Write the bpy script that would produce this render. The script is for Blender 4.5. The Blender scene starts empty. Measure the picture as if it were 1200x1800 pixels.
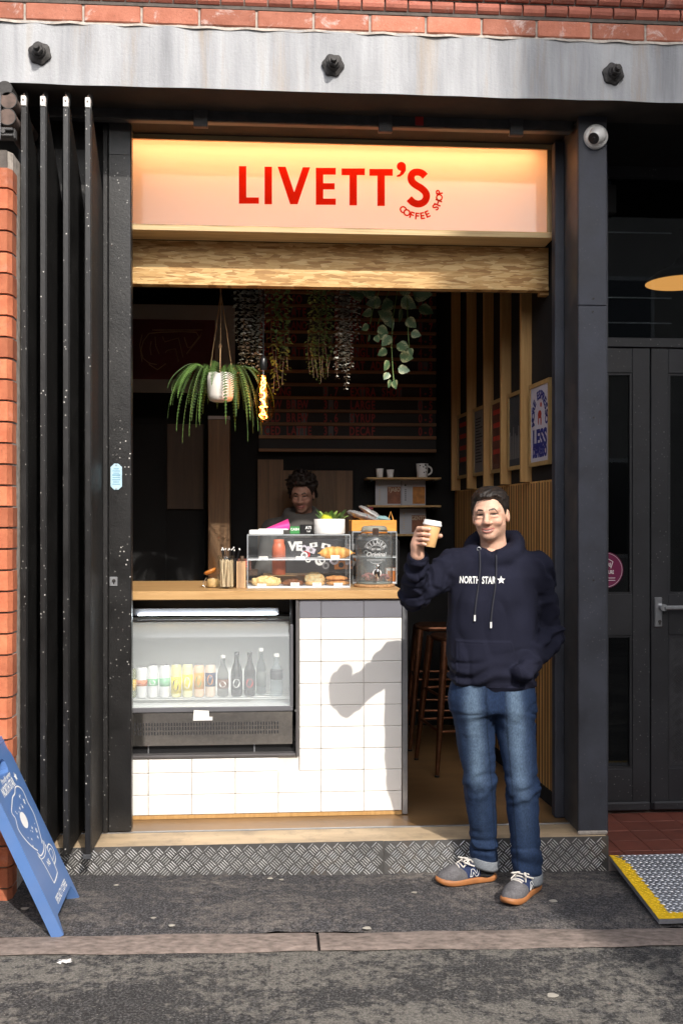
import bpy, bmesh, math, random
import numpy as np
from mathutils import Vector, Matrix
random.seed(11)
R = math.radians
sc = bpy.context.scene
C = sc.collection

# ---------------------------------------------------------------- camera, sky, sun, exposure
F, CAMH, YAW = 1750.0, 1.64, R(4.0)          # focal length in photo pixels, eye height, turn to the facade
SN, CS = math.sin(YAW), math.cos(YAW)
cam = bpy.data.objects.new('camera', bpy.data.cameras.new('camera'))
C.objects.link(cam); sc.camera = cam
cam.location = (0, 0, CAMH); cam.rotation_euler = (R(90), 0, -YAW)
cam.data.sensor_fit = 'VERTICAL'; cam.data.sensor_height = 36; cam.data.sensor_width = 24
cam.data.lens = 36 * F / 1800; cam.data.shift_y = 15 / 1800
cam.data.clip_start = 0.05; cam.data.clip_end = 3000

SUN_TO = Vector((0.271, -0.851, 0.69))
w = bpy.data.worlds.new('World'); sc.world = w; w.use_nodes = True
nt = w.node_tree
bg = nt.nodes['Background']
sky = nt.nodes.new('ShaderNodeTexSky'); sky.sky_type = 'NISHITA'; sky.sun_disc = False
sky.sun_elevation = math.atan2(SUN_TO.z, math.hypot(SUN_TO.x, SUN_TO.y))
sky.sun_rotation = math.atan2(SUN_TO.x, SUN_TO.y)
sky.dust_density = 3.0; sky.ozone_density = 0.6
hz = nt.nodes.new('ShaderNodeHueSaturation'); hz.inputs['Saturation'].default_value = 0.45      # bright thin cloud, not clear blue
nt.links.new(sky.outputs[0], hz.inputs['Color']); nt.links.new(hz.outputs[0], bg.inputs[0]); bg.inputs[1].default_value = 0.15
sun = bpy.data.objects.new('sun', bpy.data.lights.new('sun', 'SUN')); C.objects.link(sun)
sun.data.energy = 2.2; sun.data.angle = R(0.6); sun.data.color = (1.0, 0.94, 0.86)
sun.rotation_euler = SUN_TO.to_track_quat('Z', 'Y').to_euler(); sun.location = (6, -12, 14)
sc.view_settings.view_transform = 'Standard'; sc.view_settings.look = 'None'
sc.view_settings.exposure = 1.05; sc.view_settings.gamma = 1.0
sc.view_settings.use_curve_mapping = False
try:
    sc.cycles.max_bounces = 10; sc.cycles.transparent_max_bounces = 24
except Exception: pass

# ---------------------------------------------------------------- layout helpers
def at(px, py, Y):
    a = (px - 600) / F; t = Y / (CS - SN * a)
    return Vector((t * (SN + CS * a), Y, CAMH - t * (py - 915) / F))
def atd(px, py, d):
    a = (px - 600) / F
    return Vector((d * (SN + CS * a), d * (CS - SN * a), CAMH - d * (py - 915) / F))
def X_(px, Y): return at(px, 915, Y).x
def Z_(py, Y, px=600): return at(px, py, Y).z
def gz(x): return -0.0155 * max(-12, min(12, x))

# ---------------------------------------------------------------- materials
MATS = {}
def _n(nt, t, **kw):
    n = nt.nodes.new(t)
    for k, v in kw.items():
        try: setattr(n, k, v)
        except Exception: pass
    return n
def _ramp(nt, fac, stops):
    r = _n(nt, 'ShaderNodeValToRGB'); e = r.color_ramp.elements
    while len(e) < len(stops): e.new(0.5)
    for el, (p, c) in zip(e, stops):
        el.position = p; el.color = (c[0], c[1], c[2], 1) if not isinstance(c, (int, float)) else (c, c, c, 1)
    nt.links.new(fac, r.inputs[0]); return r.outputs[0]
def _mixc(nt, fac, a, b, mode='MIX'):
    m = _n(nt, 'ShaderNodeMix', data_type='RGBA', blend_type=mode)
    for s, v in ((0, fac), (6, a), (7, b)):
        if hasattr(v, 'node'): nt.links.new(v, m.inputs[s])
        elif isinstance(v, (int, float)): m.inputs[s].default_value = v
        else: m.inputs[s].default_value = (v[0], v[1], v[2], 1)
    return m.outputs[2]
def _coord(nt, stretch=(1, 1, 1), rot=(0, 0, 0), rand=True, kind='Object'):
    tc = _n(nt, 'ShaderNodeTexCoord'); mp = _n(nt, 'ShaderNodeMapping')
    mp.inputs['Scale'].default_value = stretch; mp.inputs['Rotation'].default_value = rot
    src = tc.outputs[kind]
    if rand:
        oi = _n(nt, 'ShaderNodeObjectInfo'); ad = _n(nt, 'ShaderNodeVectorMath', operation='ADD')
        mu = _n(nt, 'ShaderNodeMath', operation='MULTIPLY'); mu.inputs[1].default_value = 37.0
        nt.links.new(oi.outputs['Random'], mu.inputs[0]); nt.links.new(src, ad.inputs[0]); nt.links.new(mu.outputs[0], ad.inputs[1])
        src = ad.outputs[0]
    nt.links.new(src, mp.inputs[0]); return mp.outputs[0]
def _noise(nt, co, scale, detail=4, rough=0.6, dist=0):
    n = _n(nt, 'ShaderNodeTexNoise'); n.inputs['Scale'].default_value = scale
    n.inputs['Detail'].default_value = detail; n.inputs['Roughness'].default_value = rough
    n.inputs['Distortion'].default_value = dist
    nt.links.new(co, n.inputs['Vector']); return n.outputs[0]
def newmat(name):
    m = bpy.data.materials.new(name); m.use_nodes = True; MATS[name] = m
    return m, m.node_tree, m.node_tree.nodes['Principled BSDF']
def _bump(nt, b, h, strength, dist=0.002):
    bp = _n(nt, 'ShaderNodeBump'); bp.inputs['Strength'].default_value = strength; bp.inputs['Distance'].default_value = dist
    nt.links.new(h, bp.inputs['Height']); nt.links.new(bp.outputs[0], b.inputs['Normal'])
def mat(name, col, rough=0.6, metal=0.0, var=0.2, scale=8, bump=0.0, bscale=120, stretch=(1, 1, 1), hue=0.0, spec=0.5,
        rand=0.0, coat=0.0, dirt=None, dirt_amt=0.0, dirt_scale=3, rvar=0.15):
    """general painted / wooden / stone surface: base colour varied by noise, per-piece tint, dirt in patches, fine relief"""
    m, nt, b = newmat(name)
    co = _coord(nt, stretch)
    f = _noise(nt, co, scale, 5)
    lo = [max(0, c * (1 - var)) for c in col]; hi = [min(1, c * (1 + var)) for c in col]
    if hue: hi = [hi[0] * (1 + hue), hi[1], hi[2] * (1 - hue)]
    c = _ramp(nt, f, [(0.3, lo), (0.7, hi)])
    if rand:
        oi = _n(nt, 'ShaderNodeObjectInfo'); mr = _n(nt, 'ShaderNodeMapRange')
        mr.inputs[3].default_value = 1 - rand; mr.inputs[4].default_value = 1 + rand
        nt.links.new(oi.outputs['Random'], mr.inputs[0])
        hs = _n(nt, 'ShaderNodeHueSaturation'); nt.links.new(mr.outputs[0], hs.inputs['Value']); nt.links.new(c, hs.inputs['Color']); c = hs.outputs[0]
    if dirt is not None:
        d = _noise(nt, _coord(nt), dirt_scale, 8, 0.7)
        dm = _ramp(nt, d, [(0.5, 0.0), (0.75, dirt_amt)])
        c = _mixc(nt, dm, c, dirt)
    nt.links.new(c, b.inputs['Base Color'])
    rr = _n(nt, 'ShaderNodeMapRange'); rr.inputs[3].default_value = max(0.02, rough - rvar * rough); rr.inputs[4].default_value = min(1, rough + rvar * rough)
    nt.links.new(f, rr.inputs[0]); nt.links.new(rr.outputs[0], b.inputs['Roughness'])
    b.inputs['Metallic'].default_value = metal
    b.inputs['Specular IOR Level'].default_value = spec
    b.inputs['Coat Weight'].default_value = coat
    if bump: _bump(nt, b, _noise(nt, _coord(nt, stretch), bscale, 4), bump)
    return m
def emat(name, col, strength):
    m, nt, b = newmat(name)
    b.inputs['Base Color'].default_value = (*col, 1); b.inputs['Emission Color'].default_value = (*col, 1)
    b.inputs['Emission Strength'].default_value = strength; return m
def thin_glass(name, tint=(0.96, 0.98, 0.98), refl=1.0, rough=0.02, haze=0.0, hazecol=(0.8, 0.85, 0.85)):
    """a thin sheet: what is behind shows through, reflections grow towards grazing angles"""
    m, nt, b = newmat(name); nt.nodes.remove(b); out = nt.nodes['Material Output']
    tr = _n(nt, 'ShaderNodeBsdfTransparent'); tr.inputs[0].default_value = (*tint, 1)
    gl = _n(nt, 'ShaderNodeBsdfGlossy'); gl.inputs['Roughness'].default_value = rough
    fr = _n(nt, 'ShaderNodeFresnel'); ge = _n(nt, 'ShaderNodeNewGeometry'); io = _n(nt, 'ShaderNodeMapRange')
    io.inputs[3].default_value = 1.5; io.inputs[4].default_value = 1 / 1.5; nt.links.new(ge.outputs['Backfacing'], io.inputs[0]); nt.links.new(io.outputs[0], fr.inputs[0])
    mu = _n(nt, 'ShaderNodeMath', operation='MULTIPLY', use_clamp=True); mu.inputs[1].default_value = refl
    nt.links.new(fr.outputs[0], mu.inputs[0])
    mx = _n(nt, 'ShaderNodeMixShader'); nt.links.new(mu.outputs[0], mx.inputs[0]); nt.links.new(tr.outputs[0], mx.inputs[1]); nt.links.new(gl.outputs[0], mx.inputs[2])
    res = mx.outputs[0]
    if haze:
        df = _n(nt, 'ShaderNodeBsdfDiffuse'); df.inputs[0].default_value = (*hazecol, 1)
        m2 = _n(nt, 'ShaderNodeMixShader'); m2.inputs[0].default_value = haze
        nt.links.new(res, m2.inputs[1]); nt.links.new(df.outputs[0], m2.inputs[2]); res = m2.outputs[0]
    nt.links.new(res, out.inputs[0]); return m
def attr_mat(name, rough=0.6, bump=0.0, bscale=300, sss=0.0, spec=0.4, var=0.12, vscale=60, stretch=(1, 1, 1), sheen=0.0):
    m, nt, b = newmat(name)
    a = _n(nt, 'ShaderNodeAttribute', attribute_name='Col')
    f = _noise(nt, _coord(nt, stretch, rand=False), vscale, 5)
    k = _ramp(nt, f, [(0.3, 1 - var), (0.7, 1 + var)])
    nt.links.new(_mixc(nt, 1.0, a.outputs[0], k, 'MULTIPLY'), b.inputs['Base Color'])
    b.inputs['Roughness'].default_value = rough; b.inputs['Specular IOR Level'].default_value = spec
    b.inputs['Sheen Weight'].default_value = sheen
    if sss:
        b.inputs['Subsurface Weight'].default_value = sss; b.inputs['Subsurface Radius'].default_value = (0.012, 0.005, 0.003); b.inputs['Subsurface Scale'].default_value = 0.6
    if bump: _bump(nt, b, _noise(nt, _coord(nt, stretch, rand=False), bscale, 3), bump)
    return m

# ---------------------------------------------------------------- mesh builder
class MB:
    def __init__(s): s.v = []; s.f = []; s.sm = []
    def add(s, vs, fs, smooth=False):
        n = len(s.v); s.v += [tuple(p) for p in vs]; s.f += [tuple(i + n for i in f) for f in fs]; s.sm += [smooth] * len(fs); return s
    def box(s, x0, x1, y0, y1, z0, z1, b=0.0, M=None):
        if x1 < x0: x0, x1 = x1, x0
        if y1 < y0: y0, y1 = y1, y0
        if z1 < z0: z0, z1 = z1, z0
        if b <= 0:
            vs = [(x, y, z) for z in (z0, z1) for y in (y0, y1) for x in (x0, x1)]
            fs = [(0, 2, 3, 1), (4, 5, 7, 6), (0, 1, 5, 4), (2, 6, 7, 3), (0, 4, 6, 2), (1, 3, 7, 5)]
        else:
            b = min(b, (x1 - x0) * .49, (y1 - y0) * .49, (z1 - z0) * .49)
            vs = []; idx = {}
            for k, z in enumerate((z0, z1)):
                for j, y in enumerate((y0, y1)):
                    for i, x in enumerate((x0, x1)):
                        sx, sy, sz = (1 if i == 0 else -1), (1 if j == 0 else -1), (1 if k == 0 else -1)
                        idx[i, j, k, 'x'] = len(vs); vs.append((x, y + sy * b, z + sz * b))
                        idx[i, j, k, 'y'] = len(vs); vs.append((x + sx * b, y, z + sz * b))
                        idx[i, j, k, 'z'] = len(vs); vs.append((x + sx * b, y + sy * b, z))
            q = lambda *k: tuple(idx[t] for t in k)
            fs = []
            for i in (0, 1):
                f = q((i, 0, 0, 'x'), (i, 1, 0, 'x'), (i, 1, 1, 'x'), (i, 0, 1, 'x')); fs.append(f if i else f[::-1])
                f = q((0, i, 0, 'y'), (1, i, 0, 'y'), (1, i, 1, 'y'), (0, i, 1, 'y')); fs.append(f[::-1] if i else f)
                f = q((0, 0, i, 'z'), (1, 0, i, 'z'), (1, 1, i, 'z'), (0, 1, i, 'z')); fs.append(f if i else f[::-1])
            for i in (0, 1):
                for j in (0, 1):
                    fs.append(q((i, j, 0, 'x'), (i, j, 0, 'y'), (i, j, 1, 'y'), (i, j, 1, 'x')))
                    fs.append(q((i, 0, j, 'x'), (i, 0, j, 'z'), (i, 1, j, 'z'), (i, 1, j, 'x')))
                    fs.append(q((0, i, j, 'y'), (0, i, j, 'z'), (1, i, j, 'z'), (1, i, j, 'y')))
                    for k in (0, 1): fs.append(q((i, j, k, 'x'), (i, j, k, 'y'), (i, j, k, 'z')))
        if M is not None: vs = [M @ Vector(p) for p in vs]
        return s.add(vs, fs)
    def cyl(s, p0, p1, r0, r1=None, n=12, caps=True, smooth=True):
        r1 = r0 if r1 is None else r1
        p0, p1 = Vector(p0), Vector(p1); d = (p1 - p0).normalized()
        u = d.orthogonal().normalized(); v = d.cross(u)
        vs = []
        for p, r in ((p0, r0), (p1, r1)):
            for i in range(n):
                a = 2 * math.pi * i / n; vs.append(p + u * r * math.cos(a) + v * r * math.sin(a))
        s.add(vs, [(i, (i + 1) % n, n + (i + 1) % n, n + i) for i in range(n)], smooth)
        if caps: s.add(vs, [tuple(range(n))[::-1], tuple(range(n, 2 * n))])
        return s
    def tube(s, pts, r, n=8, caps=True):
        pts = [Vector(p) for p in pts]; m = len(pts); rs = r if isinstance(r, (list, tuple)) else [r] * m
        d0 = (pts[1] - pts[0]).normalized(); u = d0.orthogonal().normalized(); vs = []
        for i, p in enumerate(pts):
            d = (pts[min(i + 1, m - 1)] - pts[max(i - 1, 0)]).normalized()
            u = (u - d * u.dot(d)).normalized(); v = d.cross(u)
            for k in range(n):
                a = 2 * math.pi * k / n; vs.append(p + (u * math.cos(a) + v * math.sin(a)) * rs[i])
        s.add(vs, [(i * n + k, i * n + (k + 1) % n, (i + 1) * n + (k + 1) % n, (i + 1) * n + k) for i in range(m - 1) for k in range(n)], True)
        if caps: s.add(vs, [tuple(range(n))[::-1], tuple(range((m - 1) * n, m * n))])
        return s
    def lathe(s, prof, c=(0, 0, 0), n=24, M=None, smooth=True):
        vs = []; c = Vector(c)
        for r, z in prof:
            for k in range(n):
                a = 2 * math.pi * k / n; vs.append(Vector((r * math.cos(a), r * math.sin(a), z)))
        vs = [(M @ p if M is not None else p) + c for p in vs]
        fs = [(i * n + k, i * n + (k + 1) % n, (i + 1) * n + (k + 1) % n, (i + 1) * n + k) for i in range(len(prof) - 1) for k in range(n)]
        s.add(vs, fs, smooth)
        if prof[0][0] > 1e-6: s.add(vs, [tuple(range(n))[::-1]])
        if prof[-1][0] > 1e-6: s.add(vs, [tuple(range((len(prof) - 1) * n, len(prof) * n))])
        return s
    def prism(s, poly, ax, d0, d1):
        """poly: list of (a, b) extruded along ax ('x','y','z') from d0 to d1; (a,b) are the other two axes in order"""
        def P(a, b, d): return {'x': (d, a, b), 'y': (a, d, b), 'z': (a, b, d)}[ax]
        n = len(poly); vs = [P(a, b, d0) for a, b in poly] + [P(a, b, d1) for a, b in poly]
        return s.add(vs, [tuple(range(n)), tuple(range(n, 2 * n))[::-1]] + [(i, (i + 1) % n, n + (i + 1) % n, n + i)[::-1] for i in range(n)])
    def grid(s, fn, nu, nv, smooth=True):
        vs = [fn(i / nu, j / nv) for j in range(nv + 1) for i in range(nu + 1)]; w_ = nu + 1
        return s.add(vs, [(j * w_ + i, j * w_ + i + 1, (j + 1) * w_ + i + 1, (j + 1) * w_ + i) for j in range(nv) for i in range(nu)], smooth)
    def mesh(s, name, off=(0, 0, 0)):
        me = bpy.data.meshes.new(name); ox, oy, oz = off
        me.from_pydata([(x - ox, y - oy, z - oz) for x, y, z in s.v], [], s.f)
        me.polygons.foreach_set('use_smooth', s.sm)
        bm = bmesh.new(); bm.from_mesh(me); bmesh.ops.recalc_face_normals(bm, faces=bm.faces); bm.to_mesh(me); bm.free()
        me.update(); return me

def props(o, label=None, cat=None, group=None, kind=None):
    for k, v in (('label', label), ('category', cat), ('group', group), ('kind', kind)):
        if v: o[k] = v
    return o
WORLD = {}
def thing(name, label, cat, loc, group=None):
    o = bpy.data.objects.new(name, None); C.objects.link(o); o.location = loc; o.empty_display_size = 0.1
    WORLD[o.name] = Vector(loc); return props(o, label, cat, group)
def raw(name, me, m, parent=None, label=None, kind=None):
    o = bpy.data.objects.new(name, me); C.objects.link(o)
    if m is not None:
        me.materials.clear(); me.materials.append(MATS[m] if isinstance(m, str) else m)
    if parent is not None: o.parent = parent
    return props(o, label, None, None, kind)
def part(name, mb, m, parent, label=None, kind=None):
    """mb in world coordinates; stored relative to the (unrotated) top-level thing it belongs to"""
    off = WORLD.get(parent.name, Vector((0, 0, 0)))
    o = raw(name, mb.mesh(name, off), m, parent, label, kind)
    WORLD[o.name] = off; return o
def solo(name, mb, m, label, cat, loc, group=None):
    o = raw(name, mb.mesh(name, loc), m); o.location = loc; WORLD[o.name] = Vector(loc); return props(o, label, cat, group)
def struct(name, mb, m, loc=(0, 0, 0)):
    o = raw(name, mb.mesh(name, loc), m); o.location = loc; WORLD[o.name] = Vector(loc); o['kind'] = 'structure'; return o
def piece(name, me, parent, loc, rotz=0, scale=None):
    """a repeated piece sharing mesh data; loc in world coordinates"""
    o = bpy.data.objects.new(name, me); C.objects.link(o); o.parent = parent
    o.location = Vector(loc) - WORLD[parent.name]; o.rotation_euler = (0, 0, rotz)
    if scale: o.scale = scale
    return o
def shared(name, mb, m):
    me = mb.mesh(name); me.materials.append(MATS[m]); return me
def smooth_angle(o, deg=40):
    me = o.data; me.polygons.foreach_set('use_smooth', [True] * len(me.polygons))
    try: me.set_sharp_from_angle(angle=R(deg))
    except Exception: pass
    return o
TXT = {}
def text_geo(body, size, fat=0.0, sx=1.0, shear=0.0, spacing=1.0, align='CENTER'):
    key = (body, size, fat, sx, shear, spacing, align)
    if key in TXT: return TXT[key]
    cu = bpy.data.curves.new('t', 'FONT'); cu.body = body; cu.size = size; cu.offset = fat; cu.shear = shear
    cu.space_character = spacing; cu.align_x = align; cu.align_y = 'CENTER'; cu.resolution_u = 3
    ob = bpy.data.objects.new('t', cu); me = ob.to_mesh()
    vs = [Vector((v.co.x * sx, v.co.y, 0)) for v in me.vertices]; fs = [tuple(p.vertices) for p in me.polygons]
    ob.to_mesh_clear(); bpy.data.objects.remove(ob); bpy.data.curves.remove(cu)
    TXT[key] = (vs, fs); return vs, fs
def text_on(mb, body, size, M, **kw):
    """flat lettering: text x/y mapped by matrix M (x right, y up)"""
    vs, fs = text_geo(body, size, **kw); mb.add([M @ v for v in vs], fs); return mb
def frame_M(o, right, up):
    right = Vector(right).normalized(); up = Vector(up).normalized(); n = right.cross(up)
    m = Matrix((right, up, n)).transposed().to_4x4(); m.translation = Vector(o); return m

# ---------------------------------------------------------------- implicit surfaces (bodies, cloth, food)
_rng = np.random.default_rng(5)
_LAT = _rng.random((32, 32, 32)).astype(np.float32) * 2 - 1
def noise3(x, y, z):
    xi, yi, zi = np.floor(x).astype(np.int32), np.floor(y).astype(np.int32), np.floor(z).astype(np.int32)
    fx, fy, fz = x - xi, y - yi, z - zi
    fx, fy, fz = (t * t * (3 - 2 * t) for t in (fx, fy, fz))
    def L(a, b, c): return _LAT[(xi + a) & 31, (yi + b) & 31, (zi + c) & 31]
    def mix(a, b, t): return a + (b - a) * t
    return mix(mix(mix(L(0, 0, 0), L(1, 0, 0), fx), mix(L(0, 1, 0), L(1, 1, 0), fx), fy),
               mix(mix(L(0, 0, 1), L(1, 0, 1), fx), mix(L(0, 1, 1), L(1, 1, 1), fx), fy), fz)
def ell(P, c, r):
    p = [(P[i] - c[i]) for i in range(3)]
    k0 = np.sqrt(sum((p[i] / r[i]) ** 2 for i in range(3))); k1 = np.sqrt(sum((p[i] / r[i] ** 2) ** 2 for i in range(3))) + 1e-9
    return k0 * (k0 - 1) / k1
def rcone(P, a, b, ra, rb):
    d = [b[i] - a[i] for i in range(3)]; L2 = sum(t * t for t in d)
    p = [P[i] - a[i] for i in range(3)]
    t = np.clip(sum(p[i] * d[i] for i in range(3)) / L2, 0, 1)
    return np.sqrt(sum((p[i] - t * d[i]) ** 2 for i in range(3))) - (ra + (rb - ra) * t)
def smin(a, b, k):
    h = np.clip(0.5 + 0.5 * (b - a) / k, 0, 1); return b + (a - b) * h - k * h * (1 - h)
def smax(a, b, k): return -smin(-a, -b, k)
def sstep(a, b, x):
    t = np.clip((x - a) / (b - a), 0, 1); return t * t * (3 - 2 * t)
def snet(fn, lo, hi, h):
    ax = [np.arange(lo[i], hi[i] + h, h, dtype=np.float32) for i in range(3)]
    P = np.meshgrid(*ax, indexing='ij'); D = fn(P).astype(np.float32); S = D < 0
    c = [(i, j, k) for i in (0, 1) for j in (0, 1) for k in (0, 1)]
    sl = lambda o, A: A[tuple(slice(o[i], A.shape[i] - 1 + o[i]) for i in range(3))]
    an = np.zeros([n - 1 for n in S.shape], bool); al = np.ones_like(an)
    for o in c: an |= sl(o, S); al &= sl(o, S)
    act = an & ~al; ci = np.argwhere(act); idx = np.full(act.shape, -1, np.int64); idx[act] = np.arange(len(ci))
    acc = np.zeros((len(ci), 3)); num = np.zeros(len(ci))
    for a in c:
        for axis in range(3):
            if a[axis]: continue
            b = list(a); b[axis] = 1
            da = D[tuple((ci + a).T)]; db = D[tuple((ci + b).T)]; cr = (da < 0) != (db < 0)
            t = np.where(cr, da / np.where(cr, da - db, 1), 0)
            p = np.array(a, float)[None, :].repeat(len(ci), 0); p[:, axis] += t
            acc += p * cr[:, None]; num += cr
    V = np.array(lo)[None, :] + h * (ci + acc / num[:, None])
    Q = []
    for axis in range(3):
        b, d = (axis + 1) % 3, (axis + 2) % 3
        s0 = [slice(None)] * 3; s1 = [slice(None)] * 3; s0[axis] = slice(0, -1); s1[axis] = slice(1, None)
        e = np.argwhere(S[tuple(s0)] != S[tuple(s1)])
        e = e[(e[:, b] > 0) & (e[:, d] > 0) & (e[:, b] < S.shape[b] - 1) & (e[:, d] < S.shape[d] - 1)]
        if not len(e): continue
        inside = S[tuple(e.T)]
        ob = np.zeros(3, int); ob[b] = 1; od = np.zeros(3, int); od[d] = 1
        q = np.stack([idx[tuple((e - ob - od).T)], idx[tuple((e - od).T)], idx[tuple(e.T)], idx[tuple((e - ob).T)]], 1)
        q[~inside] = q[~inside][:, ::-1]; Q.append(q)
    return V, np.concatenate(Q)
def np_mesh(name, V, Q, cols=None, M=None):
    if M is not None:
        A = np.array(M); V = V @ A[:3, :3].T + A[:3, 3]
    me = bpy.data.meshes.new(name); n = len(Q)
    me.vertices.add(len(V)); me.vertices.foreach_set('co', V.astype(np.float32).ravel())
    me.loops.add(n * 4); me.loops.foreach_set('vertex_index', Q.astype(np.int32).ravel())
    me.polygons.add(n); me.polygons.foreach_set('loop_start', np.arange(0, n * 4, 4, dtype=np.int32))
    me.polygons.foreach_set('loop_total', np.full(n, 4, np.int32)) if False else None
    me.polygons.foreach_set('use_smooth', np.ones(n, bool))
    me.update(calc_edges=True); me.validate()
    if cols is not None:
        ca = me.color_attributes.new('Col', 'FLOAT_COLOR', 'POINT')
        ca.data.foreach_set('color', np.concatenate([cols, np.ones((len(cols), 1))], 1).astype(np.float32).ravel())
    return me

# ================================================================ materials of the place
def asphalt(name, dark, pale, patch_lo, patch_hi, speck):
    m, nt, b = newmat(name)
    co = _coord(nt, rand=False)
    big = _noise(nt, _coord(nt, (0.55, 1.5, 1), rand=False), 1.7, 9, 0.68, 0.5)
    fine = _noise(nt, co, 105, 4, 0.8)
    mid = _noise(nt, co, 26, 5, 0.65)
    mm = _n(nt, 'ShaderNodeMath', operation='ADD'); nt.links.new(big, mm.inputs[0])
    m2 = _n(nt, 'ShaderNodeMath', operation='MULTIPLY_ADD'); nt.links.new(mid, m2.inputs[0]); m2.inputs[1].default_value = 0.8; m2.inputs[2].default_value = -0.4
    nt.links.new(m2.outputs[0], mm.inputs[1])
    patch = _ramp(nt, mm.outputs[0], [(patch_lo, 0.0), (patch_hi, 1.0)])
    c1 = _ramp(nt, fine, [(0.36, [x * 0.35 for x in dark]), (0.5, dark), (0.64, [x * 3.0 for x in dark])])
    c2 = _ramp(nt, fine, [(0.36, [x * 0.5 for x in pale]), (0.5, pale), (0.64, [x * 1.5 for x in pale])])
    c = _mixc(nt, patch, c1, c2)
    vo = _n(nt, 'ShaderNodeTexVoronoi'); vo.inputs['Scale'].default_value = 75; nt.links.new(co, vo.inputs['Vector'])
    stone = _ramp(nt, vo.outputs['Distance'], [(0.12, 1.0), (0.2, 0.0)])
    vr = _n(nt, 'ShaderNodeSeparateColor'); nt.links.new(vo.outputs['Color'], vr.inputs[0])
    pick = _ramp(nt, vr.outputs[0], [(0.62, 0.0), (0.7, speck)])
    c = _mixc(nt, _mixc(nt, 1.0, stone, pick, 'MULTIPLY'), c, (0.42, 0.39, 0.35))
    nt.links.new(c, b.inputs['Base Color']); b.inputs['Roughness'].default_value = 0.85; b.inputs['Specular IOR Level'].default_value = 0.3
    _bump(nt, b, _noise(nt, co, 95, 5, 0.75), 1.0, 0.006)
asphalt('road_asphalt', (0.045, 0.043, 0.042), (0.16, 0.148, 0.13), 0.46, 0.58, 0.6)
asphalt('pavement_asphalt', (0.046, 0.044, 0.046), (0.17, 0.15, 0.135), 0.46, 0.72, 0.35)
mat('kerb_stone', (0.20, 0.158, 0.135), 0.85, var=0.5, scale=34, bump=0.9, bscale=110, stretch=(0.7, 1.4, 1), rand=0.08, dirt=(0.16, 0.13, 0.11), dirt_amt=0.6, dirt_scale=7)
def stone_paint():
    m, nt, b = newmat('lintel_paint')
    v = _noise(nt, _coord(nt, (1, 1, 0.07), rand=False), 7, 6, 0.65)
    base = _ramp(nt, v, [(0.28, (0.17, 0.175, 0.19)), (0.43, (0.29, 0.295, 0.31)), (0.6, (0.39, 0.395, 0.41)), (0.8, (0.33, 0.29, 0.24))])
    r = _noise(nt, _coord(nt, (1.3, 1, 0.10), rand=False), 3.1, 7, 0.75, 0.3)
    rust = _ramp(nt, r, [(0.53, 0.0), (0.74, 0.8)])
    c = _mixc(nt, rust, base, (0.33, 0.23, 0.13))
    s = _noise(nt, _coord(nt, (3, 1, 0.18), rand=False), 9, 7, 0.7)
    c = _mixc(nt, _ramp(nt, s, [(0.6, 0.0), (0.85, 0.55)]), c, (0.15, 0.15, 0.16))
    nt.links.new(c, b.inputs['Base Color']); b.inputs['Roughness'].default_value = 0.7
    _bump(nt, b, _noise(nt, _coord(nt, rand=False), 70, 6, 0.7), 0.45, 0.006)
stone_paint(); mat('soffit_dark', (0.035, 0.028, 0.024), 0.9, var=0.4, scale=6, bump=0.5)
def brick_mat(name, a, bb, white):
    m, nt, b = newmat(name)
    co = _coord(nt)
    f = _noise(nt, co, 11, 6, 0.7)
    c = _ramp(nt, f, [(0.3, a), (0.7, bb)])
    oi = _n(nt, 'ShaderNodeObjectInfo'); mr = _n(nt, 'ShaderNodeMapRange'); mr.inputs[3].default_value = 0.7; mr.inputs[4].default_value = 1.25
    nt.links.new(oi.outputs['Random'], mr.inputs[0]); hs = _n(nt, 'ShaderNodeHueSaturation'); nt.links.new(mr.outputs[0], hs.inputs['Value']); nt.links.new(c, hs.inputs['Color'])
    wv = _noise(nt, co, 9, 8, 0.75, 0.6)
    c = _mixc(nt, _ramp(nt, wv, [(0.56, 0.0), (0.72, white)]), hs.outputs[0], (0.72, 0.68, 0.65))
    dk = _noise(nt, co, 60, 4, 0.7); c = _mixc(nt, _ramp(nt, dk, [(0.6, 0.0), (0.8, 0.6)]), c, (0.06, 0.035, 0.03))
    nt.links.new(c, b.inputs['Base Color']); b.inputs['Roughness'].default_value = 0.85
    _bump(nt, b, _noise(nt, co, 90, 6, 0.75), 0.7, 0.004)
brick_mat('brick_pale', (0.37, 0.12, 0.07), (0.52, 0.20, 0.13), 0.75)
brick_mat('brick_red', (0.42, 0.11, 0.05), (0.58, 0.19, 0.09), 0.12)
brick_mat('brick_moulded', (0.30, 0.09, 0.06), (0.44, 0.15, 0.10), 0.3)
mat('mortar', (0.36, 0.32, 0.28), 0.95, var=0.35, scale=30, bump=0.8, bscale=90)
mat('mortar_dark', (0.10, 0.085, 0.075), 0.95, var=0.3, scale=30, bump=0.8)
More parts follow.
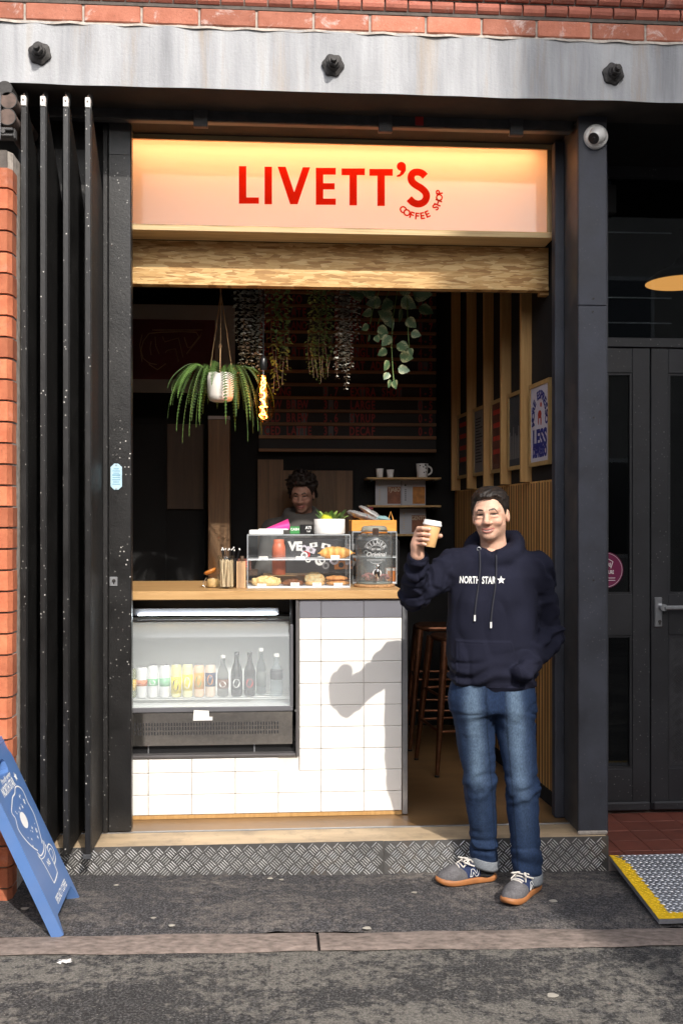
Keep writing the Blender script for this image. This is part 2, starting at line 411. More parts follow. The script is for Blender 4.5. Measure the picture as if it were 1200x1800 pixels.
def black_paint(name, col, chips, rough=0.38):
    m, nt, b = newmat(name)
    co = _coord(nt)
    f = _noise(nt, co, 6, 6, 0.6); c = _ramp(nt, f, [(0.3, [x * 0.7 for x in col]), (0.7, [x * 1.35 for x in col])])
    vo = _n(nt, 'ShaderNodeTexVoronoi'); vo.inputs['Scale'].default_value = 45; nt.links.new(co, vo.inputs['Vector'])
    sp = _ramp(nt, vo.outputs['Distance'], [(0.11, 1.0), (0.18, 0.0)])
    area = _ramp(nt, _noise(nt, co, 2.6, 6, 0.75), [(0.46, 0.0), (0.62, chips)])
    c = _mixc(nt, _mixc(nt, 1.0, sp, area, 'MULTIPLY'), c, (0.55, 0.53, 0.5))
    sc_ = _ramp(nt, _noise(nt, _coord(nt, (1, 1, 0.09)), 42, 4, 0.8), [(0.72, 0.0), (0.8, 0.3 * chips)])
    c = _mixc(nt, sc_, c, (0.4, 0.38, 0.36))
    nt.links.new(c, b.inputs['Base Color'])
    rr = _n(nt, 'ShaderNodeMapRange'); rr.inputs[3].default_value = rough * 0.7; rr.inputs[4].default_value = min(1, rough * 1.5); nt.links.new(f, rr.inputs[0]); nt.links.new(rr.outputs[0], b.inputs['Roughness'])
    _bump(nt, b, _noise(nt, co, 75, 6, 0.7), 0.35, 0.003)
black_paint('black_gloss', (0.010, 0.0095, 0.0095), 1.0, 0.36)
black_paint('door_black', (0.0085, 0.008, 0.008), 0.35, 0.5)
black_paint('post_navy', (0.036, 0.039, 0.052), 0.08, 0.55)
black_paint('door_charcoal', (0.017, 0.0175, 0.021), 0.22, 0.5)
mat('steel_dark', (0.05, 0.052, 0.056), 0.45, var=0.3, scale=12, bump=0.2, dirt=(0.14, 0.1, 0.07), dirt_amt=0.4)
mat('iron', (0.035, 0.032, 0.031), 0.6, metal=0.3, var=0.4, scale=40, bump=0.9, bscale=70)
mat('rusty_steel', (0.13, 0.09, 0.075), 0.75, metal=0.2, var=0.5, scale=25, bump=0.5)
mat('galvanised', (0.42, 0.43, 0.45), 0.4, metal=0.8, var=0.2, scale=20)
def tread(name, col, rough, wear):
    m, nt, b = newmat(name); co = _coord(nt)
    f = _noise(nt, co, 5, 7, 0.7)
    c = _ramp(nt, f, [(0.3, [x * 0.55 for x in col]), (0.55, col), (0.8, [min(1, x * 1.2) for x in col])])
    r = _noise(nt, co, 2.2, 6, 0.7); c = _mixc(nt, _ramp(nt, r, [(0.58, 0.0), (0.78, wear)]), c, (0.28, 0.17, 0.08))
    nt.links.new(c, b.inputs['Base Color']); b.inputs['Metallic'].default_value = 0.75; b.inputs['Roughness'].default_value = rough
    _bump(nt, b, _noise(nt, co, 120, 4), 0.25, 0.002)
tread('tread_plate', (0.15, 0.145, 0.14), 0.6, 0.6)
tread('tread_bar', (0.80, 0.79, 0.77), 0.4, 0.1)  # near white over the dark plate: sun glint on the bars put into colour
tread('ramp_plate', (0.36, 0.37, 0.40), 0.5, 0.15)
tread('ramp_bar', (0.6, 0.61, 0.64), 0.4, 0.05)
black_paint('tread_black', (0.03, 0.03, 0.033), 0.15, 0.42)
mat('yellow_paint', (0.80, 0.50, 0.01), 0.55, var=0.12, scale=20, bump=0.4, dirt=(0.25, 0.16, 0.03), dirt_amt=0.45, dirt_scale=22)
mat('quarry_tile', (0.17, 0.05, 0.033), 0.5, var=0.25, scale=12, bump=0.2, rand=0.12, dirt=(0.09, 0.05, 0.04), dirt_amt=0.4)
mat('grout', (0.26, 0.21, 0.18), 0.9, var=0.2)
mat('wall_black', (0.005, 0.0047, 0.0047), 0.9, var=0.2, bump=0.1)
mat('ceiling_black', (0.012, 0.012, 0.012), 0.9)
mat('shop_floor', (0.20, 0.115, 0.05), 0.33, var=0.4, scale=2.2, stretch=(0.5, 1.6, 1), bump=0.12, bscale=60, dirt=(0.13, 0.09, 0.055), dirt_amt=0.6, dirt_scale=4)
mat('threshold_board', (0.44, 0.33, 0.21), 0.6, var=0.35, scale=4, stretch=(0.4, 2, 2), bump=0.25, dirt=(0.2, 0.16, 0.12), dirt_amt=0.7, dirt_scale=9)
def wood(name, a, b_, scale=3.0, axis=(1, 8, 8), rough=0.5, ring=0.35):
    m, nt, b = newmat(name)
    g = _noise(nt, _coord(nt, axis), scale, 7, 0.62, 1.2)
    c = _ramp(nt, g, [(0.28, a), (0.5, [(x + y) / 2 for x, y in zip(a, b_)]), (0.72, b_)])
    g2 = _noise(nt, _coord(nt, [x * 3 for x in axis]), scale * 3, 4, 0.6)
    c = _mixc(nt, _ramp(nt, g2, [(0.55, 0.0), (0.75, ring)]), c, [x * 0.5 for x in a])
    oi = _n(nt, 'ShaderNodeObjectInfo'); mr = _n(nt, 'ShaderNodeMapRange'); mr.inputs[3].default_value = 0.8; mr.inputs[4].default_value = 1.15
    nt.links.new(oi.outputs['Random'], mr.inputs[0]); hs = _n(nt, 'ShaderNodeHueSaturation'); nt.links.new(mr.outputs[0], hs.inputs['Value']); nt.links.new(c, hs.inputs['Color'])
    nt.links.new(hs.outputs[0], b.inputs['Base Color']); b.inputs['Roughness'].default_value = rough
    _bump(nt, b, g2, 0.15, 0.002)
wood('oak_top', (0.46, 0.25, 0.09), (0.66, 0.41, 0.18), 2.2, (0.7, 9, 9), 0.42)
wood('slat_wood', (0.42, 0.21, 0.06), (0.66, 0.38, 0.13), 3, (9, 9, 0.6), 0.5)
wood('batten_wood', (0.42, 0.22, 0.07), (0.62, 0.37, 0.14), 3, (12, 12, 0.6), 0.5, 0.2)
wood('ply_edge', (0.40, 0.27, 0.12), (0.66, 0.49, 0.27), 3, (0.5, 14, 22), 0.6)
wood('frame_oak', (0.36, 0.22, 0.08), (0.52, 0.35, 0.14), 4, (6, 6, 1), 0.5)
wood('dark_wood', (0.045, 0.024, 0.011), (0.08, 0.043, 0.02), 3, (8, 8, 0.6), 0.6)
wood('panel_wood', (0.09, 0.046, 0.018), (0.17, 0.09, 0.036), 3, (8, 8, 0.5), 0.6)
wood('menu_slat', (0.17, 0.078, 0.03), (0.27, 0.13, 0.05), 3, (0.6, 9, 9), 0.6)
def osb():
    m, nt, b = newmat('osb')
    prev = None; hgt = None
    cols = [(0.0, (0.33, 0.17, 0.05)), (0.35, (0.48, 0.27, 0.09)), (0.65, (0.60, 0.38, 0.15)), (1.0, (0.70, 0.49, 0.23))]
    for k, (ang, s) in enumerate([(0.3, 1.0), (-0.7, 1.1), (1.1, 0.95), (-1.3, 1.2), (0.75, 1.3), (-0.2, 1.1)]):
        co = _coord(nt, (11 * s, 1, 72 * s), (0, ang, 0), rand=False)
        dn = _n(nt, 'ShaderNodeTexNoise'); dn.inputs['Scale'].default_value = 14; nt.links.new(_coord(nt, rand=False), dn.inputs['Vector'])
        ds = _n(nt, 'ShaderNodeVectorMath', operation='MULTIPLY_ADD'); ds.inputs[1].default_value = (0.35, 0, 0.6); nt.links.new(dn.outputs['Color'], ds.inputs[0]); nt.links.new(co, ds.inputs[2])
        vo = _n(nt, 'ShaderNodeTexVoronoi'); vo.inputs['Scale'].default_value = 1.0; nt.links.new(ds.outputs[0], vo.inputs['Vector'])
        sp = _n(nt, 'ShaderNodeSeparateColor'); nt.links.new(vo.outputs['Color'], sp.inputs[0])
        grain = _noise(nt, _coord(nt, (4, 1, 60), (0, ang, 0), rand=False), 4, 3)
        gm = _n(nt, 'ShaderNodeMath', operation='MULTIPLY_ADD'); nt.links.new(grain, gm.inputs[0]); gm.inputs[1].default_value = 0.5; gm.inputs[2].default_value = -0.25
        ga = _n(nt, 'ShaderNodeMath', operation='ADD'); nt.links.new(gm.outputs[0], ga.inputs[0]); nt.links.new(sp.outputs[0], ga.inputs[1])
        c = _ramp(nt, ga.outputs[0], cols)
        if prev is None: prev, hgt = c, sp.outputs[1]
        else:
            mask = _ramp(nt, sp.outputs[2], [(0.5, 0.0), (0.53, 1.0)])
            prev = _mixc(nt, mask, prev, c); hgt = _mixc(nt, mask, hgt, sp.outputs[1])
    dk = _noise(nt, _coord(nt, (20, 1, 45), rand=False), 2.2, 5, 0.7, 1.0)
    prev = _mixc(nt, _ramp(nt, dk, [(0.6, 0.0), (0.74, 0.7)]), prev, (0.13, 0.06, 0.02))
    nt.links.new(prev, b.inputs['Base Color']); b.inputs['Roughness'].default_value = 0.62
    _bump(nt, b, hgt, 0.35, 0.003)
osb()
mat('white_tile', (0.77, 0.745, 0.71), 0.14, var=0.03, scale=3, coat=0.3, rand=0.02)
mat('grey_tile', (0.17, 0.17, 0.19), 0.16, var=0.06, scale=3, coat=0.3, rand=0.03)
mat('tile_grout', (0.70, 0.66, 0.60), 0.9, var=0.1)
mat('aluminium', (0.42, 0.43, 0.45), 0.35, metal=0.9, var=0.1, scale=20)
mat('white_plastic', (0.78, 0.77, 0.75), 0.35, var=0.05)
mat('black_plastic', (0.012, 0.012, 0.013), 0.3, var=0.1)
mat('paper_white', (0.8, 0.79, 0.76), 0.7, var=0.04)
mat('print_white', (0.82, 0.82, 0.8), 0.6, var=0.02)
mat('chrome', (0.75, 0.75, 0.76), 0.12, metal=1.0, var=0.03)
thin_glass('clear_glass', (0.95, 0.97, 0.97), 1.0, 0.01)
thin_glass('acrylic', (0.97, 0.98, 0.985), 1.0, 0.02, 0.02, (0.85, 0.88, 0.9))
thin_glass('acrylic_edge', (0.75, 0.8, 0.83), 1.0, 0.1, 0.45, (0.8, 0.83, 0.85))
thin_glass('dark_window', (0.55, 0.57, 0.58), 1.0, 0.01)

# ================================================================ ground
YS, YC, YK0, YK1 = 4.61, 5.02, 3.80, 3.97        # step face, counter face, kerb outer / inner edge
def sheet(x0, x1, y0, y1, dz, nx=1):
    mb = MB(); xs = [x0 + (x1 - x0) * i / nx for i in range(nx + 1)]
    for i in range(nx):
        a, b = xs[i], xs[i + 1]
        mb.add([(a, y0, gz(a) + dz), (b, y0, gz(b) + dz), (b, y1, gz(b) + dz), (a, y1, gz(a) + dz)], [(0, 1, 2, 3)])
    return mb
rd = MB()
for (x0, x1) in ((-400, -12), (-12, 12), (12, 400)):
    for (y0, y1) in ((-400, -0.5), (-0.5, YK0 + 0.01)):
        rd.add([(x0, y0, gz(x0) - 0.006), (x1, y0, gz(x1) - 0.006), (x1, y1, gz(x1) - 0.006), (x0, y1, gz(x0) - 0.006)], [(0, 1, 2, 3)])
struct('road', rd, 'road_asphalt')
# pavement as a slightly uneven skin, its torn edge meeting the kerb
pv = MB(); rng = random.Random(3); NX = 150
def pav(u, v):
    x = -4 + 9 * u; e = 0.007 * math.sin(x * 9.1) + 0.006 * math.sin(x * 23 + 1) + 0.005 * math.sin(x * 51)
    y = (YK1 + 0.004 + e) * (1 - v) + 5.3 * v
    z = gz(x) + 0.006 + 0.004 * math.sin(x * 3.1 + y * 5) + 0.003 * math.sin(x * 7 - y * 9)
    if v == 0: z -= 0.012
    return (x, y, z)
pv.grid(pav, NX, 14); struct('pavement', pv, 'pavement_asphalt')
kerb = struct('kerb', sheet(-4, 5, YK0 - 0.01, YK1 + 0.03, -0.02), 'mortar_dark')
kx = [-3.9, -2.2, X_(559, 3.88), 1.9, 3.4, 5.0]
for i in range(5):
    a, b = kx[i] + 0.006, kx[i + 1] - 0.006; mb = MB()
    n = 24
    def ks(u, v, a=a, b=b):
        x = a + (b - a) * u; wob = 0.004 * math.sin(x * 13) + 0.003 * math.sin(x * 31 + v * 7)
        y = YK0 + (YK1 - YK0) * v + wob * (1 if v in (0, 1) else 0)
        edge = -0.006 if v in (0, 1) else 0
        return (x, y, gz(x) + 0.004 + edge + 0.002 * math.sin(x * 5 + v * 3))
    mb.grid(ks, n, 6); part('kerb_stone', mb, 'kerb_stone', kerb)

# ================================================================ shell of the building
FZ = 0.147                                                     # shop floor level
AW = at(990, 915, 4.97); BW = at(800, 915, 7.2)               # the slatted right wall runs from A to B
def wall_at(px):
    """point on the right wall seen at photo column px"""
    a = (px - 600) / F; dx, dy = SN + CS * a, CS - SN * a
    ex, ey = BW.x - AW.x, BW.y - AW.y
    t = (AW.x * ey - AW.y * ex) / (dx * ey - dy * ex)
    return t * dx, t * dy
struct('shop_floor', MB().box(-2.2, 1.5, YS + 0.20, 7.5, -0.3, FZ), 'shop_floor')
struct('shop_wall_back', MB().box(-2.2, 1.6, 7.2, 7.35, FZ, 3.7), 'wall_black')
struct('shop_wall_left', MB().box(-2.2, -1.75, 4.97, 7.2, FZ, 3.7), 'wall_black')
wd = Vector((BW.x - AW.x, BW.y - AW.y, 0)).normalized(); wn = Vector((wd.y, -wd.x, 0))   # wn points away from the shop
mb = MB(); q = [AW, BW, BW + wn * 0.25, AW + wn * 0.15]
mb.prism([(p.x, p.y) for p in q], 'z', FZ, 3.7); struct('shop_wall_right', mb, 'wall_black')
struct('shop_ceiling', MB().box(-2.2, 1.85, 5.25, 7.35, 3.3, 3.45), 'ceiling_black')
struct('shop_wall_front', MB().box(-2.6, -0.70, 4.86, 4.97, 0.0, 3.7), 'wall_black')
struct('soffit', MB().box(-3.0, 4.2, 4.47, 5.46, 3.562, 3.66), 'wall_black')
# room behind the neighbouring doors
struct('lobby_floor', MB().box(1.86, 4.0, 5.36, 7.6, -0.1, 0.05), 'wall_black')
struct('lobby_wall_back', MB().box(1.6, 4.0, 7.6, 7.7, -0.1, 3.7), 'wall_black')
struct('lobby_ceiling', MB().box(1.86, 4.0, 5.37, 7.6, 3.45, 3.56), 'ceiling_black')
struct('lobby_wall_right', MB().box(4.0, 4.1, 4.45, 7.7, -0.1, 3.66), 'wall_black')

# ---------------------------------------------------------------- step with tread plate
XL, XR = X_(133, YS), X_(1067, YS)
st = thing('entrance_step', 'low shop step faced with worn aluminium five bar tread plate', 'step', ((XL + XR) / 2, YS, -0.02))
XJ = X_(674, YS)
part('tread_board', MB().box(XL - 0.25, XR - 0.002, YS + 0.004, YS + 0.20, -0.1, FZ + 0.001, 0.004), 'threshold_board', st)
tb = MB().box(XL - 0.25, X_(1008, 4.82), YS + 0.198, YS + 0.21, FZ - 0.02, FZ + 0.006, 0.001); part('floor_rail', tb, 'aluminium', st)
def riser(x0, x1, ylift, name):
    p = part('riser_plate', MB().box(x0, x1, YS - ylift, YS + 0.002 - ylift, gz((x0 + x1) / 2) - 0.03, FZ + 0.002), 'tread_plate', st)
    bars = MB(); pitch = 0.0440
    y0 = YS - ylift
    sq = 0.042; pitch = sq * 1.4142
    nx = int((x1 - x0) / pitch) + 2
    for i in range(nx):
        for j in range(8):
            cx = x0 + i * pitch + (pitch / 2 if j % 2 else 0); cz = FZ - 0.004 - j * pitch / 2
            s = 1 if j % 2 == 0 else -1
            for k in range(4):
                o = (k - 1.5) * 0.0108
                ux, uz = math.cos(R(45)) , s * math.sin(R(45)); vx, vz = -uz, ux
                mx, mz = cx + vx * o, cz + vz * o; L = 0.0195; wdt = 0.0021
                P = [(-L, 0, 0), (-L * .6, wdt, .0), (L * .6, wdt, 0), (L, 0, 0), (L * .6, -wdt, 0), (-L * .6, -wdt, 0), (-L * .6, 0, 1), (L * .6, 0, 1)]
                vs = []
                for (u, v, h) in P:
                    X = mx + ux * u + vx * v; Zz = mz + uz * u + vz * v
                    vs.append((X, y0 - 0.0004 - h * 0.0024, Zz))
                if min(p_[0] for p_ in vs) < x0 or max(p_[0] for p_ in vs) > x1 or max(p_[2] for p_ in vs) > FZ or min(p_[2] for p_ in vs) < gz(mx) - 0.01: continue
                bars.add(vs, [(0, 1, 6), (1, 2, 7, 6), (2, 3, 7), (3, 4, 7), (4, 5, 6, 7), (5, 0, 6)])
    b = part('tread_bars', bars, 'tread_bar', p, kind='stuff')
riser(XL - 0.25, XJ - 0.001, 0.0, 'a'); riser(XJ, XR, 0.0035, 'b')
part('end_plate', MB().box(XR, XR + 0.003, YS - 0.0035, 5.27, -0.06, FZ + 0.002), 'tread_plate', st)

# ---------------------------------------------------------------- painted lintel and bolts
YB = 4.45
ZB0, ZB1 = Z_(163, YB), Z_(57, YB)
ln = thing('lintel_beam', 'long grey painted lintel with rust streaks spanning above the shopfront', 'beam', (0.3, YB, ZB0))
mb = MB()
def lin(u, v):
    x = -2.2 + 5.4 * u; z = ZB0 + (ZB1 - ZB0) * v
    wob = 0.0025 * math.sin(x * 7 + z * 9) + 0.0018 * math.sin(x * 19 - z * 23)
    return (x, YB + wob, z + (0.0008 * math.sin(x * 17) if v == 0 else 0.002 * math.sin(x * 11) * (v == 1)))
mb.grid(lin, 120, 8); part('beam_face', mb, 'lintel_paint', ln)
part('beam_core', MB().box(-2.2, 3.2, YB + 0.006, 4.70, ZB0 + 0.002, ZB1 - 0.004), 'soffit_dark', ln)
for (px, py) in ((71, 95), (585, 116), (1076, 131)):
    p = at(px, py, YB); mb = MB()
    prof = []
    n = 30; vs = []
    for (r, y) in ((0.048, 0.0), (0.048, -0.012), (0.030, -0.02), (0.026, -0.036)):
        for k in range(n):
            a = 2 * math.pi * k / n; rr = r * (1 + (0.07 * math.cos(6 * a + px) if r > 0.04 else 0))
            vs.append((p.x + rr * math.cos(a), YB + y, p.z + rr * math.sin(a)))
    mb.add(vs, [(i * n + k, i * n + (k + 1) % n, (i + 1) * n + (k + 1) % n, (i + 1) * n + k) for i in range(3) for k in range(n)] + [tuple(range(3 * n, 4 * n))])
    bo = part('bolt_plate', mb, 'iron', ln)
    part('bolt_nut', MB().cyl((p.x, YB - 0.034, p.z), (p.x, YB - 0.062, p.z), 0.024, 0.023, 6, smooth=False).cyl((p.x, YB - 0.06, p.z), (p.x, YB - 0.082, p.z), 0.014, 0.012, 10), 'iron', bo)

# ---------------------------------------------------------------- brickwork above the lintel
wl = thing('brick_wall', 'red brickwork with white bloom resting on the grey lintel', 'wall', (0.3, YB + 0.03, ZB1 + 0.002))
part('mortar_bed', MB().box(-2.2, 3.2, YB + 0.012, YB + 0.1, ZB1 - 0.004, ZB1 + 0.35), 'mortar', wl)
mb = MB()
def bed(u, v):
    x = -2.2 + 5.4 * u
    return (x, YB - 0.004 + 0.014 * v + 0.004 * math.sin(x * 23) * (v < 1), ZB1 - 0.006 + 0.02 * v + 0.003 * math.sin(x * 41))
mb.grid(bed, 160, 2); part('mortar_fillet', mb, 'mortar', wl)
L = 0.2535; H = 0.083
rb = shared('brick', MB().box(-L / 2 + 0.005, L / 2 - 0.005, 0, 0.06, 0, H - 0.008, 0.005), 'brick_pale')
x = X_(43, YB) - L * 3 + L / 2
while x < 2.9:
    piece('brick', rb, wl, (x, YB + 0.002 + random.uniform(-.002, .003), ZB1 + 0.012)); x += L
zc = ZB1 + 0.012 + H
part('mortar_joint', MB().box(-2.2, 3.2, YB + 0.004, YB + 0.03, zc - 0.006, zc + 0.012), 'mortar_dark', wl)
# two projecting courses of small rounded bricks
prof = [(0.06, 0.0), (0.0, 0.0), (-0.010, 0.010), (-0.014, 0.024), (-0.011, 0.038), (-0.002, 0.048), (0.06, 0.050)]
for row, (z0, pj, l) in enumerate(((zc + 0.010, 0.0, 0.1045), (zc + 0.064, 0.014, 0.1045), (zc + 0.118, 0.03, 0.1045))):
    mb = MB(); mb.prism([(YB + a - pj + 0.0, b) for a, b in prof], 'x', -l / 2 + 0.004, l / 2 - 0.004)
    mb.v = [(a, b - YB, c) for a, b, c in mb.v]
    me = shared('moulded_brick', mb, 'brick_moulded'); x = -1.95 + 0.03 * row
    while x < 2.9:
        piece('moulded_brick', me, wl, (x, YB + random.uniform(-.002, .002), z0)); x += l
part('mortar_back', MB().box(-2.2, 3.2, YB - 0.004, YB + 0.05, zc + 0.058, zc + 0.2), 'mortar_dark', wl)

# ---------------------------------------------------------------- brick pier at the left
YP = 4.33
xr = X_(13, YP); pier_top = Z_(262, YP, 10)
pr = thing('brick_pier', 'sunlit orange brick pier with splayed corner at the left edge', 'pier', (xr, YP, 0))
part('pier_core', MB().box(-2.4, xr - 0.004, YP + 0.012, 4.9, -0.05, pier_top), 'mortar_dark', pr)
mb = MB().prism([(xr - 0.006, YP + 0.02), (xr + 0.012, YP + 0.05), (xr + 0.012, 4.86), (xr - 0.02, 4.86)], 'z', -0.05, pier_top); part('splay_core', mb, 'mortar', pr)
ph = 0.0905; Lb = 0.236
k = 0; z = -0.02
while z + ph < pier_top:
    cut = 0 if k % 2 else Lb / 2
    poly = [(xr - Lb + cut + 0.005, YP), (xr, YP), (xr + 0.015, YP + 0.028), (xr + 0.015, YP + 0.10), (xr - Lb + cut + 0.005, YP + 0.10)]
    jx = random.uniform(-.0025, .0025)
    mb = MB().prism([(a + jx, b + random.uniform(-.001, .001)) for a, b in poly], 'z', z + 0.0045, z + ph - 0.0045)
    part('brick', mb, 'brick_red', pr)
    xx = xr - Lb + cut
    while xx > -1.95:
        part('brick', MB().box(xx - Lb + 0.005, xx - 0.005, YP + random.uniform(0, .003), YP + 0.1, z + 0.0045, z + ph - 0.0045, 0.004), 'brick_red', pr); xx -= Lb
    z += ph; k += 1
xt0, xt1 = X_(20.5, 4.40), X_(24.5, 4.42)
z = -0.02; k = 0
while z + 0.16 < pier_top + 0.1:
    part('reveal_tile', MB().box(xt0, xt1, 4.395, 4.5, z + 0.002, z + 0.158, 0.003), 'brick_red', pr); z += 0.16; k += 1

# ---------------------------------------------------------------- left top: shutter bars and bracket
p1, p2 = at(15, 176, 4.40), at(13, 205, 4.40)
sb = thing('shutter_bar_bracket', 'two rusty round bar ends above a steel clamp at top left', 'bracket', (p1.x, 4.40, p2.z))
for p in (p1, p2):
    part('bar_end', MB().cyl((p.x, 4.40, p.z), (p.x, 4.8, p.z), 0.036, n=22), 'rusty_steel', sb)
    part('bar_rim', MB().tube([(p.x + 0.036 * math.cos(a), 4.402, p.z + 0.036 * math.sin(a)) for a in np.linspace(0, 2 * math.pi, 21)], 0.003, 6), 'iron', sb)
c = at(14, 235, 4.40)
part('clamp', MB().box(c.x - 0.05, c.x + 0.033, 4.395, 4.43, c.z - 0.022, c.z + 0.022, 0.004).box(c.x - 0.05, c.x + 0.028, 4.375, 4.396, c.z + 0.006, c.z + 0.019, 0.003).box(c.x - 0.05, c.x + 0.028, 4.375, 4.396, c.z - 0.019, c.z - 0.008, 0.003).cyl((c.x - 0.012, 4.398, c.z), (c.x - 0.012, 4.37, c.z), 0.009, n=8), 'steel_dark', sb)
cp = at(14, 155, 4.40)
part('cap_plate', MB().cyl((cp.x - 0.012, 4.40, cp.z), (cp.x - 0.012, 4.6, cp.z), 0.032, n=18), 'iron', sb)
cx = X_(0.5, 4.36)
solo('conduit', MB().tube([(cx - 0.008, 4.36, 2.62 + 0.85), (cx - 0.008, 4.36, Z_(245, 4.36, 0))], 0.012, 10), 'galvanised', 'thin grey conduit at the top of the left frame edge', 'pipe', (cx, 4.36, 3.2))

# ---------------------------------------------------------------- folded steel door
zt, zb = Z_(172, 4.49, 100), FZ + 0.02
fd = thing('folding_door', 'tall black concertina steel door folded open beside the brick pier', 'door', (X_(100, 4.5), 4.6, zb))
for i, (px, tpx) in enumerate(((43, 40), (77, 72), (117, 112), (155.5, 153))):
    x = X_(px, 4.49); xt_ = X_(tpx, 4.49); w_ = 0.0125
    yb_ = 4.86
    # leaf: a pan of sheet steel whose front edge faces the street, chamfered at the top
    lf = part('leaf', MB().prism([(4.49, zb), (4.49, zt - 0.02), (4.52, zt - 0.05), (4.75, zt - 0.28), (yb_, zt - 0.42), (yb_, zb + 0.0)], 'x', x - 0.004 + 0.010, x + 0.004 + 0.010), 'door_black', fd)
    part('edge_strip', MB().box(x - w_, x + w_, 4.478, 4.492, zb - 0.01, zt - 0.045, 0.002), 'black_gloss', lf)
    part('edge_return', MB().box(x + w_ - 0.004, x + w_, 4.492, 4.53, zb - 0.01, zt - 0.06), 'door_black', lf)
    part('back_strip', MB().box(x + 0.004, x + 0.03, yb_ - 0.012, yb_, zb, zt - 0.45), 'door_black', lf)
    part('hanger', MB().box(x - 0.011, x + 0.011, 4.472, 4.50, zt - 0.045, zt + 0.0, 0.003), 'paper_white', lf, label='paint chipped white hanger block')
    part('hanger_pin', MB().cyl((x, 4.474, zt - 0.02), (x, 4.466, zt - 0.02), 0.0035, n=8).cyl((x, 4.486, zt - 0.002), (x, 4.486, zt + 0.012), 0.004, n=6), 'rusty_steel', lf)
    br = MB()
    rr = random.Random(i)
    for _ in range(46):
        bx, by = x + rr.uniform(-.004, .008), 4.50 + rr.uniform(0, .05); dx_, dy_ = rr.uniform(-.012, .014), rr.uniform(-.01, .02)
        br.add([(bx - .0006, by, zt - 0.01), (bx + .0006, by, zt - 0.01), (bx + dx_, by + dy_, zt + rr.uniform(.035, .062))], [(0, 1, 2)])
    part('draught_brush', br, 'steel_dark', lf, kind='stuff')
for k in range(3):
    xa = X_((60, 97, 136)[k], 4.84)
    part('hinge_panel', MB().box(xa - 0.07, xa + 0.07, 4.835, 4.845, zb, zt - 0.1), 'door_black', fd)
part('foot_guide', MB().box(X_(146, 4.47), X_(160, 4.47), 4.47, 4.50, FZ - 0.005, FZ + 0.014, 0.002), 'steel_dark', fd)

# ---------------------------------------------------------------- black closing post with plate and lock
x0, x1 = X_(186, 4.80), X_(231, 4.80); zt2 = Z_(213, 4.80, 210)
cpst = thing('closing_post', 'chipped black painted steel closing post left of the counter', 'post', ((x0 + x1) / 2, 4.8, FZ))
part('post_box', MB().box(x0 + 0.012, x1, 4.80, 4.855, FZ + 0.012, zt2, 0.004), 'black_gloss', cpst)
part('post_flange', MB().box(x0 - 0.012, x0 + 0.011, 4.792, 4.85, FZ + 0.012, zt2 - 0.02, 0.003), 'door_black', cpst)
part('top_block', MB().box(x0 + 0.016, x1 - 0.004, 4.797, 4.80, Z_(272, 4.8, 210), zt2 - 0.004, 0.001), 'steel_dark', cpst)
def hexplate(cx, cz, hw, hh, ch, y):
    return [(cx - hw, cz - hh + ch), (cx - hw * .35, cz - hh), (cx + hw * .35, cz - hh), (cx + hw, cz - hh + ch), (cx + hw, cz + hh - ch), (cx + hw * .35, cz + hh), (cx - hw * .35, cz + hh), (cx - hw, cz + hh - ch)]
mat('plate_blue', (0.42, 0.60, 0.70), 0.35, var=0.1, scale=40)
mat('plate_ink', (0.16, 0.32, 0.42), 0.5)
c = at(205, 838, 4.80)
mb = MB().prism(hexplate(c.x, c.z, 0.0265, 0.062, 0.016, 0), 'y', 4.7955, 4.7995); pl = part('maker_plate', mb, 'plate_blue', cpst, label='small pale blue metal maker plate')
ink = MB()
for k in range(8):
    hw = (0.012, 0.018, 0.014, 0.019, 0.017, 0.019, 0.015, 0.018)[k]; zz = c.z + 0.036 - k * 0.0105
    ink.box(c.x - hw, c.x + hw, 4.7949, 4.7954, zz, zz + (0.004 if k != 3 else 0.007))
part('plate_lines', ink, 'plate_ink', pl)
part('plate_screw', MB().cyl((c.x, 4.7955, c.z + 0.056), (c.x, 4.793, c.z + 0.056), 0.004, n=8).cyl((c.x, 4.7955, c.z - 0.056), (c.x, 4.793, c.z - 0.056), 0.004, n=8), 'galvanised', pl)
c = at(200, 1022, 4.80)
lk = part('lock_plate', MB().box(c.x - 0.019, c.x + 0.019, 4.795, 4.7995, c.z - 0.022, c.z + 0.022, 0.002), 'galvanised', cpst)
part('keyhole', MB().cyl((c.x + 0.002, 4.796, c.z + 0.003), (c.x + 0.002, 4.7925, c.z + 0.003), 0.009, n=14).box(c.x - 0.001, c.x + 0.005, 4.7925, 4.796, c.z - 0.013, c.z), 'iron', lk)
hl = MB()
for (px, py) in ((204, 669), (206, 730), (206, 739), (205, 800), (206, 808), (206, 1436), (206, 1455)):
    q_ = at(px, py, 4.80); hl.cyl((q_.x, 4.7995, q_.z), (q_.x, 4.798, q_.z), 0.005, n=8)
part('screw_head', hl, 'iron', cpst)

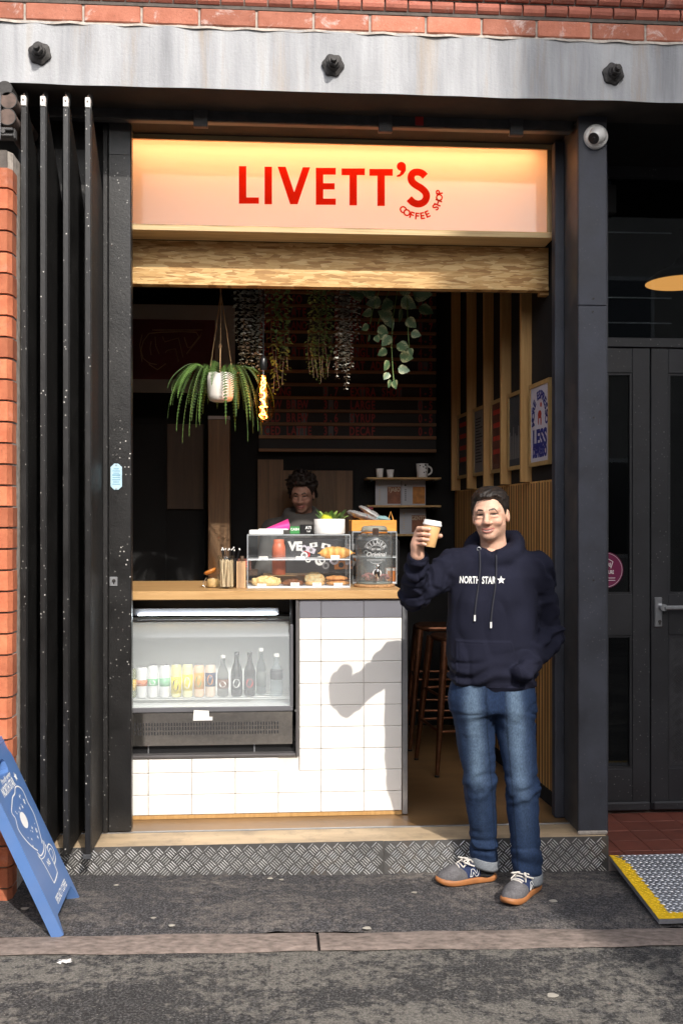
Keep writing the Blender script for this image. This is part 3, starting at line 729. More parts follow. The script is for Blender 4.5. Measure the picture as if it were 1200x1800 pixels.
# ---------------------------------------------------------------- overhead track
ZT = Z_(211, 4.72)
tk = thing('door_track', 'black overhead door track with steel brackets under the lintel', 'rail', (0.3, 4.72, ZT))
xa, xb = X_(186, 4.72), X_(1004, 4.72)
part('track_bar', MB().box(xa - 0.3, xb, 4.70, 4.745, ZT - 0.034, ZT + 0.026, 0.006), 'steel_dark', tk)
part('track_lip', MB().box(xa - 0.3, xb, 4.694, 4.70, ZT - 0.034, ZT - 0.026), 'iron', tk)
part('packing_strip', MB().box(xa, xb, 4.715, 4.76, ZT + 0.034, ZT + 0.046), 'batten_wood', tk)
part('fixing_board', MB().box(xa - 0.3, xb, 4.76, 4.78, ZT - 0.02, 3.56), 'wall_black', tk)
for px in (353, 677, 907):
    x = X_(px, 4.69)
    br = part('track_bracket', MB().box(x - 0.033, x + 0.033, 4.684, 4.694, ZT - 0.052, ZT + 0.046, 0.003).box(x - 0.033, x + 0.033, 4.684, 4.72, ZT - 0.060, ZT - 0.050, 0.002), 'steel_dark', tk)
    part('rusty_lip', MB().box(x - 0.033, x + 0.033, 4.682, 4.70, ZT - 0.0645, ZT - 0.0605), 'rusty_steel', br)
mat('red_tape', (0.35, 0.02, 0.02), 0.4, var=0.1)
x = X_(737, 4.69); part('red_tape', MB().box(x - 0.019, x + 0.019, 4.6925, 4.70, ZT - 0.025, ZT + 0.0262), 'red_tape', tk)

# ---------------------------------------------------------------- right steel post
x0, x1 = X_(1016, 4.63), X_(1066, 4.63)
rp = thing('steel_post', 'dark navy painted steel post standing on the step end', 'post', ((x0 + x1) / 2, 4.7, FZ))
ZJ = Z_(537, 4.63, 1040)
part('post_face', MB().box(x0, x1, 4.63, 4.66, FZ + 0.003, ZJ - 0.001, 0.003), 'post_navy', rp)
part('post_face', MB().box(x0, x1, 4.63, 4.66, ZJ + 0.001, 3.56, 0.003), 'post_navy', rp)
part('post_web', MB().box(x0 + 0.012, x1 - 0.004, 4.661, 4.96, FZ + 0.003, 3.56), 'steel_dark', rp)
part('post_back', MB().box(x0 - 0.035, x0 + 0.012, 4.90, 4.96, FZ + 0.003, 3.54, 0.003), 'post_navy', rp)
part('side_panel', MB().box(x1 - 0.02, 1.705, 4.962, 5.29, 0.02, 3.56), 'post_navy', rp)
sc_ = MB()
for (px, py) in ((1042, 525), (1041, 548), (1042, 734), (1042, 1020)):
    q_ = at(px, py, 4.63); sc_.cyl((q_.x, 4.63, q_.z), (q_.x, 4.627, q_.z), 0.005, n=8)
part('post_screw', sc_, 'iron', rp)
# worn footing and paint chips
part('footing', MB().box(x0 - 0.004, x1 + 0.002, 4.622, 4.64, FZ + 0.001, FZ + 0.022, 0.006), 'mortar', rp)

# ---------------------------------------------------------------- security camera
c = at(1045, 242, 4.63)
cc = thing('security_camera', 'white dome security camera high on the navy steel post', 'camera', (c.x, 4.63, c.z))
part('base_ring', MB().lathe([(0.057, 0), (0.057, 0.018), (0.052, 0.026), (0.046, 0.028)], (c.x, 4.629, c.z), 32, Matrix.Rotation(R(90), 3, 'X')), 'white_plastic', cc)
d = Vector((-0.60, -0.58, -0.55)).normalized(); cc0 = Vector((c.x + 0.003, 4.60, c.z))
ball = MB().lathe([(0.001, -0.042), (0.02, -0.037), (0.034, -0.025), (0.041, -0.008), (0.041, 0.010), (0.036, 0.024), (0.031, 0.033), (0.030, 0.046), (0.026, 0.047)], cc0, 28, d.to_track_quat('Z', 'Y').to_matrix())
by = part('eyeball', ball, 'white_plastic', cc)
part('lens_window', MB().cyl(cc0 + d * 0.044, cc0 + d * 0.0485, 0.0265, n=26), 'black_plastic', by)
part('lens', MB().cyl(cc0 + d * 0.0485 , cc0 + d * 0.051, 0.009, 0.007, n=14), 'iron', by)

# ================================================================ illuminated sign
YF = 5.0
sx0, sx1 = X_(232, YF) - 0.12, X_(973, YF); sz0, sz1 = Z_(411, YF), Z_(244, YF)
sg = thing('shop_sign', 'plywood framed light box sign with red shop lettering', 'sign', ((sx0 + sx1) / 2, YF, sz0))
fw = 0.026
part('frame_rail', MB().box(sx0, sx1, YF, YF + 0.172, sz0, sz0 + 0.03, 0.002), 'ply_edge', sg)
part('frame_rail', MB().box(sx0, sx1, YF, YF + 0.172, sz1 - fw, sz1, 0.002), 'ply_edge', sg)
wood('ply_edge_v', (0.40, 0.27, 0.12), (0.62, 0.45, 0.24), 3, (22, 14, 0.5), 0.6)
part('frame_stile', MB().box(sx1 - 0.034, sx1 - 0.001, YF + 0.001, YF + 0.17, sz0 + 0.0305, sz1 - fw - 0.0005, 0.002), 'ply_edge_v', sg)
part('frame_stile', MB().box(sx0 + 0.001, sx0 + 0.03, YF + 0.001, YF + 0.17, sz0 + 0.0305, sz1 - fw - 0.0005, 0.002), 'ply_edge_v', sg)
mat('sign_inner', (0.8, 0.79, 0.77), 0.8, var=0.02)
part('back_panel', MB().box(sx0 + 0.032, sx1 - 0.036, YF + 0.155, YF + 0.165, sz0 + 0.032, sz1 - fw - 0.002), 'sign_inner', sg)
m, nt, b = newmat('sign_face'); nt.nodes.remove(b); out = nt.nodes['Material Output']
df = _n(nt, 'ShaderNodeBsdfDiffuse'); df.inputs[0].default_value = (0.80, 0.77, 0.77, 1)
tl = _n(nt, 'ShaderNodeBsdfTranslucent'); tl.inputs[0].default_value = (0.85, 0.83, 0.8, 1)
m1 = _n(nt, 'ShaderNodeMixShader'); m1.inputs[0].default_value = 0.55; nt.links.new(df.outputs[0], m1.inputs[1]); nt.links.new(tl.outputs[0], m1.inputs[2])
gl = _n(nt, 'ShaderNodeBsdfGlossy'); gl.inputs['Roughness'].default_value = 0.06
lw = _n(nt, 'ShaderNodeFresnel'); lw.inputs[0].default_value = 1.45
m2 = _n(nt, 'ShaderNodeMixShader'); nt.links.new(lw.outputs[0], m2.inputs[0]); nt.links.new(m1.outputs[0], m2.inputs[1]); nt.links.new(gl.outputs[0], m2.inputs[2]); nt.links.new(m2.outputs[0], out.inputs[0])
part('sign_face', MB().add([(sx0 + 0.031, YF + 0.012, sz0 + 0.031), (sx1 - 0.035, YF + 0.012, sz0 + 0.031), (sx1 - 0.035, YF + 0.012, sz1 - fw - 0.001), (sx0 + 0.031, YF + 0.012, sz1 - fw - 0.001)], [(0, 1, 2, 3)]), 'sign_face', sg)
# the warm lamp strip inside the top of the box
led = emat('sign_led', (1.0, 0.47, 0.19), 6.0)
part('lamp_strip', MB().box(sx0 + 0.08, sx1 - 0.09, YF + 0.05, YF + 0.12, sz1 - fw - 0.016, sz1 - fw - 0.006), led, sg)
m, nt, b = newmat('sign_red'); nt.nodes.remove(b)
d1 = _n(nt, 'ShaderNodeBsdfDiffuse'); d1.inputs[0].default_value = (0.66, 0.03, 0.01, 1); t1 = _n(nt, 'ShaderNodeBsdfTranslucent'); t1.inputs[0].default_value = (0.85, 0.03, 0.012, 1)
x1_ = _n(nt, 'ShaderNodeMixShader'); x1_.inputs[0].default_value = 0.65; nt.links.new(d1.outputs[0], x1_.inputs[1]); nt.links.new(t1.outputs[0], x1_.inputs[2]); nt.links.new(x1_.outputs[0], nt.nodes['Material Output'].inputs[0])
yl = YF + 0.0105
def let(px, py): p = at(px, py, yl); return (p.x, p.z)
# the row of capitals, each an outline on the photographed baseline (which drops slightly to the right)
def L_(pts): return [let(*q) for q in pts]
polys = {
 'L': [[(420, 292), (433, 292), (433, 347), (455, 347), (455, 358), (420, 358)]],
 'I': [[(465, 293), (478, 293), (478, 359), (465, 359)]],
 'V': [[(488, 293), (502, 293), (517, 338), (532, 294), (545, 294), (523, 359), (510, 359)]],
 'E': [[(555, 295), (590, 295), (590, 307), (568, 307), (568, 322), (588, 322), (588, 333), (568, 333), (568, 349), (590, 349), (590, 360), (555, 360)]],
 'T': [[(600, 296), (641, 296), (641, 308), (627, 308), (627, 361), (614, 361), (614, 308), (600, 308)]],
 'T2': [[(649, 297), (690, 297), (690, 309), (676, 309), (676, 362), (663, 362), (663, 309), (649, 309)]],
}
for k, ps in polys.items():
    part('letter_' + k[0].lower(), MB().add([(a, yl, z) for a, z in L_(ps[0])], [tuple(range(len(ps[0])))]), 'sign_red', sg)
# S as a stroked spine
sp = [(747, 310), (741, 304.5), (733, 302.5), (725.5, 304.5), (722, 311.5), (724, 319.5), (731, 325.5), (740, 331), (747.5, 338.5), (749, 347), (744.5, 355), (735.5, 358.5), (726, 356), (718.5, 349)]
def spline(pts, n=6):
    out = []
    P = [pts[0]] + pts + [pts[-1]]
    for i in range(1, len(P) - 2):
        for k in range(n):
            t = k / n; p0, p1, p2, p3 = P[i - 1], P[i], P[i + 1], P[i + 2]
            out.append(tuple(0.5 * ((2 * p1[j]) + (-p0[j] + p2[j]) * t + (2 * p0[j] - 5 * p1[j] + 4 * p2[j] - p3[j]) * t * t + (-p0[j] + 3 * p1[j] - 3 * p2[j] + p3[j]) * t ** 3) for j in range(len(p1))))
    out.append(tuple(pts[-1])); return out
def stroke(pts, w):
    """flat ribbon polygon strips (list of quads) of width w round a 2-D polyline"""
    L, Rr = [], []
    for i, p in enumerate(pts):
        a = pts[max(0, i - 1)]; b = pts[min(len(pts) - 1, i + 1)]
        dx, dy = b[0] - a[0], b[1] - a[1]; n = math.hypot(dx, dy) or 1
        ww = w[i] if isinstance(w, list) else w
        L.append((p[0] - dy / n * ww / 2, p[1] + dx / n * ww / 2)); Rr.append((p[0] + dy / n * ww / 2, p[1] - dx / n * ww / 2))
    return L, Rr
def ribbon(mb, pts, w, fn3):
    L, Rr = stroke(pts, w); n = len(L)
    mb.add([fn3(*p) for p in L + Rr], [(i, i + 1, n + i + 1, n + i) for i in range(n - 1)]); return mb
s2 = spline(sp, 6); mb = MB(); Lh, Rh = stroke(s2, 12.5)
poly = Lh + Rh[::-1]; mb.prism(L_(poly), 'y', yl, yl + 0.003); 
mb2 = MB(); n = len(Lh)
fr = [let(*p) for p in Lh]; bk = [let(*p) for p in Rh]
for ya in (yl,):
    mb2.add([(a, ya, z) for a, z in fr + bk], [(i, i + 1, n + i + 1, n + i) for i in range(n - 1)])
part('letter_s', mb2, 'sign_red', sg)
ap = MB(); cx, cz = let(705, 293)
pts = [(705 + 8 * math.cos(a), 292.5 + 8 * math.sin(a)) for a in np.linspace(0, 2 * math.pi, 20, endpoint=False)]
ap.add([(a, yl, z) for a, z in L_(pts)], [tuple(range(20))])
tl_ = L_([(713, 293), (713, 300), (709, 306), (703, 310.5), (697, 311), (697, 308.5), (702, 306), (705, 299)]); ap.add([(a, yl - .0003, z) for a, z in tl_], [tuple(range(8))])
part('apostrophe', ap, 'sign_red', sg)
small = MB(); txt = 'COFFEE SHOP'; ccx, ccy, rad = 735, 343, 37.5
for i, ch in enumerate(txt):
    ang = R(138) - R(146) * (i / (len(txt) - 1))            # from lower left round to the right
    px, py = ccx + rad * math.cos(ang), ccy + rad * math.sin(ang)
    if ch == ' ': continue
    p = at(px, py, yl)
    right = Vector((math.sin(ang), 0, math.cos(ang))); up = Vector((-math.cos(ang), 0, math.sin(ang)))
    text_on(small, ch, 0.047, frame_M((p.x, yl, p.z), right, up), fat=0.0016)
part('small_lettering', small, 'sign_red', sg)

# ================================================================ chipboard header
YO = 5.175
ox0, ox1 = X_(232, YO) - 0.1, X_(963, YO); oz0, oz1 = Z_(505, YO), Z_(411, YF) - 0.002
hd = thing('chipboard_header', 'flaky orange strand board header under the shop sign', 'board', ((ox0 + ox1) / 2, YO, oz0))
part('board', MB().box(ox0, ox1, YO, YO + 0.018, oz0 + 0.0185, oz1), 'osb', hd)
part('bottom_lip', MB().box(ox0, ox1 + 0.002, YO - 0.002, YO + 0.06, oz0, oz0 + 0.018, 0.001), 'osb', hd)
part('end_batten', MB().box(ox1 - 0.04, ox1 + 0.012, YO + 0.02, YO + 0.07, oz0 - 0.02, oz0 - 0.0005, 0.002), 'batten_wood', hd)
struct('header_wall', MB().box(-2.2, 1.5, YO + 0.075, YO + 0.16, oz0 + 0.02, 3.6), 'wall_black')

# ================================================================ right slatted wall
def on_wall(s, off, z): p = AW + wd * s - wn * off; return Vector((p.x, p.y, z))
WL = (BW - AW).length; wrot = math.atan2(wd.y, wd.x)
sw = thing('slat_panelling', 'orange timber slat panelling along the right wall of the shop', 'panelling', (AW.x, AW.y, FZ + 0.07))
ZS = 1.855
part('backing_board', MB().prism([(p.x, p.y) for p in (on_wall(0, 0.001, 0), on_wall(WL - .01, 0.001, 0), on_wall(WL - .01, 0.012, 0), on_wall(0, 0.012, 0))], 'z', FZ + 0.08, ZS - 0.01), 'dark_wood', sw)
me = shared('slat', MB().box(-0.0165, 0.0165, -0.045, 0.0, 0, ZS - FZ - 0.07, 0.003), 'slat_wood')
s = 0.045
while s < WL - 0.03:
    piece('slat', me, sw, on_wall(s, 0.0125, FZ + 0.07), wrot + math.pi, None); s += 0.0455
for o in [o for o in sw.children if o.name.startswith('slat')]:
    o.rotation_euler.z = wrot
    # slats stand out of the wall towards the shop
bt = shared('batten', MB().box(-0.013, 0.013, -0.001, 0.062, 0, 3.3 - ZS, 0.002), 'batten_wood')
for px in (933, 897, 866, 836, 808):
    wx, wy = wall_at(px); ss = (Vector((wx, wy, 0)) - Vector((AW.x, AW.y, 0))).length
    piece('batten', bt, sw, on_wall(ss, 0.001, ZS), wrot)
part('end_post', MB().prism([(X_(982, 4.94), 4.94), (X_(992.5, 4.94), 4.94), (X_(992.5, 4.94), 4.99), (X_(982, 4.94), 4.99)], 'z', FZ + 0.05, Z_(271, 4.94, 987)), 'batten_wood', sw)
part('dark_capping', MB().box(X_(993, 4.93), X_(1004, 4.93), 4.93, 4.985, FZ + 0.003, 3.5), 'door_charcoal', sw)
struct('skirting', MB().prism([(p.x, p.y) for p in (on_wall(0.02, 0.001, 0), on_wall(WL - .01, 0.001, 0), on_wall(WL - .01, 0.02, 0), on_wall(0.02, 0.02, 0))], 'z', FZ + 0.001, FZ + 0.078), 'wall_black')

# framed posters
thin_glass('poster_glass', (0.97, 0.98, 0.98), 0.12, 0.05)
def poster(pa, pb, label, paper, draw):
    sa = (Vector((*wall_at(pa), 0)) - Vector((AW.x, AW.y, 0))).length; sb_ = (Vector((*wall_at(pb), 0)) - Vector((AW.x, AW.y, 0))).length
    near, far = min(sa, sb_), max(sa, sb_)
    z0, z1 = 1.935, 2.385
    t = thing('framed_poster', label, 'poster', on_wall((near + far) / 2, 0.02, z0), 'framed posters on the right wall')
    def slab(s0, s1, o0, o1, a, b): return MB().prism([(p.x, p.y) for p in (on_wall(s0, o0, 0), on_wall(s1, o0, 0), on_wall(s1, o1, 0), on_wall(s0, o1, 0))], 'z', a, b)
    w_ = 0.022
    part('frame_side', slab(near, near + w_, 0.015, 0.036, z0, z1), 'frame_oak', t); part('frame_side', slab(far - w_, far, 0.015, 0.036, z0, z1), 'frame_oak', t)
    part('frame_rail', slab(near + w_, far - w_, 0.016, 0.035, z0, z0 + w_), 'frame_oak', t); part('frame_rail', slab(near + w_, far - w_, 0.016, 0.035, z1 - w_, z1), 'frame_oak', t)
    pr_ = part('print', slab(near + w_, far - w_, 0.02, 0.028, z0 + w_, z1 - w_), paper, t)
    W, H = far - near - 2 * w_, z1 - z0 - 2 * w_
    mid = on_wall((near + far) / 2, 0.0292, (z0 + z1) / 2)
    Mx = frame_M(mid, -wd, (0, 0, 1))                # reads left to right seen from inside the shop
    draw(pr_, Mx, W, H)
    part('glazing', slab(near + w_, far - w_, 0.0315, 0.033, z0 + w_, z1 - w_), 'poster_glass', t)
mat('ink_blue', (0.03, 0.035, 0.22), 0.7, var=0.05); mat('ink_red', (0.5, 0.05, 0.03), 0.7); mat('ink_black', (0.015, 0.015, 0.018), 0.7)
mat('poster_lilac', (0.62, 0.58, 0.66), 0.7, var=0.04); mat('poster_brown', (0.13, 0.045, 0.03), 0.7, var=0.4, scale=14); mat('poster_grey', (0.2, 0.19, 0.19), 0.7, var=0.1); mat('poster_dark', (0.05, 0.052, 0.06), 0.7, var=0.3)
def dr1(p, M_, W, H):
    b = MB()
    for i, ch in enumerate('MORE ESPRESSO'):
        if ch == ' ': continue
        t = i / 12; ang = R(188) - R(196) * t
        cx, cz = math.cos(ang) * W * 0.37, math.sin(ang) * H * 0.30 + H * 0.08
        tang = Vector((math.sin(ang), -math.cos(ang), 0)) ; up = Vector((math.cos(ang), math.sin(ang), 0))
        vs, fs = text_geo(ch, 0.062, 0.003); b.add([M_ @ (Vector((cx, cz, 0)) + tang * v.x + up * v.y) for v in vs], fs)
    for txt, size, zz, sx in (('LESS', 0.125, -0.20, 1.0), ('DEPRESSO', 0.075, -0.375, 0.92)):
        vs, fs = text_geo(txt, size, 0.006, sx=sx); wdt = max(v.x for v in vs) - min(v.x for v in vs); k = W * 0.78 / wdt
        b.add([M_ @ Vector((v.x * k, v.y + zz * H, 0)) for v in vs], fs)
    part('lettering', b, 'ink_blue', p)
    g = MB()
    for (cx, cz, rx, rz) in ((0.0, 0.05, .03, .022), (0.02, 0.10, .014, .014), (-.02, .02, .008, .026), (.02, .015, .009, .026)):
        g.add([M_ @ Vector((cx + rx * math.cos(a), cz + rz * math.sin(a), 0.0)) for a in np.linspace(0, 2 * math.pi, 14, endpoint=False)], [tuple(range(14))])
    part('red_shape', g, 'ink_red', p)
def dr2(p, M_, W, H):
    b = MB()
    rr = random.Random(4)
    for k in range(7):
        x = -W / 2 + W * (k + .5) / 7; h = rr.uniform(.3, .7) * H
        b.add([M_ @ Vector(q) for q in ((x - .012, -H * .4, 0), (x + .012, -H * .4, 0), (x + .008, -H * .4 + h, 0), (x - .008, -H * .4 + h, 0))], [(0, 1, 2, 3)])
    part('figures', b, 'poster_grey', p)
def dr3(p, M_, W, H):
    b = MB()
    for k in range(4):
        z = H * (.33 - .2 * k); b.add([M_ @ Vector(q) for q in ((-W * .36, z, 0), (W * .36, z, 0), (W * .36, z + .03, 0), (-W * .36, z + .03, 0))], [(0, 1, 2, 3)])
    part('bands', b, 'ink_red', p)
def dr4(p, M_, W, H):
    b = MB(); rr = random.Random(9)
    for k in range(15):
        z = H * (.36 - .05 * k); w_ = W * rr.uniform(.2, .38)
        b.add([M_ @ Vector(q) for q in ((-W * .36, z, 0), (-W * .36 + 2 * w_ * .95, z, 0), (-W * .36 + 2 * w_ * .95, z + .008, 0), (-W * .36, z + .008, 0))], [(0, 1, 2, 3)])
    part('text_lines', b, 'ink_black', p)
poster(939, 976, 'white framed poster with blue lettering nearest the street on the right wall', 'poster_lilac', dr1)
poster(901, 926, 'second poster from the street with tall grey figures on dark paper', 'poster_dark', dr2)
poster(870, 892, 'third poster from the street printed in dark brown bands', 'poster_brown', dr3)
poster(839, 860, 'fourth poster from the street filled with lines of small text', 'poster_grey', dr4)
poster(811, 830, 'darkest framed poster deepest in the shop on the right wall', 'poster_dark', dr3)

# ================================================================ neighbouring doorway
YD = 5.28; LZ = 0.055
dx0, dxm, dx1 = X_(1060, YD), X_(1142.5, YD), X_(1142.5, YD) + 0.82
ztop = Z_(612, YD, 1130)
for (a, b, label, right) in ((1.71, dxm - 0.003, 'charcoal glazed door leaf with a maroon round sticker', False), (dxm + 0.003, dx1, 'charcoal door leaf with lever handle and dark tread plate panel', True)):
    d = thing('entrance_door', label, 'door', ((a + b) / 2, YD, LZ), 'double doors of the neighbouring entrance')
    z0, zm0, zm1, z1 = LZ + 0.012, Z_(1117, YD, 1100), Z_(1045, YD, 1100), ztop
    st_l = 0.098; zl = Z_(1352, YD, 1100); zu = Z_(655, YD, 1100)
    ia, ib = a + st_l, b - st_l
    part('stile', MB().box(a, ia, YD, YD + 0.045, z0, z1, 0.003), 'door_charcoal', d); part('stile', MB().box(ib, b, YD, YD + 0.045, z0, z1, 0.003), 'door_charcoal', d)
    part('bottom_rail', MB().box(ia, ib, YD + 0.001, YD + 0.044, z0, zl, 0.002), 'door_charcoal', d)
    part('lock_rail', MB().box(ia, ib, YD + 0.001, YD + 0.044, zm0, zm1, 0.002), 'door_charcoal', d)
    part('top_rail', MB().box(ia, ib, YD + 0.001, YD + 0.044, zu, z1 - 0.001, 0.002), 'door_charcoal', d)
    bead = MB()
    for (q0, q1) in ((zl, zm0), (zm1, zu)):
        bead.box(ia, ia + 0.012, YD + 0.008, YD + 0.03, q0, q1).box(ib - 0.012, ib, YD + 0.008, YD + 0.03, q0, q1)
        bead.box(ia + 0.012, ib - 0.012, YD + 0.008, YD + 0.03, q0, q0 + 0.012).box(ia + 0.012, ib - 0.012, YD + 0.008, YD + 0.03, q1 - 0.012, q1)
    part('glazing_bead', bead, 'door_charcoal', d)
    part('pane', MB().box(ia + 0.001, ib - 0.001, YD + 0.02, YD + 0.026, zm1, zu), 'dark_window', d)
    part('weather_bar', MB().box(a + 0.004, b - 0.004, YD - 0.022, YD - 0.001, z0 + 0.002, z0 + 0.05, 0.008), 'door_charcoal', d)
    if not right:
        part('pane', MB().box(ia + 0.001, ib - 0.001, YD + 0.02, YD + 0.026, zl, zm0), 'dark_window', d)
        mat('maroon', (0.16, 0.008, 0.06), 0.4, var=0.08)
        c = at(1063, 1002, YD + 0.018); r = 33 / 1750 * 5.27
        stk = part('round_sticker', MB().lathe([(r, 0), (r, 0.001)], (c.x, YD + 0.0185, c.z), 40, Matrix.Rotation(R(90), 3, 'X')), 'maroon', d)
        ring = MB().tube([(c.x + r * .93 * math.cos(t), YD + 0.0172, c.z + r * .93 * math.sin(t)) for t in np.linspace(0, 2 * math.pi, 49)], 0.0011, 5)
        hx = [(-.55, .35), (0, .70), (.42, .46), (.30, .10)]
        for (q0, q1) in zip(hx[:-1], hx[1:]): ring.tube([(c.x + r * q0[0], YD + 0.0168, c.z + r * q0[1]), (c.x + r * q1[0], YD + 0.0168, c.z + r * q1[1])], 0.0022, 4)
        for txt, zz in (('CURE', .28), ('FOR', .08), ('CULTURE', -.12)):
            text_on(ring, txt, 0.028, frame_M((c.x + (0.01 if txt != 'FOR' else -.012), YD + 0.0168, c.z + zz * r), (1, 0, 0), (0, 0, 1)), fat=0.0005, sx=0.62)
        for zz in (-.45, -.58): ring.box(c.x - r * .1, c.x + r * .55, YD + 0.0166, YD + 0.017, c.z + zz * r, c.z + zz * r + 0.003)
        part('sticker_print', ring, 'print_white', stk)
    else:
        part('tread_panel', MB().box(ia + 0.001, ib - 0.001, YD + 0.014, YD + 0.026, zl, zm0), 'tread_black', d)
        bars = MB(); pt = 0.0594
        for i in range(int((ib - ia) / pt) + 1):
            for j in range(int((zm0 - zl) / pt * 2) + 1):
                cx, cz = ia + i * pt + (pt / 2 if j % 2 else 0), zl + 0.012 + j * pt / 2; s_ = 1 if j % 2 else -1
                for k in range(4):
                    o = (k - 1.5) * 0.0108; ux, uz = .7071, s_ * .7071; vx, vz = -uz, ux; mx, mz = cx + vx * o, cz + vz * o; Lq = 0.0195
                    vs = [(mx + ux * u + vx * v, YD + 0.0136 - h * 0.003, mz + uz * u + vz * v) for u, v, h in ((-Lq, 0, 0), (0, .0022, 0), (Lq, 0, 0), (0, -.0022, 0), (-Lq * .5, 0, 1), (Lq * .5, 0, 1))]
                    if min(q[0] for q in vs) < ia + .012 or max(q[0] for q in vs) > ib - .012 or min(q[2] for q in vs) < zl + .012 or max(q[2] for q in vs) > zm0 - .012: continue
                    bars.add(vs, [(0, 1, 5, 4), (1, 2, 5), (2, 3, 5), (3, 0, 4, 5)])
        part('tread_bars', bars, 'tread_black', d, kind='stuff')
        c = at(1155, 1076, YD)
        hp = part('handle_plate', MB().box(c.x - 0.024, c.x + 0.024, YD - 0.012, YD, c.z - 0.082, c.z + 0.082, 0.006), 'aluminium', d)
        hz = at(1161, 1067, YD)
        part('lever', MB().cyl((hz.x, YD - 0.012, hz.z), (hz.x, YD - 0.045, hz.z), 0.019, n=16).box(hz.x, hz.x + 0.15, YD - 0.055, YD - 0.036, hz.z - 0.011, hz.z + 0.011, 0.005), 'galvanised', hp)
        kz = at(1157, 1092, YD); part('key_cylinder', MB().cyl((kz.x, YD - 0.012, kz.z), (kz.x, YD - 0.017, kz.z), 0.0085, n=12).box(kz.x - .005, kz.x + .005, YD - .0165, YD - .012, kz.z - .017, kz.z), 'iron', hp)
# transom light above the doors
ts = thing('transom_window', 'dark glazed transom with thin bars above the neighbouring doors', 'window', (dxm, YD, ztop))
part('transom_rail', MB().box(1.71, dxm + 0.9, YD - 0.01, YD + 0.05, ztop + 0.004, ztop + 0.055, 0.003), 'door_charcoal', ts)
part('pane', MB().box(1.71, dxm + 0.9, YD + 0.02, YD + 0.026, ztop + 0.055, 3.5), 'dark_window', ts)
for py in (411, 525, 569):
    zz = Z_(py, YD + .1, 1130); part('louvre_bar', MB().box(1.71, dxm + 0.15, YD + 0.08, YD + 0.09, zz - 0.002, zz + 0.003), 'galvanised', ts)
part('head_frame', MB().box(1.71, dxm + 0.9, YD - 0.01, YD + 0.05, 3.5, 3.56), 'door_charcoal', ts)
zz = Z_(340, 6.6, 1180); solo('ceiling_duct', MB().box(X_(1145, 6.6), 3.95, 6.6, 7.0, Z_(366, 6.6, 1180), Z_(316, 6.6, 1180), 0.01), 'poster_grey', 'grey duct behind the transom glass at top right', 'duct', (X_(1190, 6.6), 6.6, zz))
g = at(1163, 367.5, 6.58); solo('indicator_light', MB().lathe([(0.001, -.008), (.007, -.004), (.007, .004), (.001, .008)], g, 10), emat('green_led', (0.1, 1.0, 0.45), 4.0), 'tiny green indicator light behind the transom glass', 'light', g)
# pendant lamp in the lobby
c = at(1190, 497, 6.0); c.x = X_(1195, 6.0)
pdn = thing('pendant_lamp', 'wide shallow pendant lamp glowing orange behind the transom', 'lamp', (c.x, 6.0, c.z))
part('shade', MB().lathe([(0.215, 0.0), (0.20, 0.02), (0.14, 0.07), (0.05, 0.11), (0.03, 0.15)], c, 36), 'black_plastic', pdn)
part('glowing_disc', MB().lathe([(0.21, -0.002), (0.17, 0.004), (0.001, 0.006)], c, 36), emat('pendant_glow', (1.0, 0.45, 0.11), 1.1), pdn)
part('flex', MB().cyl((c.x, 6.0, c.z + 0.15), (c.x, 6.0, 3.46), 0.004, n=6), 'black_plastic', pdn)

# lobby threshold: quarry tiles and the ramp
lf = struct('lobby_step', MB().box(XR + 0.004, 3.6, 4.604, 5.36, -0.15, LZ - 0.006), 'grout')
tw = 0.152; rng2 = random.Random(2)
y = 4.606
for r_ in range(5):
    x = XR + 0.006 - 0.07
    y1 = y + (0.06 if r_ == 0 else tw)
    while x < 3.5:
        a = max(x, XR + 0.006)
        if x + tw - a > 0.02: part('floor_tile', MB().box(a + 0.002, x + tw - 0.002, y + 0.002, min(y1, 5.35) - 0.002, LZ - 0.012, LZ + rng2.uniform(0, .001), 0.0015), 'quarry_tile', lf)
        x += tw
    y = y1
# metal ramp plate with yellow edge
pA, pB = at(1069, 1508, 4.60), at(1160, 1634, 3.975)
xA, xB = XR + 0.006, X_(1158, 3.98)
rp_ = thing('metal_ramp', 'diamond plate metal ramp with yellow painted edge at lower right', 'ramp', ((xA + 2.6) / 2, 4.2, gz(1.5)))
zA, zB = LZ + 0.004, gz(1.55) + 0.028
yA, yB = 4.602, 3.985
def rpt(u, v):        # u across from the yellow edge, v from top to kerb
    xe = xA + (xB - xA) * v
    return Vector((xe + (3.1 - xe) * u, yA + (yB - yA) * v, zA + (zB - zA) * v))
mb = MB(); q = [rpt(0, 0), rpt(1, 0), rpt(1, 1), rpt(0, 1)]
mb.add(q + [p - Vector((0, 0, 0.02)) for p in q], [(0, 1, 2, 3), (7, 6, 5, 4), (0, 3, 7, 4), (3, 2, 6, 7), (0, 4, 5, 1)]); part('plate', mb, 'ramp_plate', rp_)
lug = MB(); lugy = MB(); nrm = (q[1] - q[0]).cross(q[3] - q[0]).normalized()
if nrm.z < 0: nrm = -nrm
ew = 0.062
def band(x, y, v):
    xe = xA + (xB - xA) * v
    return (x - xe) < ew or (yA + (yB - yA) * v) - yB < ew * 0.75
i = 0
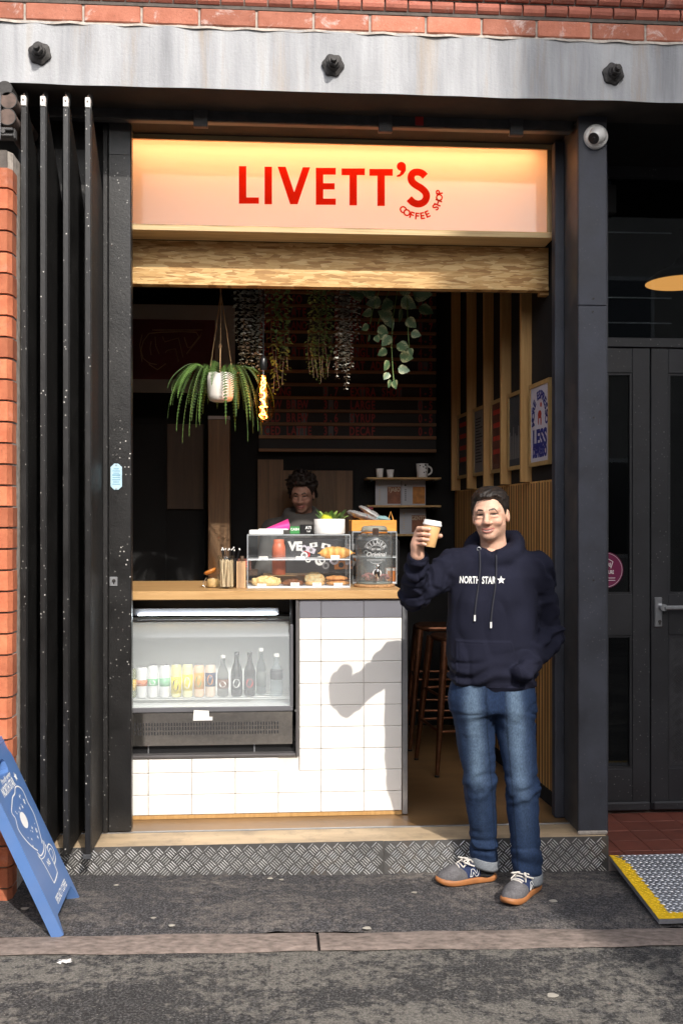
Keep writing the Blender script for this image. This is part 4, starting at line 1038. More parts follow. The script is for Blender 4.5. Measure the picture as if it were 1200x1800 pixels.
for iy in range(33):
    for ix in range(64):
        y_ = yA - 0.010 - iy * 0.0185; v = (y_ - yA) / (yB - yA)
        x_ = xA + 0.008 + ix * 0.027 + (0.0135 if iy % 2 else 0)
        xe = xA + (xB - xA) * v
        if v > 0.985 or x_ < xe + 0.008 or x_ > 3.0: continue
        s_ = 1 if iy % 2 else -1
        dv = Vector((0.86, s_ * 0.5, 0)); dv.z = (zB - zA) / (yB - yA) * dv.y; dv.normalize(); pv_ = nrm.cross(dv)
        c = Vector((x_, y_, zA + (zB - zA) * v)) + nrm * 0.0003
        P = [c + dv * 0.0125, c + pv_ * 0.0036, c - dv * 0.0125, c - pv_ * 0.0036, c + nrm * 0.0028 + dv * .004, c + nrm * 0.0028 - dv * .004]
        (lugy if band(x_, y_, v) else lug).add(P, [(0, 1, 4), (1, 2, 5, 4), (2, 3, 5), (3, 0, 4, 5)])
part('diamond_lugs', lug, 'ramp_bar', rp_, kind='stuff')
ye = MB()
n = 60
def edge_pts(v, wob): return rpt(0, v) + Vector((ew + wob, 0, 0))
top = []
for k in range(n + 1):
    v = k / n; a = rpt(0, v) + nrm * 0.0008; wob = 0.007 * math.sin(k * 2.1) + 0.004 * math.sin(k * 5.3); top += [a, a + Vector((ew * (0.35 + min(1, v * 6) * .65) + wob, 0, 0))]
ye.add(top, [(2 * k, 2 * k + 1, 2 * k + 3, 2 * k + 2) for k in range(n)])
bot = []
for k in range(n + 1):
    u = k / n; v1 = 1 - (0.088 + 0.01 * math.sin(k * 2.7)); xa_ = xA + (xB - xA) * 1
    a = rpt(u, 1) + nrm * 0.0013; b = rpt(u, v1) + nrm * 0.0013; bot += [a, b]
ye.add(bot, [(2 * k, 2 * k + 1, 2 * k + 3, 2 * k + 2) for k in range(n)])
yp = part('yellow_edge', ye, 'yellow_paint', rp_)
part('yellow_lugs', lugy, 'yellow_paint', yp, kind='stuff')

# ================================================================ counter
CT = FZ + 1.14
cx0, cx1 = -0.98, X_(716, YC)
fx0, fx1 = -0.95, X_(524, YC); fz0, fz1 = Z_(1331, YC, 400), CT - 0.045
ct = thing('service_counter', 'service counter with white tiled front and oak worktop', 'counter', ((cx0 + cx1) / 2, YC, FZ))
part('worktop', MB().box(cx0, X_(709, YC), YC - 0.018, YC + 0.86, CT - 0.043, CT, 0.003), 'oak_top', ct)
part('carcass_right', MB().box(fx1 + 0.004, cx1 - 0.03, YC + 0.012, YC + 0.84, FZ + 0.002, CT - 0.044), 'tile_grout', ct)
part('carcass_base', MB().box(cx0, fx1 + 0.003, YC + 0.012, YC + 0.84, FZ + 0.002, fz0 - 0.004), 'tile_grout', ct)
part('carcass_back', MB().box(cx0, fx1 + 0.003, YC + 0.75, YC + 0.83, fz0, CT - 0.044), 'wall_black', ct)
part('corner_trim', MB().box(X_(706.5, YC), cx1, YC - 0.004, YC + 0.03, FZ + 0.004, CT - 0.0435, 0.002), 'aluminium', ct)
part('end_panel', MB().box(cx1 - 0.03, cx1 - 0.001, YC + 0.031, YC + 0.84, FZ + 0.004, CT - 0.044), 'wall_black', ct)
part('base_strip', MB().box(cx0, X_(706, YC), YC + 0.001, YC + 0.011, FZ + 0.002, FZ + 0.02), 'batten_wood', ct)
TWp, THp = 0.2155, 0.1098
xj = X_(639, YC); ztr = CT - 0.046
rowtop = ztr
rows = []; zt_ = ztr
hrow = [0.094] + [THp] * 9
for r_, h_ in enumerate(hrow):
    z1_, z0_ = zt_, max(zt_ - h_, FZ + 0.021); zt_ -= h_
    if z1_ - z0_ < 0.03: continue
    k0 = -8
    for k in range(k0, 2):
        a, b = xj + k * TWp, xj + (k + 1) * TWp
        b = min(b, X_(706, YC)); 
        if z0_ >= fz0 - 0.004: a = max(a, fx1 + 0.006)
        else:
            a = max(a, cx0)
            if z1_ > fz0 and a < fx1:             # cut round the fridge opening
                if b <= fx1 + 0.03: z1c = fz0 - 0.006
                else: z1c = z1_
                if b > fx1 + 0.03 and a < fx1: a = fx1 + 0.006
            else: z1c = z1_
        z1u = z1_ if z0_ >= fz0 - 0.004 else z1c
        if b - a < 0.012 or z1u - z0_ < 0.015: continue
        g_ = 0.0010; jit = random.uniform(0, 0.0007)
        part('tile', MB().box(a + g_, b - g_, YC - jit, YC + 0.011, z0_ + g_, z1u - g_, 0.0028), 'grey_tile' if r_ == 0 else 'white_tile', ct)

# ================================================================ display fridge set into the counter
fr = thing('display_fridge', 'black countertop display fridge with curved glass set into the counter', 'fridge', ((fx0 + fx1) / 2, YC + 0.3, fz0))
mat('fridge_grey', (0.12, 0.12, 0.13), 0.4, var=0.1); mat('fridge_white', (0.78, 0.8, 0.8), 0.4, var=0.03); mat('fridge_black', (0.01, 0.01, 0.011), 0.3, var=0.1)
mat('fridge_trim', (0.16, 0.15, 0.15), 0.35, metal=0.5, var=0.1)
part('surround_side', MB().box(fx1 - 0.012, fx1 + 0.003, YC - 0.006, YC + 0.06, fz0, fz1 - 0.001, 0.003), 'fridge_trim', fr)
part('surround_sill', MB().box(fx0, fx1 - 0.0125, YC - 0.006, YC + 0.06, fz0, fz0 + 0.014, 0.003), 'fridge_trim', fr)
gx0, gx1 = fx0 + 0.0, X_(511, YC + .02)
zg0, zg1 = Z_(1243, YC, 400), Z_(1103, YC, 400)
part('side_wall', MB().box(gx1, gx1 + 0.012, YC + 0.05, YC + 0.72, fz0 + 0.03, fz1 - 0.004), 'fridge_black', fr)
part('corner_post', MB().box(gx1 - 0.004, gx1 + 0.012, YC + 0.02, YC + 0.05, zg0 - 0.01, zg1 + 0.01, 0.004), 'fridge_grey', fr)
part('back_wall', MB().box(gx0, gx1 - 0.001, YC + 0.50, YC + 0.52, zg0 - 0.02, zg1 + 0.03), 'fridge_white', fr)
part('base_tray', MB().box(gx0, gx1 - 0.001, YC + 0.045, YC + 0.50, zg0 - 0.03, zg0 - 0.004), 'fridge_white', fr)
part('inner_ceiling', MB().box(gx0, gx1 - 0.001, YC + 0.24, YC + 0.50, zg1 + 0.031, zg1 + 0.04), 'fridge_black', fr)
part('upper_housing', MB().box(gx0, gx1 + 0.0, YC + 0.30, YC + 0.55, zg1 + 0.045, fz1 - 0.004), 'fridge_black', fr)
part('fascia', MB().box(gx0, gx1 + 0.011, YC + 0.012, YC + 0.03, zg0 - 0.026, zg0 - 0.002, 0.003), 'fridge_grey', fr)
# curved glass front
gm = MB()
def gl_(u, v):
    x = gx0 + (gx1 - 0.003 - gx0) * u
    if v < 0.6: return (x, YC + 0.024 + 0.012 * (v / 0.6), zg0 + (zg1 - 0.06 - zg0) * v / 0.6)
    a = (v - 0.6) / 0.4 * R(78); return (x, YC + 0.036 + 0.16 * (1 - math.cos(a)), zg1 - 0.06 + 0.075 * math.sin(a))
gm.grid(gl_, 2, 30); thin_glass('fridge_glass', (0.96, 0.98, 0.98), 1.3, 0.02, 0.23, (0.84, 0.9, 0.93)); part('curved_glass', gm, 'fridge_glass', fr)  # pale haze mixed into the glass stands in for bright reflections
part('glass_rail', MB().box(gx0, gx1 - 0.004, YC + 0.18, YC + 0.20, zg1 + 0.012, zg1 + 0.022), 'fridge_grey', fr)
part('wire_shelf', (lambda b: [b.cyl((gx0, YC + y_, zg0 + 0.028), (gx1 - 0.004, YC + y_, zg0 + 0.028), 0.002, n=6) for y_ in (0.08, 0.13, 0.19, 0.25, 0.31, 0.37)] and b)(MB()), 'fridge_white', fr)
ws = MB()
for k in range(46):
    x = gx0 + 0.01 + k * (gx1 - gx0 - .02) / 45; ws.box(x - .001, x + .001, YC + 0.078, YC + 0.37, zg0 + 0.0305, zg0 + 0.0325)
part('wire_bars', ws, 'fridge_white', fr, kind='stuff')
part('led_strip', MB().box(X_(241, YC + .2), X_(487, YC + .2), YC + 0.245, YC + 0.26, Z_(1084, YC + .2, 400), Z_(1080.5, YC + .2, 400)), emat('fridge_led', (0.85, 0.95, 1.0), 16.0), fr)
part('led_reflector', MB().box(gx0, X_(490, YC + .2), YC + 0.262, YC + 0.27, Z_(1086, YC + .2, 400), Z_(1071, YC + .2, 400)), 'fridge_grey', fr)
# lower grille panel, polished, leaning slightly
zp1, zp0 = zg0 - 0.028, Z_(1311, YC, 400)
mat('fridge_panel', (0.55, 0.52, 0.49), 0.10, metal=0.95, var=0.15, scale=60, bump=0.03)
pan = MB(); y1_, y0_ = YC + 0.010, YC + 0.022
pan.add([(gx0, y1_, zp1), (gx1 + 0.008, y1_, zp1), (gx1 + 0.008, y0_, zp0), (gx0, y0_, zp0), (gx0, y1_ + .01, zp1), (gx1 + 0.008, y1_ + .01, zp1), (gx1 + 0.008, y0_ + .01, zp0), (gx0, y0_ + .01, zp0)], [(0, 1, 2, 3), (7, 6, 5, 4), (1, 5, 6, 2), (3, 2, 6, 7), (0, 4, 5, 1)])
gp = part('grille_panel', pan, 'fridge_panel', fr)
sl = MB()
for r_, py in enumerate((1273, 1280.5, 1289)):
    zz = Z_(py, YC, 400)
    for k in range(56):
        x = X_(232, YC) + k * (X_(488, YC) - X_(232, YC)) / 52
        if x > X_(489, YC): break
        yy = y0_ + (y1_ - y0_) * (zz - zp0) / (zp1 - zp0) - 0.0008
        sl.box(x - 0.0032, x + 0.0032, yy, yy + 0.0006, zz - 0.008, zz + 0.008, 0.0)
part('vent_slots', sl, 'ink_black', gp, kind='stuff')
q = at(355, 1259, YC); part('torn_label', MB().prism([(q.x - .044, q.z - .022), (q.x + .052, q.z - .022), (q.x + .052, q.z - .006), (q.x + .036, q.z - .004), (q.x + .034, q.z + .026), (q.x - .040, q.z + .03)], 'y', YC + 0.004, YC + 0.0055), 'paper_white', gp)
part('lower_void', MB().box(gx0, fx1 - .013, YC + 0.05, YC + 0.06, fz0 + 0.0145, zp0 + 0.004), 'fridge_black', fr)
for px in (261, 447): q = at(px, 1318, YC + .045); part('foot', MB().cyl((q.x, YC + .045, fz0 + .0145), (q.x, YC + .045, zp0), 0.004, n=8), 'galvanised', fr)
part('hinge_knob', MB().cyl((fx1 - .013, YC + .004, zg0 - .02), (fx1 - .013, YC - .008, zg0 - .02), 0.006, n=10), 'chrome', fr)

# drinks in the fridge
def can(px, Y, h, r, bodycol, bandcol, label, band=(0.25, 0.62), spot=None):
    base = Vector((X_(px, Y), Y, zg0 + 0.033))
    t = thing('drink_can', label, 'can', base, 'cans in the display fridge')
    nm = 'can_%d' % px; mat(nm, bodycol, 0.3, var=0.04); mat(nm + 'b', bandcol, 0.3, var=0.06)
    part('can_body', MB().lathe([(r * .78, 0), (r, .008), (r, h * .9), (r * .8, h * .985), (r * .76, h * .985)], base, 22), nm, t)
    part('can_lid', MB().lathe([(r * .78, h * .986), (r * .8, h), (r * .74, h), (r * .70, h * .985), (.001, h * .985)], base, 22), 'galvanised', t)
    lb = part('label_band', MB().lathe([(r + .0004, h * band[0]), (r + .0006, h * band[0]), (r + .0006, h * band[1]), (r + .0004, h * band[1])], base, 22), nm + 'b', t)
    if spot:
        b = MB(); zc = h * (band[0] + band[1]) / 2; rz = h * (band[1] - band[0]) * .36
        b.add([base + Vector((math.sin(u) * (r + .0012) * .999, -math.cos(u) * (r + .0012), zc + v)) for u, v in [(0.55 * math.cos(a), rz * math.sin(a)) for a in np.linspace(0, 2 * math.pi, 16, endpoint=False)]], [tuple(range(16))])
        part('label_mark', b, spot, lb)
mat('c_yellow', (0.75, 0.6, 0.05), 0.4); mat('c_orange', (0.7, 0.25, 0.04), 0.4); mat('c_white', (0.8, 0.8, 0.78), 0.4); mat('c_green', (0.08, 0.3, 0.08), 0.4)
Wt = (0.78, 0.79, 0.8)
yc = YC + 0.13
can(231, yc, .15, .027, (.2, .22, .1), (.75, .5, .03), 'dark green and yellow can at the far left of the fridge', spot=None)
can(250, yc, .155, .027, Wt, (.68, .2, .06), 'white can with orange red band in the fridge', (.38, .58))
can(269, yc, .165, .027, Wt, (.18, .5, .25), 'white can with a dull green band left of its twin', (.36, .58), 'c_white')
can(290, yc, .165, .027, Wt, (.25, .55, .33), 'white can with pale green band beside the lemon can', (.34, .6))
can(310, yc, .168, .027, (.8, .74, .35), (.78, .62, .03), 'pale yellow can with black smile mark in the fridge', (.12, .62), 'ink_black')
can(330, yc, .17, .027, (.8, .76, .45), (.8, .66, .05), 'bright yellow can right of the smiling can', (.2, .68), 'c_white')
can(350, yc, .165, .027, (.78, .55, .38), (.75, .33, .03), 'orange can with green and white motif in the fridge', (.25, .75), 'c_green')
can(370, yc, .165, .027, (.78, .62, .5), (.03, .035, .09), 'peach can with a dark label and orange oval', (.32, .75), 'c_orange')
def bottle(px, Y, h, r, col, lab, label, spot=None, clear=False, band=(.18, .5)):
    base = Vector((X_(px, Y), Y, zg0 + 0.033)); t = thing('drink_bottle', label, 'bottle', base, 'bottles in the display fridge')
    nm = 'bot_%d' % px
    if clear: thin_glass(nm, col, 1.2, 0.03, 0.12, (0.6, 0.66, 0.68))
    else: mat(nm, col, 0.15, var=0.05, coat=0.4)
    part('bottle_body', MB().lathe([(r * .8, 0), (r, .008), (r, h * .55), (r * .8, h * .66), (r * .42, h * .78), (r * .38, h * .93)], base, 22), nm, t)
    part('cap', MB().lathe([(r * .45, h * .93), (r * .45, h), (r * .3, h * 1.005)], base, 18), 'white_plastic' if clear else 'black_plastic', t)
    mat(nm + 'l', lab, 0.5, var=0.05); l_ = part('label_band', MB().lathe([(r + .0003, h * band[0]), (r + .0006, h * band[0]), (r + .0006, h * band[1]), (r + .0003, h * band[1])], base, 22), nm + 'l', t)
    if spot:
        b = MB(); zc = h * (band[0] + band[1]) / 2; rz = h * (band[1] - band[0]) * .33
        b.add([base + Vector((math.sin(u) * (r + .0014), -math.cos(u) * (r + .0014), zc + v)) for u, v in [(0.6 * math.cos(a), rz * math.sin(a)) for a in np.linspace(0, 2 * math.pi, 16, endpoint=False)]], [tuple(range(16))])
        part('label_mark', b, spot, l_)
mat('c_red', (.55, .03, .03), 0.4)
bottle(392, yc, .21, .029, (.5, .48, .45), (.17, .06, .02), 'bottle with brown label and white drop mark', 'c_white', True, (.2, .42))
bottle(416, yc, .225, .03, (.02, .02, .02), (.015, .015, .016), 'black bottle with a white face mark on its label', 'c_white', False, (.16, .46))
bottle(439, yc, .225, .03, (.025, .02, .02), (.02, .018, .018), 'black bottle with a red face mark on its label', 'c_red', False, (.16, .46))
bottle(459, yc + .04, .24, .026, (.3, .33, .32), (.12, .13, .12), 'slim smoky bottle behind the wire shelf at right', None, True)
bottle(486, yc, .215, .033, (.85, .9, .92), (.02, .02, .025), 'clear water bottle with black label at the right of the fridge', None, True, (.4, .62))

# ================================================================ things on the counter
def disc(c, r, n=20, M_=None): return [(c[0] + r * math.cos(a), c[1] + r * math.sin(a)) for a in np.linspace(0, 2 * math.pi, n, endpoint=False)]
rng = random.Random(21)
# jar of wooden stirrers
Y = 5.20; b0 = Vector((X_(398, Y), Y, CT + 0.001)); r = 0.0435
jr = thing('stirrer_jar', 'glass jar packed with pale wooden stirrers on the counter', 'jar', b0)
part('glass', MB().lathe([(r * .9, 0), (r, .008), (r, .135), (r * .93, .148), (r * 1.0, .153), (r * 1.0, .170), (r * .95, .170), (r * .95, .150), (r * .94, .01)], b0, 28), 'clear_glass', jr)
mat('stirrer', (0.66, 0.5, 0.32), 0.7, var=0.15, rand=0.15, stretch=(8, 8, 1))
for k in range(34):
    a, q = rng.uniform(0, 6.28), r * .82 * math.sqrt(rng.random()); a2 = a + rng.uniform(-.5, .5); q2 = r * .8 * math.sqrt(rng.random())
    p0 = b0 + Vector((q * math.cos(a), q * math.sin(a), .010)); p1 = b0 + Vector((q2 * math.cos(a2), q2 * math.sin(a2), rng.uniform(.135, .152)))
    d = (p1 - p0); mx = d.to_track_quat('Z', 'Y').to_matrix().to_4x4(); mx.translation = p0
    mx = mx @ Matrix.Rotation(rng.uniform(0, 3), 4, 'Z')
    part('stirrer', MB().box(-.0032, .0032, -.0008, .0008, 0, d.length, 0, mx), 'stirrer', jr)
# pot of black straws with pale tips
Y = 5.34; b0 = Vector((X_(405, Y), Y, CT + 0.001))
sj = thing('straw_pot', 'dark pot of black straws with white tips behind the stirrer jar', 'pot', b0)
part('pot', MB().lathe([(.03, 0), (.034, .005), (.036, .15), (.033, .15), (.03, .01)], b0, 22), 'black_plastic', sj)
for k in range(16):
    a = rng.uniform(0, 6.28); q = .022 * math.sqrt(rng.random()); tx = rng.uniform(-.052, .052)
    p0 = b0 + Vector((q * math.cos(a), q * math.sin(a), .02)); p1 = b0 + Vector((tx, rng.uniform(-.02, .02), rng.uniform(.19, .205)))
    s_ = part('straw', MB().tube([p0, p1], 0.0022, 6), 'black_plastic', sj); part('straw_tip', MB().tube([p1, p1 + Vector((rng.uniform(-.006, .008), 0, .008))], 0.0034, 6), 'paper_white', s_)
# clip-top jar lying open
Y = 5.26; b0 = Vector((X_(374, Y), Y, CT + 0.001))
cj = thing('clip_jar', 'small clip top jar with open amber lid left of stirrers', 'jar', b0)
mat('biscuit', (0.5, 0.32, 0.13), 0.7, var=0.3, scale=60, bump=0.5); mat('amber_seal', (0.45, 0.16, 0.03), 0.35)
part('jar_contents', MB().lathe([(.024, .003), (.029, .008), (.029, .045), (.001, .05)], b0, 20), 'biscuit', cj)
part('jar_glass', MB().lathe([(.028, 0), (.033, .008), (.033, .05), (.029, .058), (.031, .066)], b0, 22), 'clear_glass', cj)
lidM = Matrix.Rotation(R(-24), 3, 'Y'); part('lid', MB().lathe([(.001, 0), (.026, .002), (.034, .012), (.034, .018), (.028, .022)], b0 + Vector((-.008, 0, .074)), 22, lidM), 'amber_seal', cj)
wr = MB()
for s_ in (-1, 1): wr.tube([b0 + Vector((-.034, s_ * .012, .052)), b0 + Vector((-.046, s_ * .012, .03)), b0 + Vector((-.05, s_ * .008, .012)), b0 + Vector((-.04, s_ * .006, .004))], .0018, 6)
wr.tube([b0 + Vector((-.05, -.012, .03)), b0 + Vector((-.05, .012, .03))], .0018, 6); part('wire_clip', wr, 'chrome', cj)
# bundle of stirrers in a paper band
Y = 5.22; b0 = Vector((X_(424, Y), Y, CT + 0.001)); 
bd = thing('stirrer_bundle', 'upright brown bundle of wooden sticks beside the pastry case', 'bundle', b0)
mat('stick_brown', (0.38, 0.24, 0.13), 0.7, var=0.25, rand=0.3, stretch=(8, 8, 1))
for i in range(6):
    for j in range(4): part('stick', MB().box(b0.x - .024 + i * .008, b0.x - .0165 + i * .008, Y - .014 + j * .008, Y - .0065 + j * .008, b0.z, b0.z + .137 + rng.uniform(-.004, .004), .001), 'stick_brown', bd)
part('neck_stopper', MB().lathe([(.010, .138), (.011, .16), (.007, .164)], b0 + Vector((.004, .015, .003)), 12), 'dark_wood', bd)

# ---------------------------------------------------------------- acrylic pastry cases
def pcase(px0, px1, y0, dep, h, mid, label, n_edge=True):
    x0, x1 = X_(px0, y0), X_(px1, y0); z0 = CT + 0.001
    t = thing('pastry_case', label, 'display case', ((x0 + x1) / 2, y0, z0), 'acrylic cases on the counter')
    th = 0.004
    part('side_pane', MB().box(x0, x0 + th, y0, y0 + dep, z0, z0 + h), 'acrylic', t); part('side_pane', MB().box(x1 - th, x1, y0, y0 + dep, z0, z0 + h), 'acrylic', t)
    part('top_pane', MB().box(x0 + th + .0003, x1 - th - .0003, y0, y0 + dep, z0 + h - th, z0 + h - .0003), 'acrylic', t)
    part('back_pane', MB().box(x0 + th + .0003, x1 - th - .0003, y0 + dep - th, y0 + dep - .0003, z0 + th, z0 + h - th - .0003), 'acrylic', t)
    part('front_pane', MB().add([(x0 + th, y0 + .002, z0 + .004), (x1 - th, y0 + .002, z0 + .004), (x1 - th, y0 + .002, z0 + h - th), (x0 + th, y0 + .002, z0 + h - th)], [(0, 1, 2, 3)]), 'acrylic', t)
    mat_ = 'acrylic_edge'
    part('shelf', MB().box(x0 + th + .0003, x1 - th - .0003, y0 + .004, y0 + dep - th - .0006, z0 + mid - .005, z0 + mid), 'tray_white', t)
    part('floor_tray', MB().box(x0 + th + .0003, x1 - th - .0003, y0 + .004, y0 + dep - th - .0006, z0 + .002, z0 + .009), 'tray_white', t)
    e = MB(); w_ = .0035
    for xx in (x0 - .0002, x1 - w_ + .0002): e.box(xx, xx + w_, y0 - .0012, y0 + .0003, z0, z0 + h)
    for zz in (z0, z0 + mid - .005, z0 + h - .005): e.box(x0 + w_, x1 - w_, y0 - .0012, y0 + .0003, zz, zz + .0045)
    e.box(x0 - .0005, x0 + .004, y0 + dep - .004, y0 + dep + .0005, z0, z0 + h).box(x1 - .004, x1 + .0005, y0 + dep - .004, y0 + dep + .0005, z0, z0 + h)
    part('polished_edges', e, mat_, t)
    return t, x0, x1, z0
mat('tray_white', (0.74, 0.75, 0.77), 0.3, var=0.04)
CY = 5.19
pc, pcx0, pcx1, pz = pcase(434.5, 615.5, CY, 0.30, 0.280, 0.150, 'wide acrylic pastry case with croissant on its upper shelf')
pc2, qx0, qx1, qz = pcase(619, 697, 5.50, 0.27, 0.292, 0.150, 'narrow acrylic case standing behind the drinks dispenser')
def food(fn, lo, hi, h, name, label, cat, loc, m, cols, rot=0, group='pastries in the acrylic case'):
    V, Q = snet(fn, lo, hi, h); me = np_mesh(name, V, Q, cols(V)); o = raw(name, me, m); o.location = loc; o.rotation_euler = (0, 0, rot); return props(o, label, cat, group)
attr_mat('baked', 0.55, 0.4, 260, var=0.2, vscale=90)
def lerpc(t, a, b): return np.array(a)[None, :] * (1 - t[:, None]) + np.array(b)[None, :] * t[:, None]
# croissant: crescent of overlapping ridged rolls
def cro(P):
    x, y, z = P; yb = y + 1.9 * x * x * 3.2
    r = 0.036 * np.clip(1 - (np.abs(x) / 0.088) ** 2, 0.02, 1) ** 0.55
    seg = np.abs(((x + 0.2) / 0.034) % 1 - 0.5) * 2
    r = r * (0.90 + 0.13 * (1 - seg ** 2)) + 0.002 * noise3(x * 90, y * 90, z * 90)
    d = np.sqrt(yb ** 2 + ((z - 0.030) / 0.95) ** 2) - r
    return np.maximum(d * 0.8, -z)
loc = Vector((X_(588, CY + .09), CY + .10, pz + .1505))
food(cro, (-.1, -.06, -.004), (.1, .05, .085), .0028, 'croissant', 'golden flaky croissant on the upper shelf of the pastry case', 'croissant', loc, 'baked',
     lambda V: lerpc(np.clip(0.5 + 0.5 * np.sin(V[:, 0] * 185) + 0.3 * (V[:, 2] - .04) / .03, 0, 1), (.60, .26, .05), (.78, .46, .14)), R(6))
def bun(rx, ry, h, wob, seed, tilt=0):
    def fn(P):
        x, y, z = P
        d = ell((x, y, z), (0, 0, h * .42), (rx, ry, h * .62)) + wob * noise3(x * 55 + seed, y * 55, z * 55) + wob * .6 * noise3(x * 140, y * 140 + seed, z * 140)
        return smax(d, -z, .004)
    return fn
def mix_cols(a, b, s, seed): return lambda V: lerpc(np.clip(.5 + .6 * noise3(V[:, 0] * s + seed, V[:, 1] * s, V[:, 2] * s) + (V[:, 2] - .02) * 6, 0, 1), a, b)
fz = pz + .0095
food(bun(.078, .06, .046, .006, 1), (-.09, -.07, -.004), (.09, .07, .06), .003, 'flat_pastry', 'pale golden flat pastry at the left of the lower tray', 'pastry', (X_(468, CY + .08), CY + .085, fz), 'baked', mix_cols((.62, .38, .13), (.82, .62, .3), 60, 2))
food(bun(.058, .05, .030, .005, 5), (-.07, -.06, -.004), (.07, .06, .045), .003, 'chocolate_cookie', 'dark brown cookie beside the flat pastry on lower tray', 'cookie', (X_(514, CY + .07), CY + .08, fz), 'baked', mix_cols((.10, .035, .015), (.22, .085, .035), 70, 7))
sc1 = Vector((X_(553, CY + .08), CY + .085, fz))
food(bun(.055, .05, .024, .002, 3), (-.065, -.06, -.004), (.065, .06, .035), .003, 'bagel_half', 'lower half of the seeded bun under the tilted half', 'bread', sc1, 'baked', mix_cols((.5, .27, .09), (.68, .44, .2), 50, 4))
o = food(bun(.056, .05, .030, .002, 9), (-.065, -.06, -.004), (.065, .06, .04), .003, 'bagel_half', 'tilted seeded top half of a bun with grey green cut face', 'bread', sc1 + Vector((0, .012, .024)), 'baked', mix_cols((.42, .24, .09), (.42, .38, .22), 110, 6)); o.rotation_euler = (R(38), 0, 0)
sc2 = Vector((X_(593, CY + .08), CY + .085, fz))
food(bun(.060, .05, .024, .0025, 13), (-.07, -.06, -.004), (.07, .06, .035), .003, 'cookie', 'lower caramel cookie of the pair at the right of the tray', 'cookie', sc2, 'baked', mix_cols((.45, .2, .06), (.62, .33, .12), 60, 8))
food(bun(.058, .05, .026, .003, 17), (-.07, -.06, -.004), (.07, .06, .035), .003, 'cookie', 'upper caramel cookie stacked on another at the right of the tray', 'cookie', sc2 + Vector((-.003, .01, .0235)), 'baked', mix_cols((.45, .18, .05), (.6, .3, .11), 60, 3))
# price tags
for (px, py, Yt) in ((463, 981, CY + .006), (528, 981, CY + .02), (589, 979, CY + .028), (460, 1029, CY + .006), (518.5, 1027, CY + .008), (557, 1027, CY + .008), (594.5, 1027.5, CY + .008)):
    p = at(px, py, Yt); o = MB().box(p.x - .023, p.x + .023, Yt, Yt + .0015, p.z - .009, p.z + .009)
    wh = {463: 'empty left end of the upper shelf', 528: 'middle of the upper shelf', 589: 'croissant', 460: 'flat pastry', 518.5: 'dark cookie', 557: 'seeded bun', 594.5: 'caramel cookies'}[px]
    t = solo('price_tag', o, 'paper_white', 'small white price tag in front of the ' + wh, 'price tag', (p.x, Yt, p.z - .009), 'price tags in the pastry case')
    ln_ = MB()
    for k, w_ in enumerate((.016, .019, .012)): ln_.box(p.x - w_ * .9, p.x + w_ * .9, Yt - .0004, Yt - .0001, p.z + .0035 - k * .005, p.z + .005 - k * .005)
    part('tag_writing', ln_, 'poster_grey', t)
# on top of the wide case
tz = pz + .2805
x0, x1 = X_(438, CY), X_(498, CY); solo('white_box', MB().box(x0, x1, CY + .01, CY + .18, tz, tz + .022, .003), 'paper_white', 'flat white box lying on top of the pastry case', 'box', ((x0 + x1) / 2, CY + .1, tz))
mat('pink_paper', (0.62, 0.04, 0.24), 0.6, var=0.06)
p0, p1, p2 = at(456, 934, CY + .06), at(508, 933, CY + .05), at(506, 912, CY + .09)
mb = MB()
def pk(u, v):
    a = p0.lerp(p1, u); c_ = p0.lerp(p2, u); q_ = a.lerp(c_, v); q_.y += .03 * math.sin(v * math.pi) * u; q_.z = max(q_.z, tz + .024); q_.x += .006 * math.sin(v * 3.14) * u; return q_
mb.grid(pk, 12, 8); o = solo('pink_notebook', mb, 'pink_paper', 'curled bright pink sheet on the flat white box', 'paper', (p1.x, CY + .06, tz + .022))
part('white_sheets', MB().box(X_(455, CY + .03), X_(506, CY + .03), CY + .02, CY + .14, tz + .0225, tz + .0285), 'paper_white', o)
mat('sign_green', (0.03, 0.22, 0.05), 0.5); q = at(518, 929, CY + .19)
gb = solo('green_card', MB().box(q.x - .026, q.x + .026, CY + .18, CY + .2, tz, tz + .04, .002), 'sign_green', 'small green lettered card on the pastry case', 'card', (q.x, CY + .19, tz))
t_ = MB(); text_on(t_, 'CASH', .018, frame_M((q.x, CY + .1795, tz + .024), (1, 0, 0), (0, 0, 1)), fat=.0004); part('card_writing', t_, 'print_white', gb)
q = at(538, 928, CY + .2)
cb = solo('black_card', MB().box(q.x - .034, q.x + .034, CY + .19, CY + .215, tz, tz + .05, .002), 'black_plastic', 'black card with white letters left of the planter', 'card', (q.x, CY + .2, tz))
t_ = MB(); text_on(t_, 'ATI', .022, frame_M((q.x + .012, CY + .1895, tz + .032), (1, 0, 0), (0, 0, 1)), fat=.0004); text_on(t_, 'TAP', .012, frame_M((q.x + .012, CY + .1895, tz + .012), (1, 0, 0), (0, 0, 1))); part('card_writing', t_, 'print_white', cb)
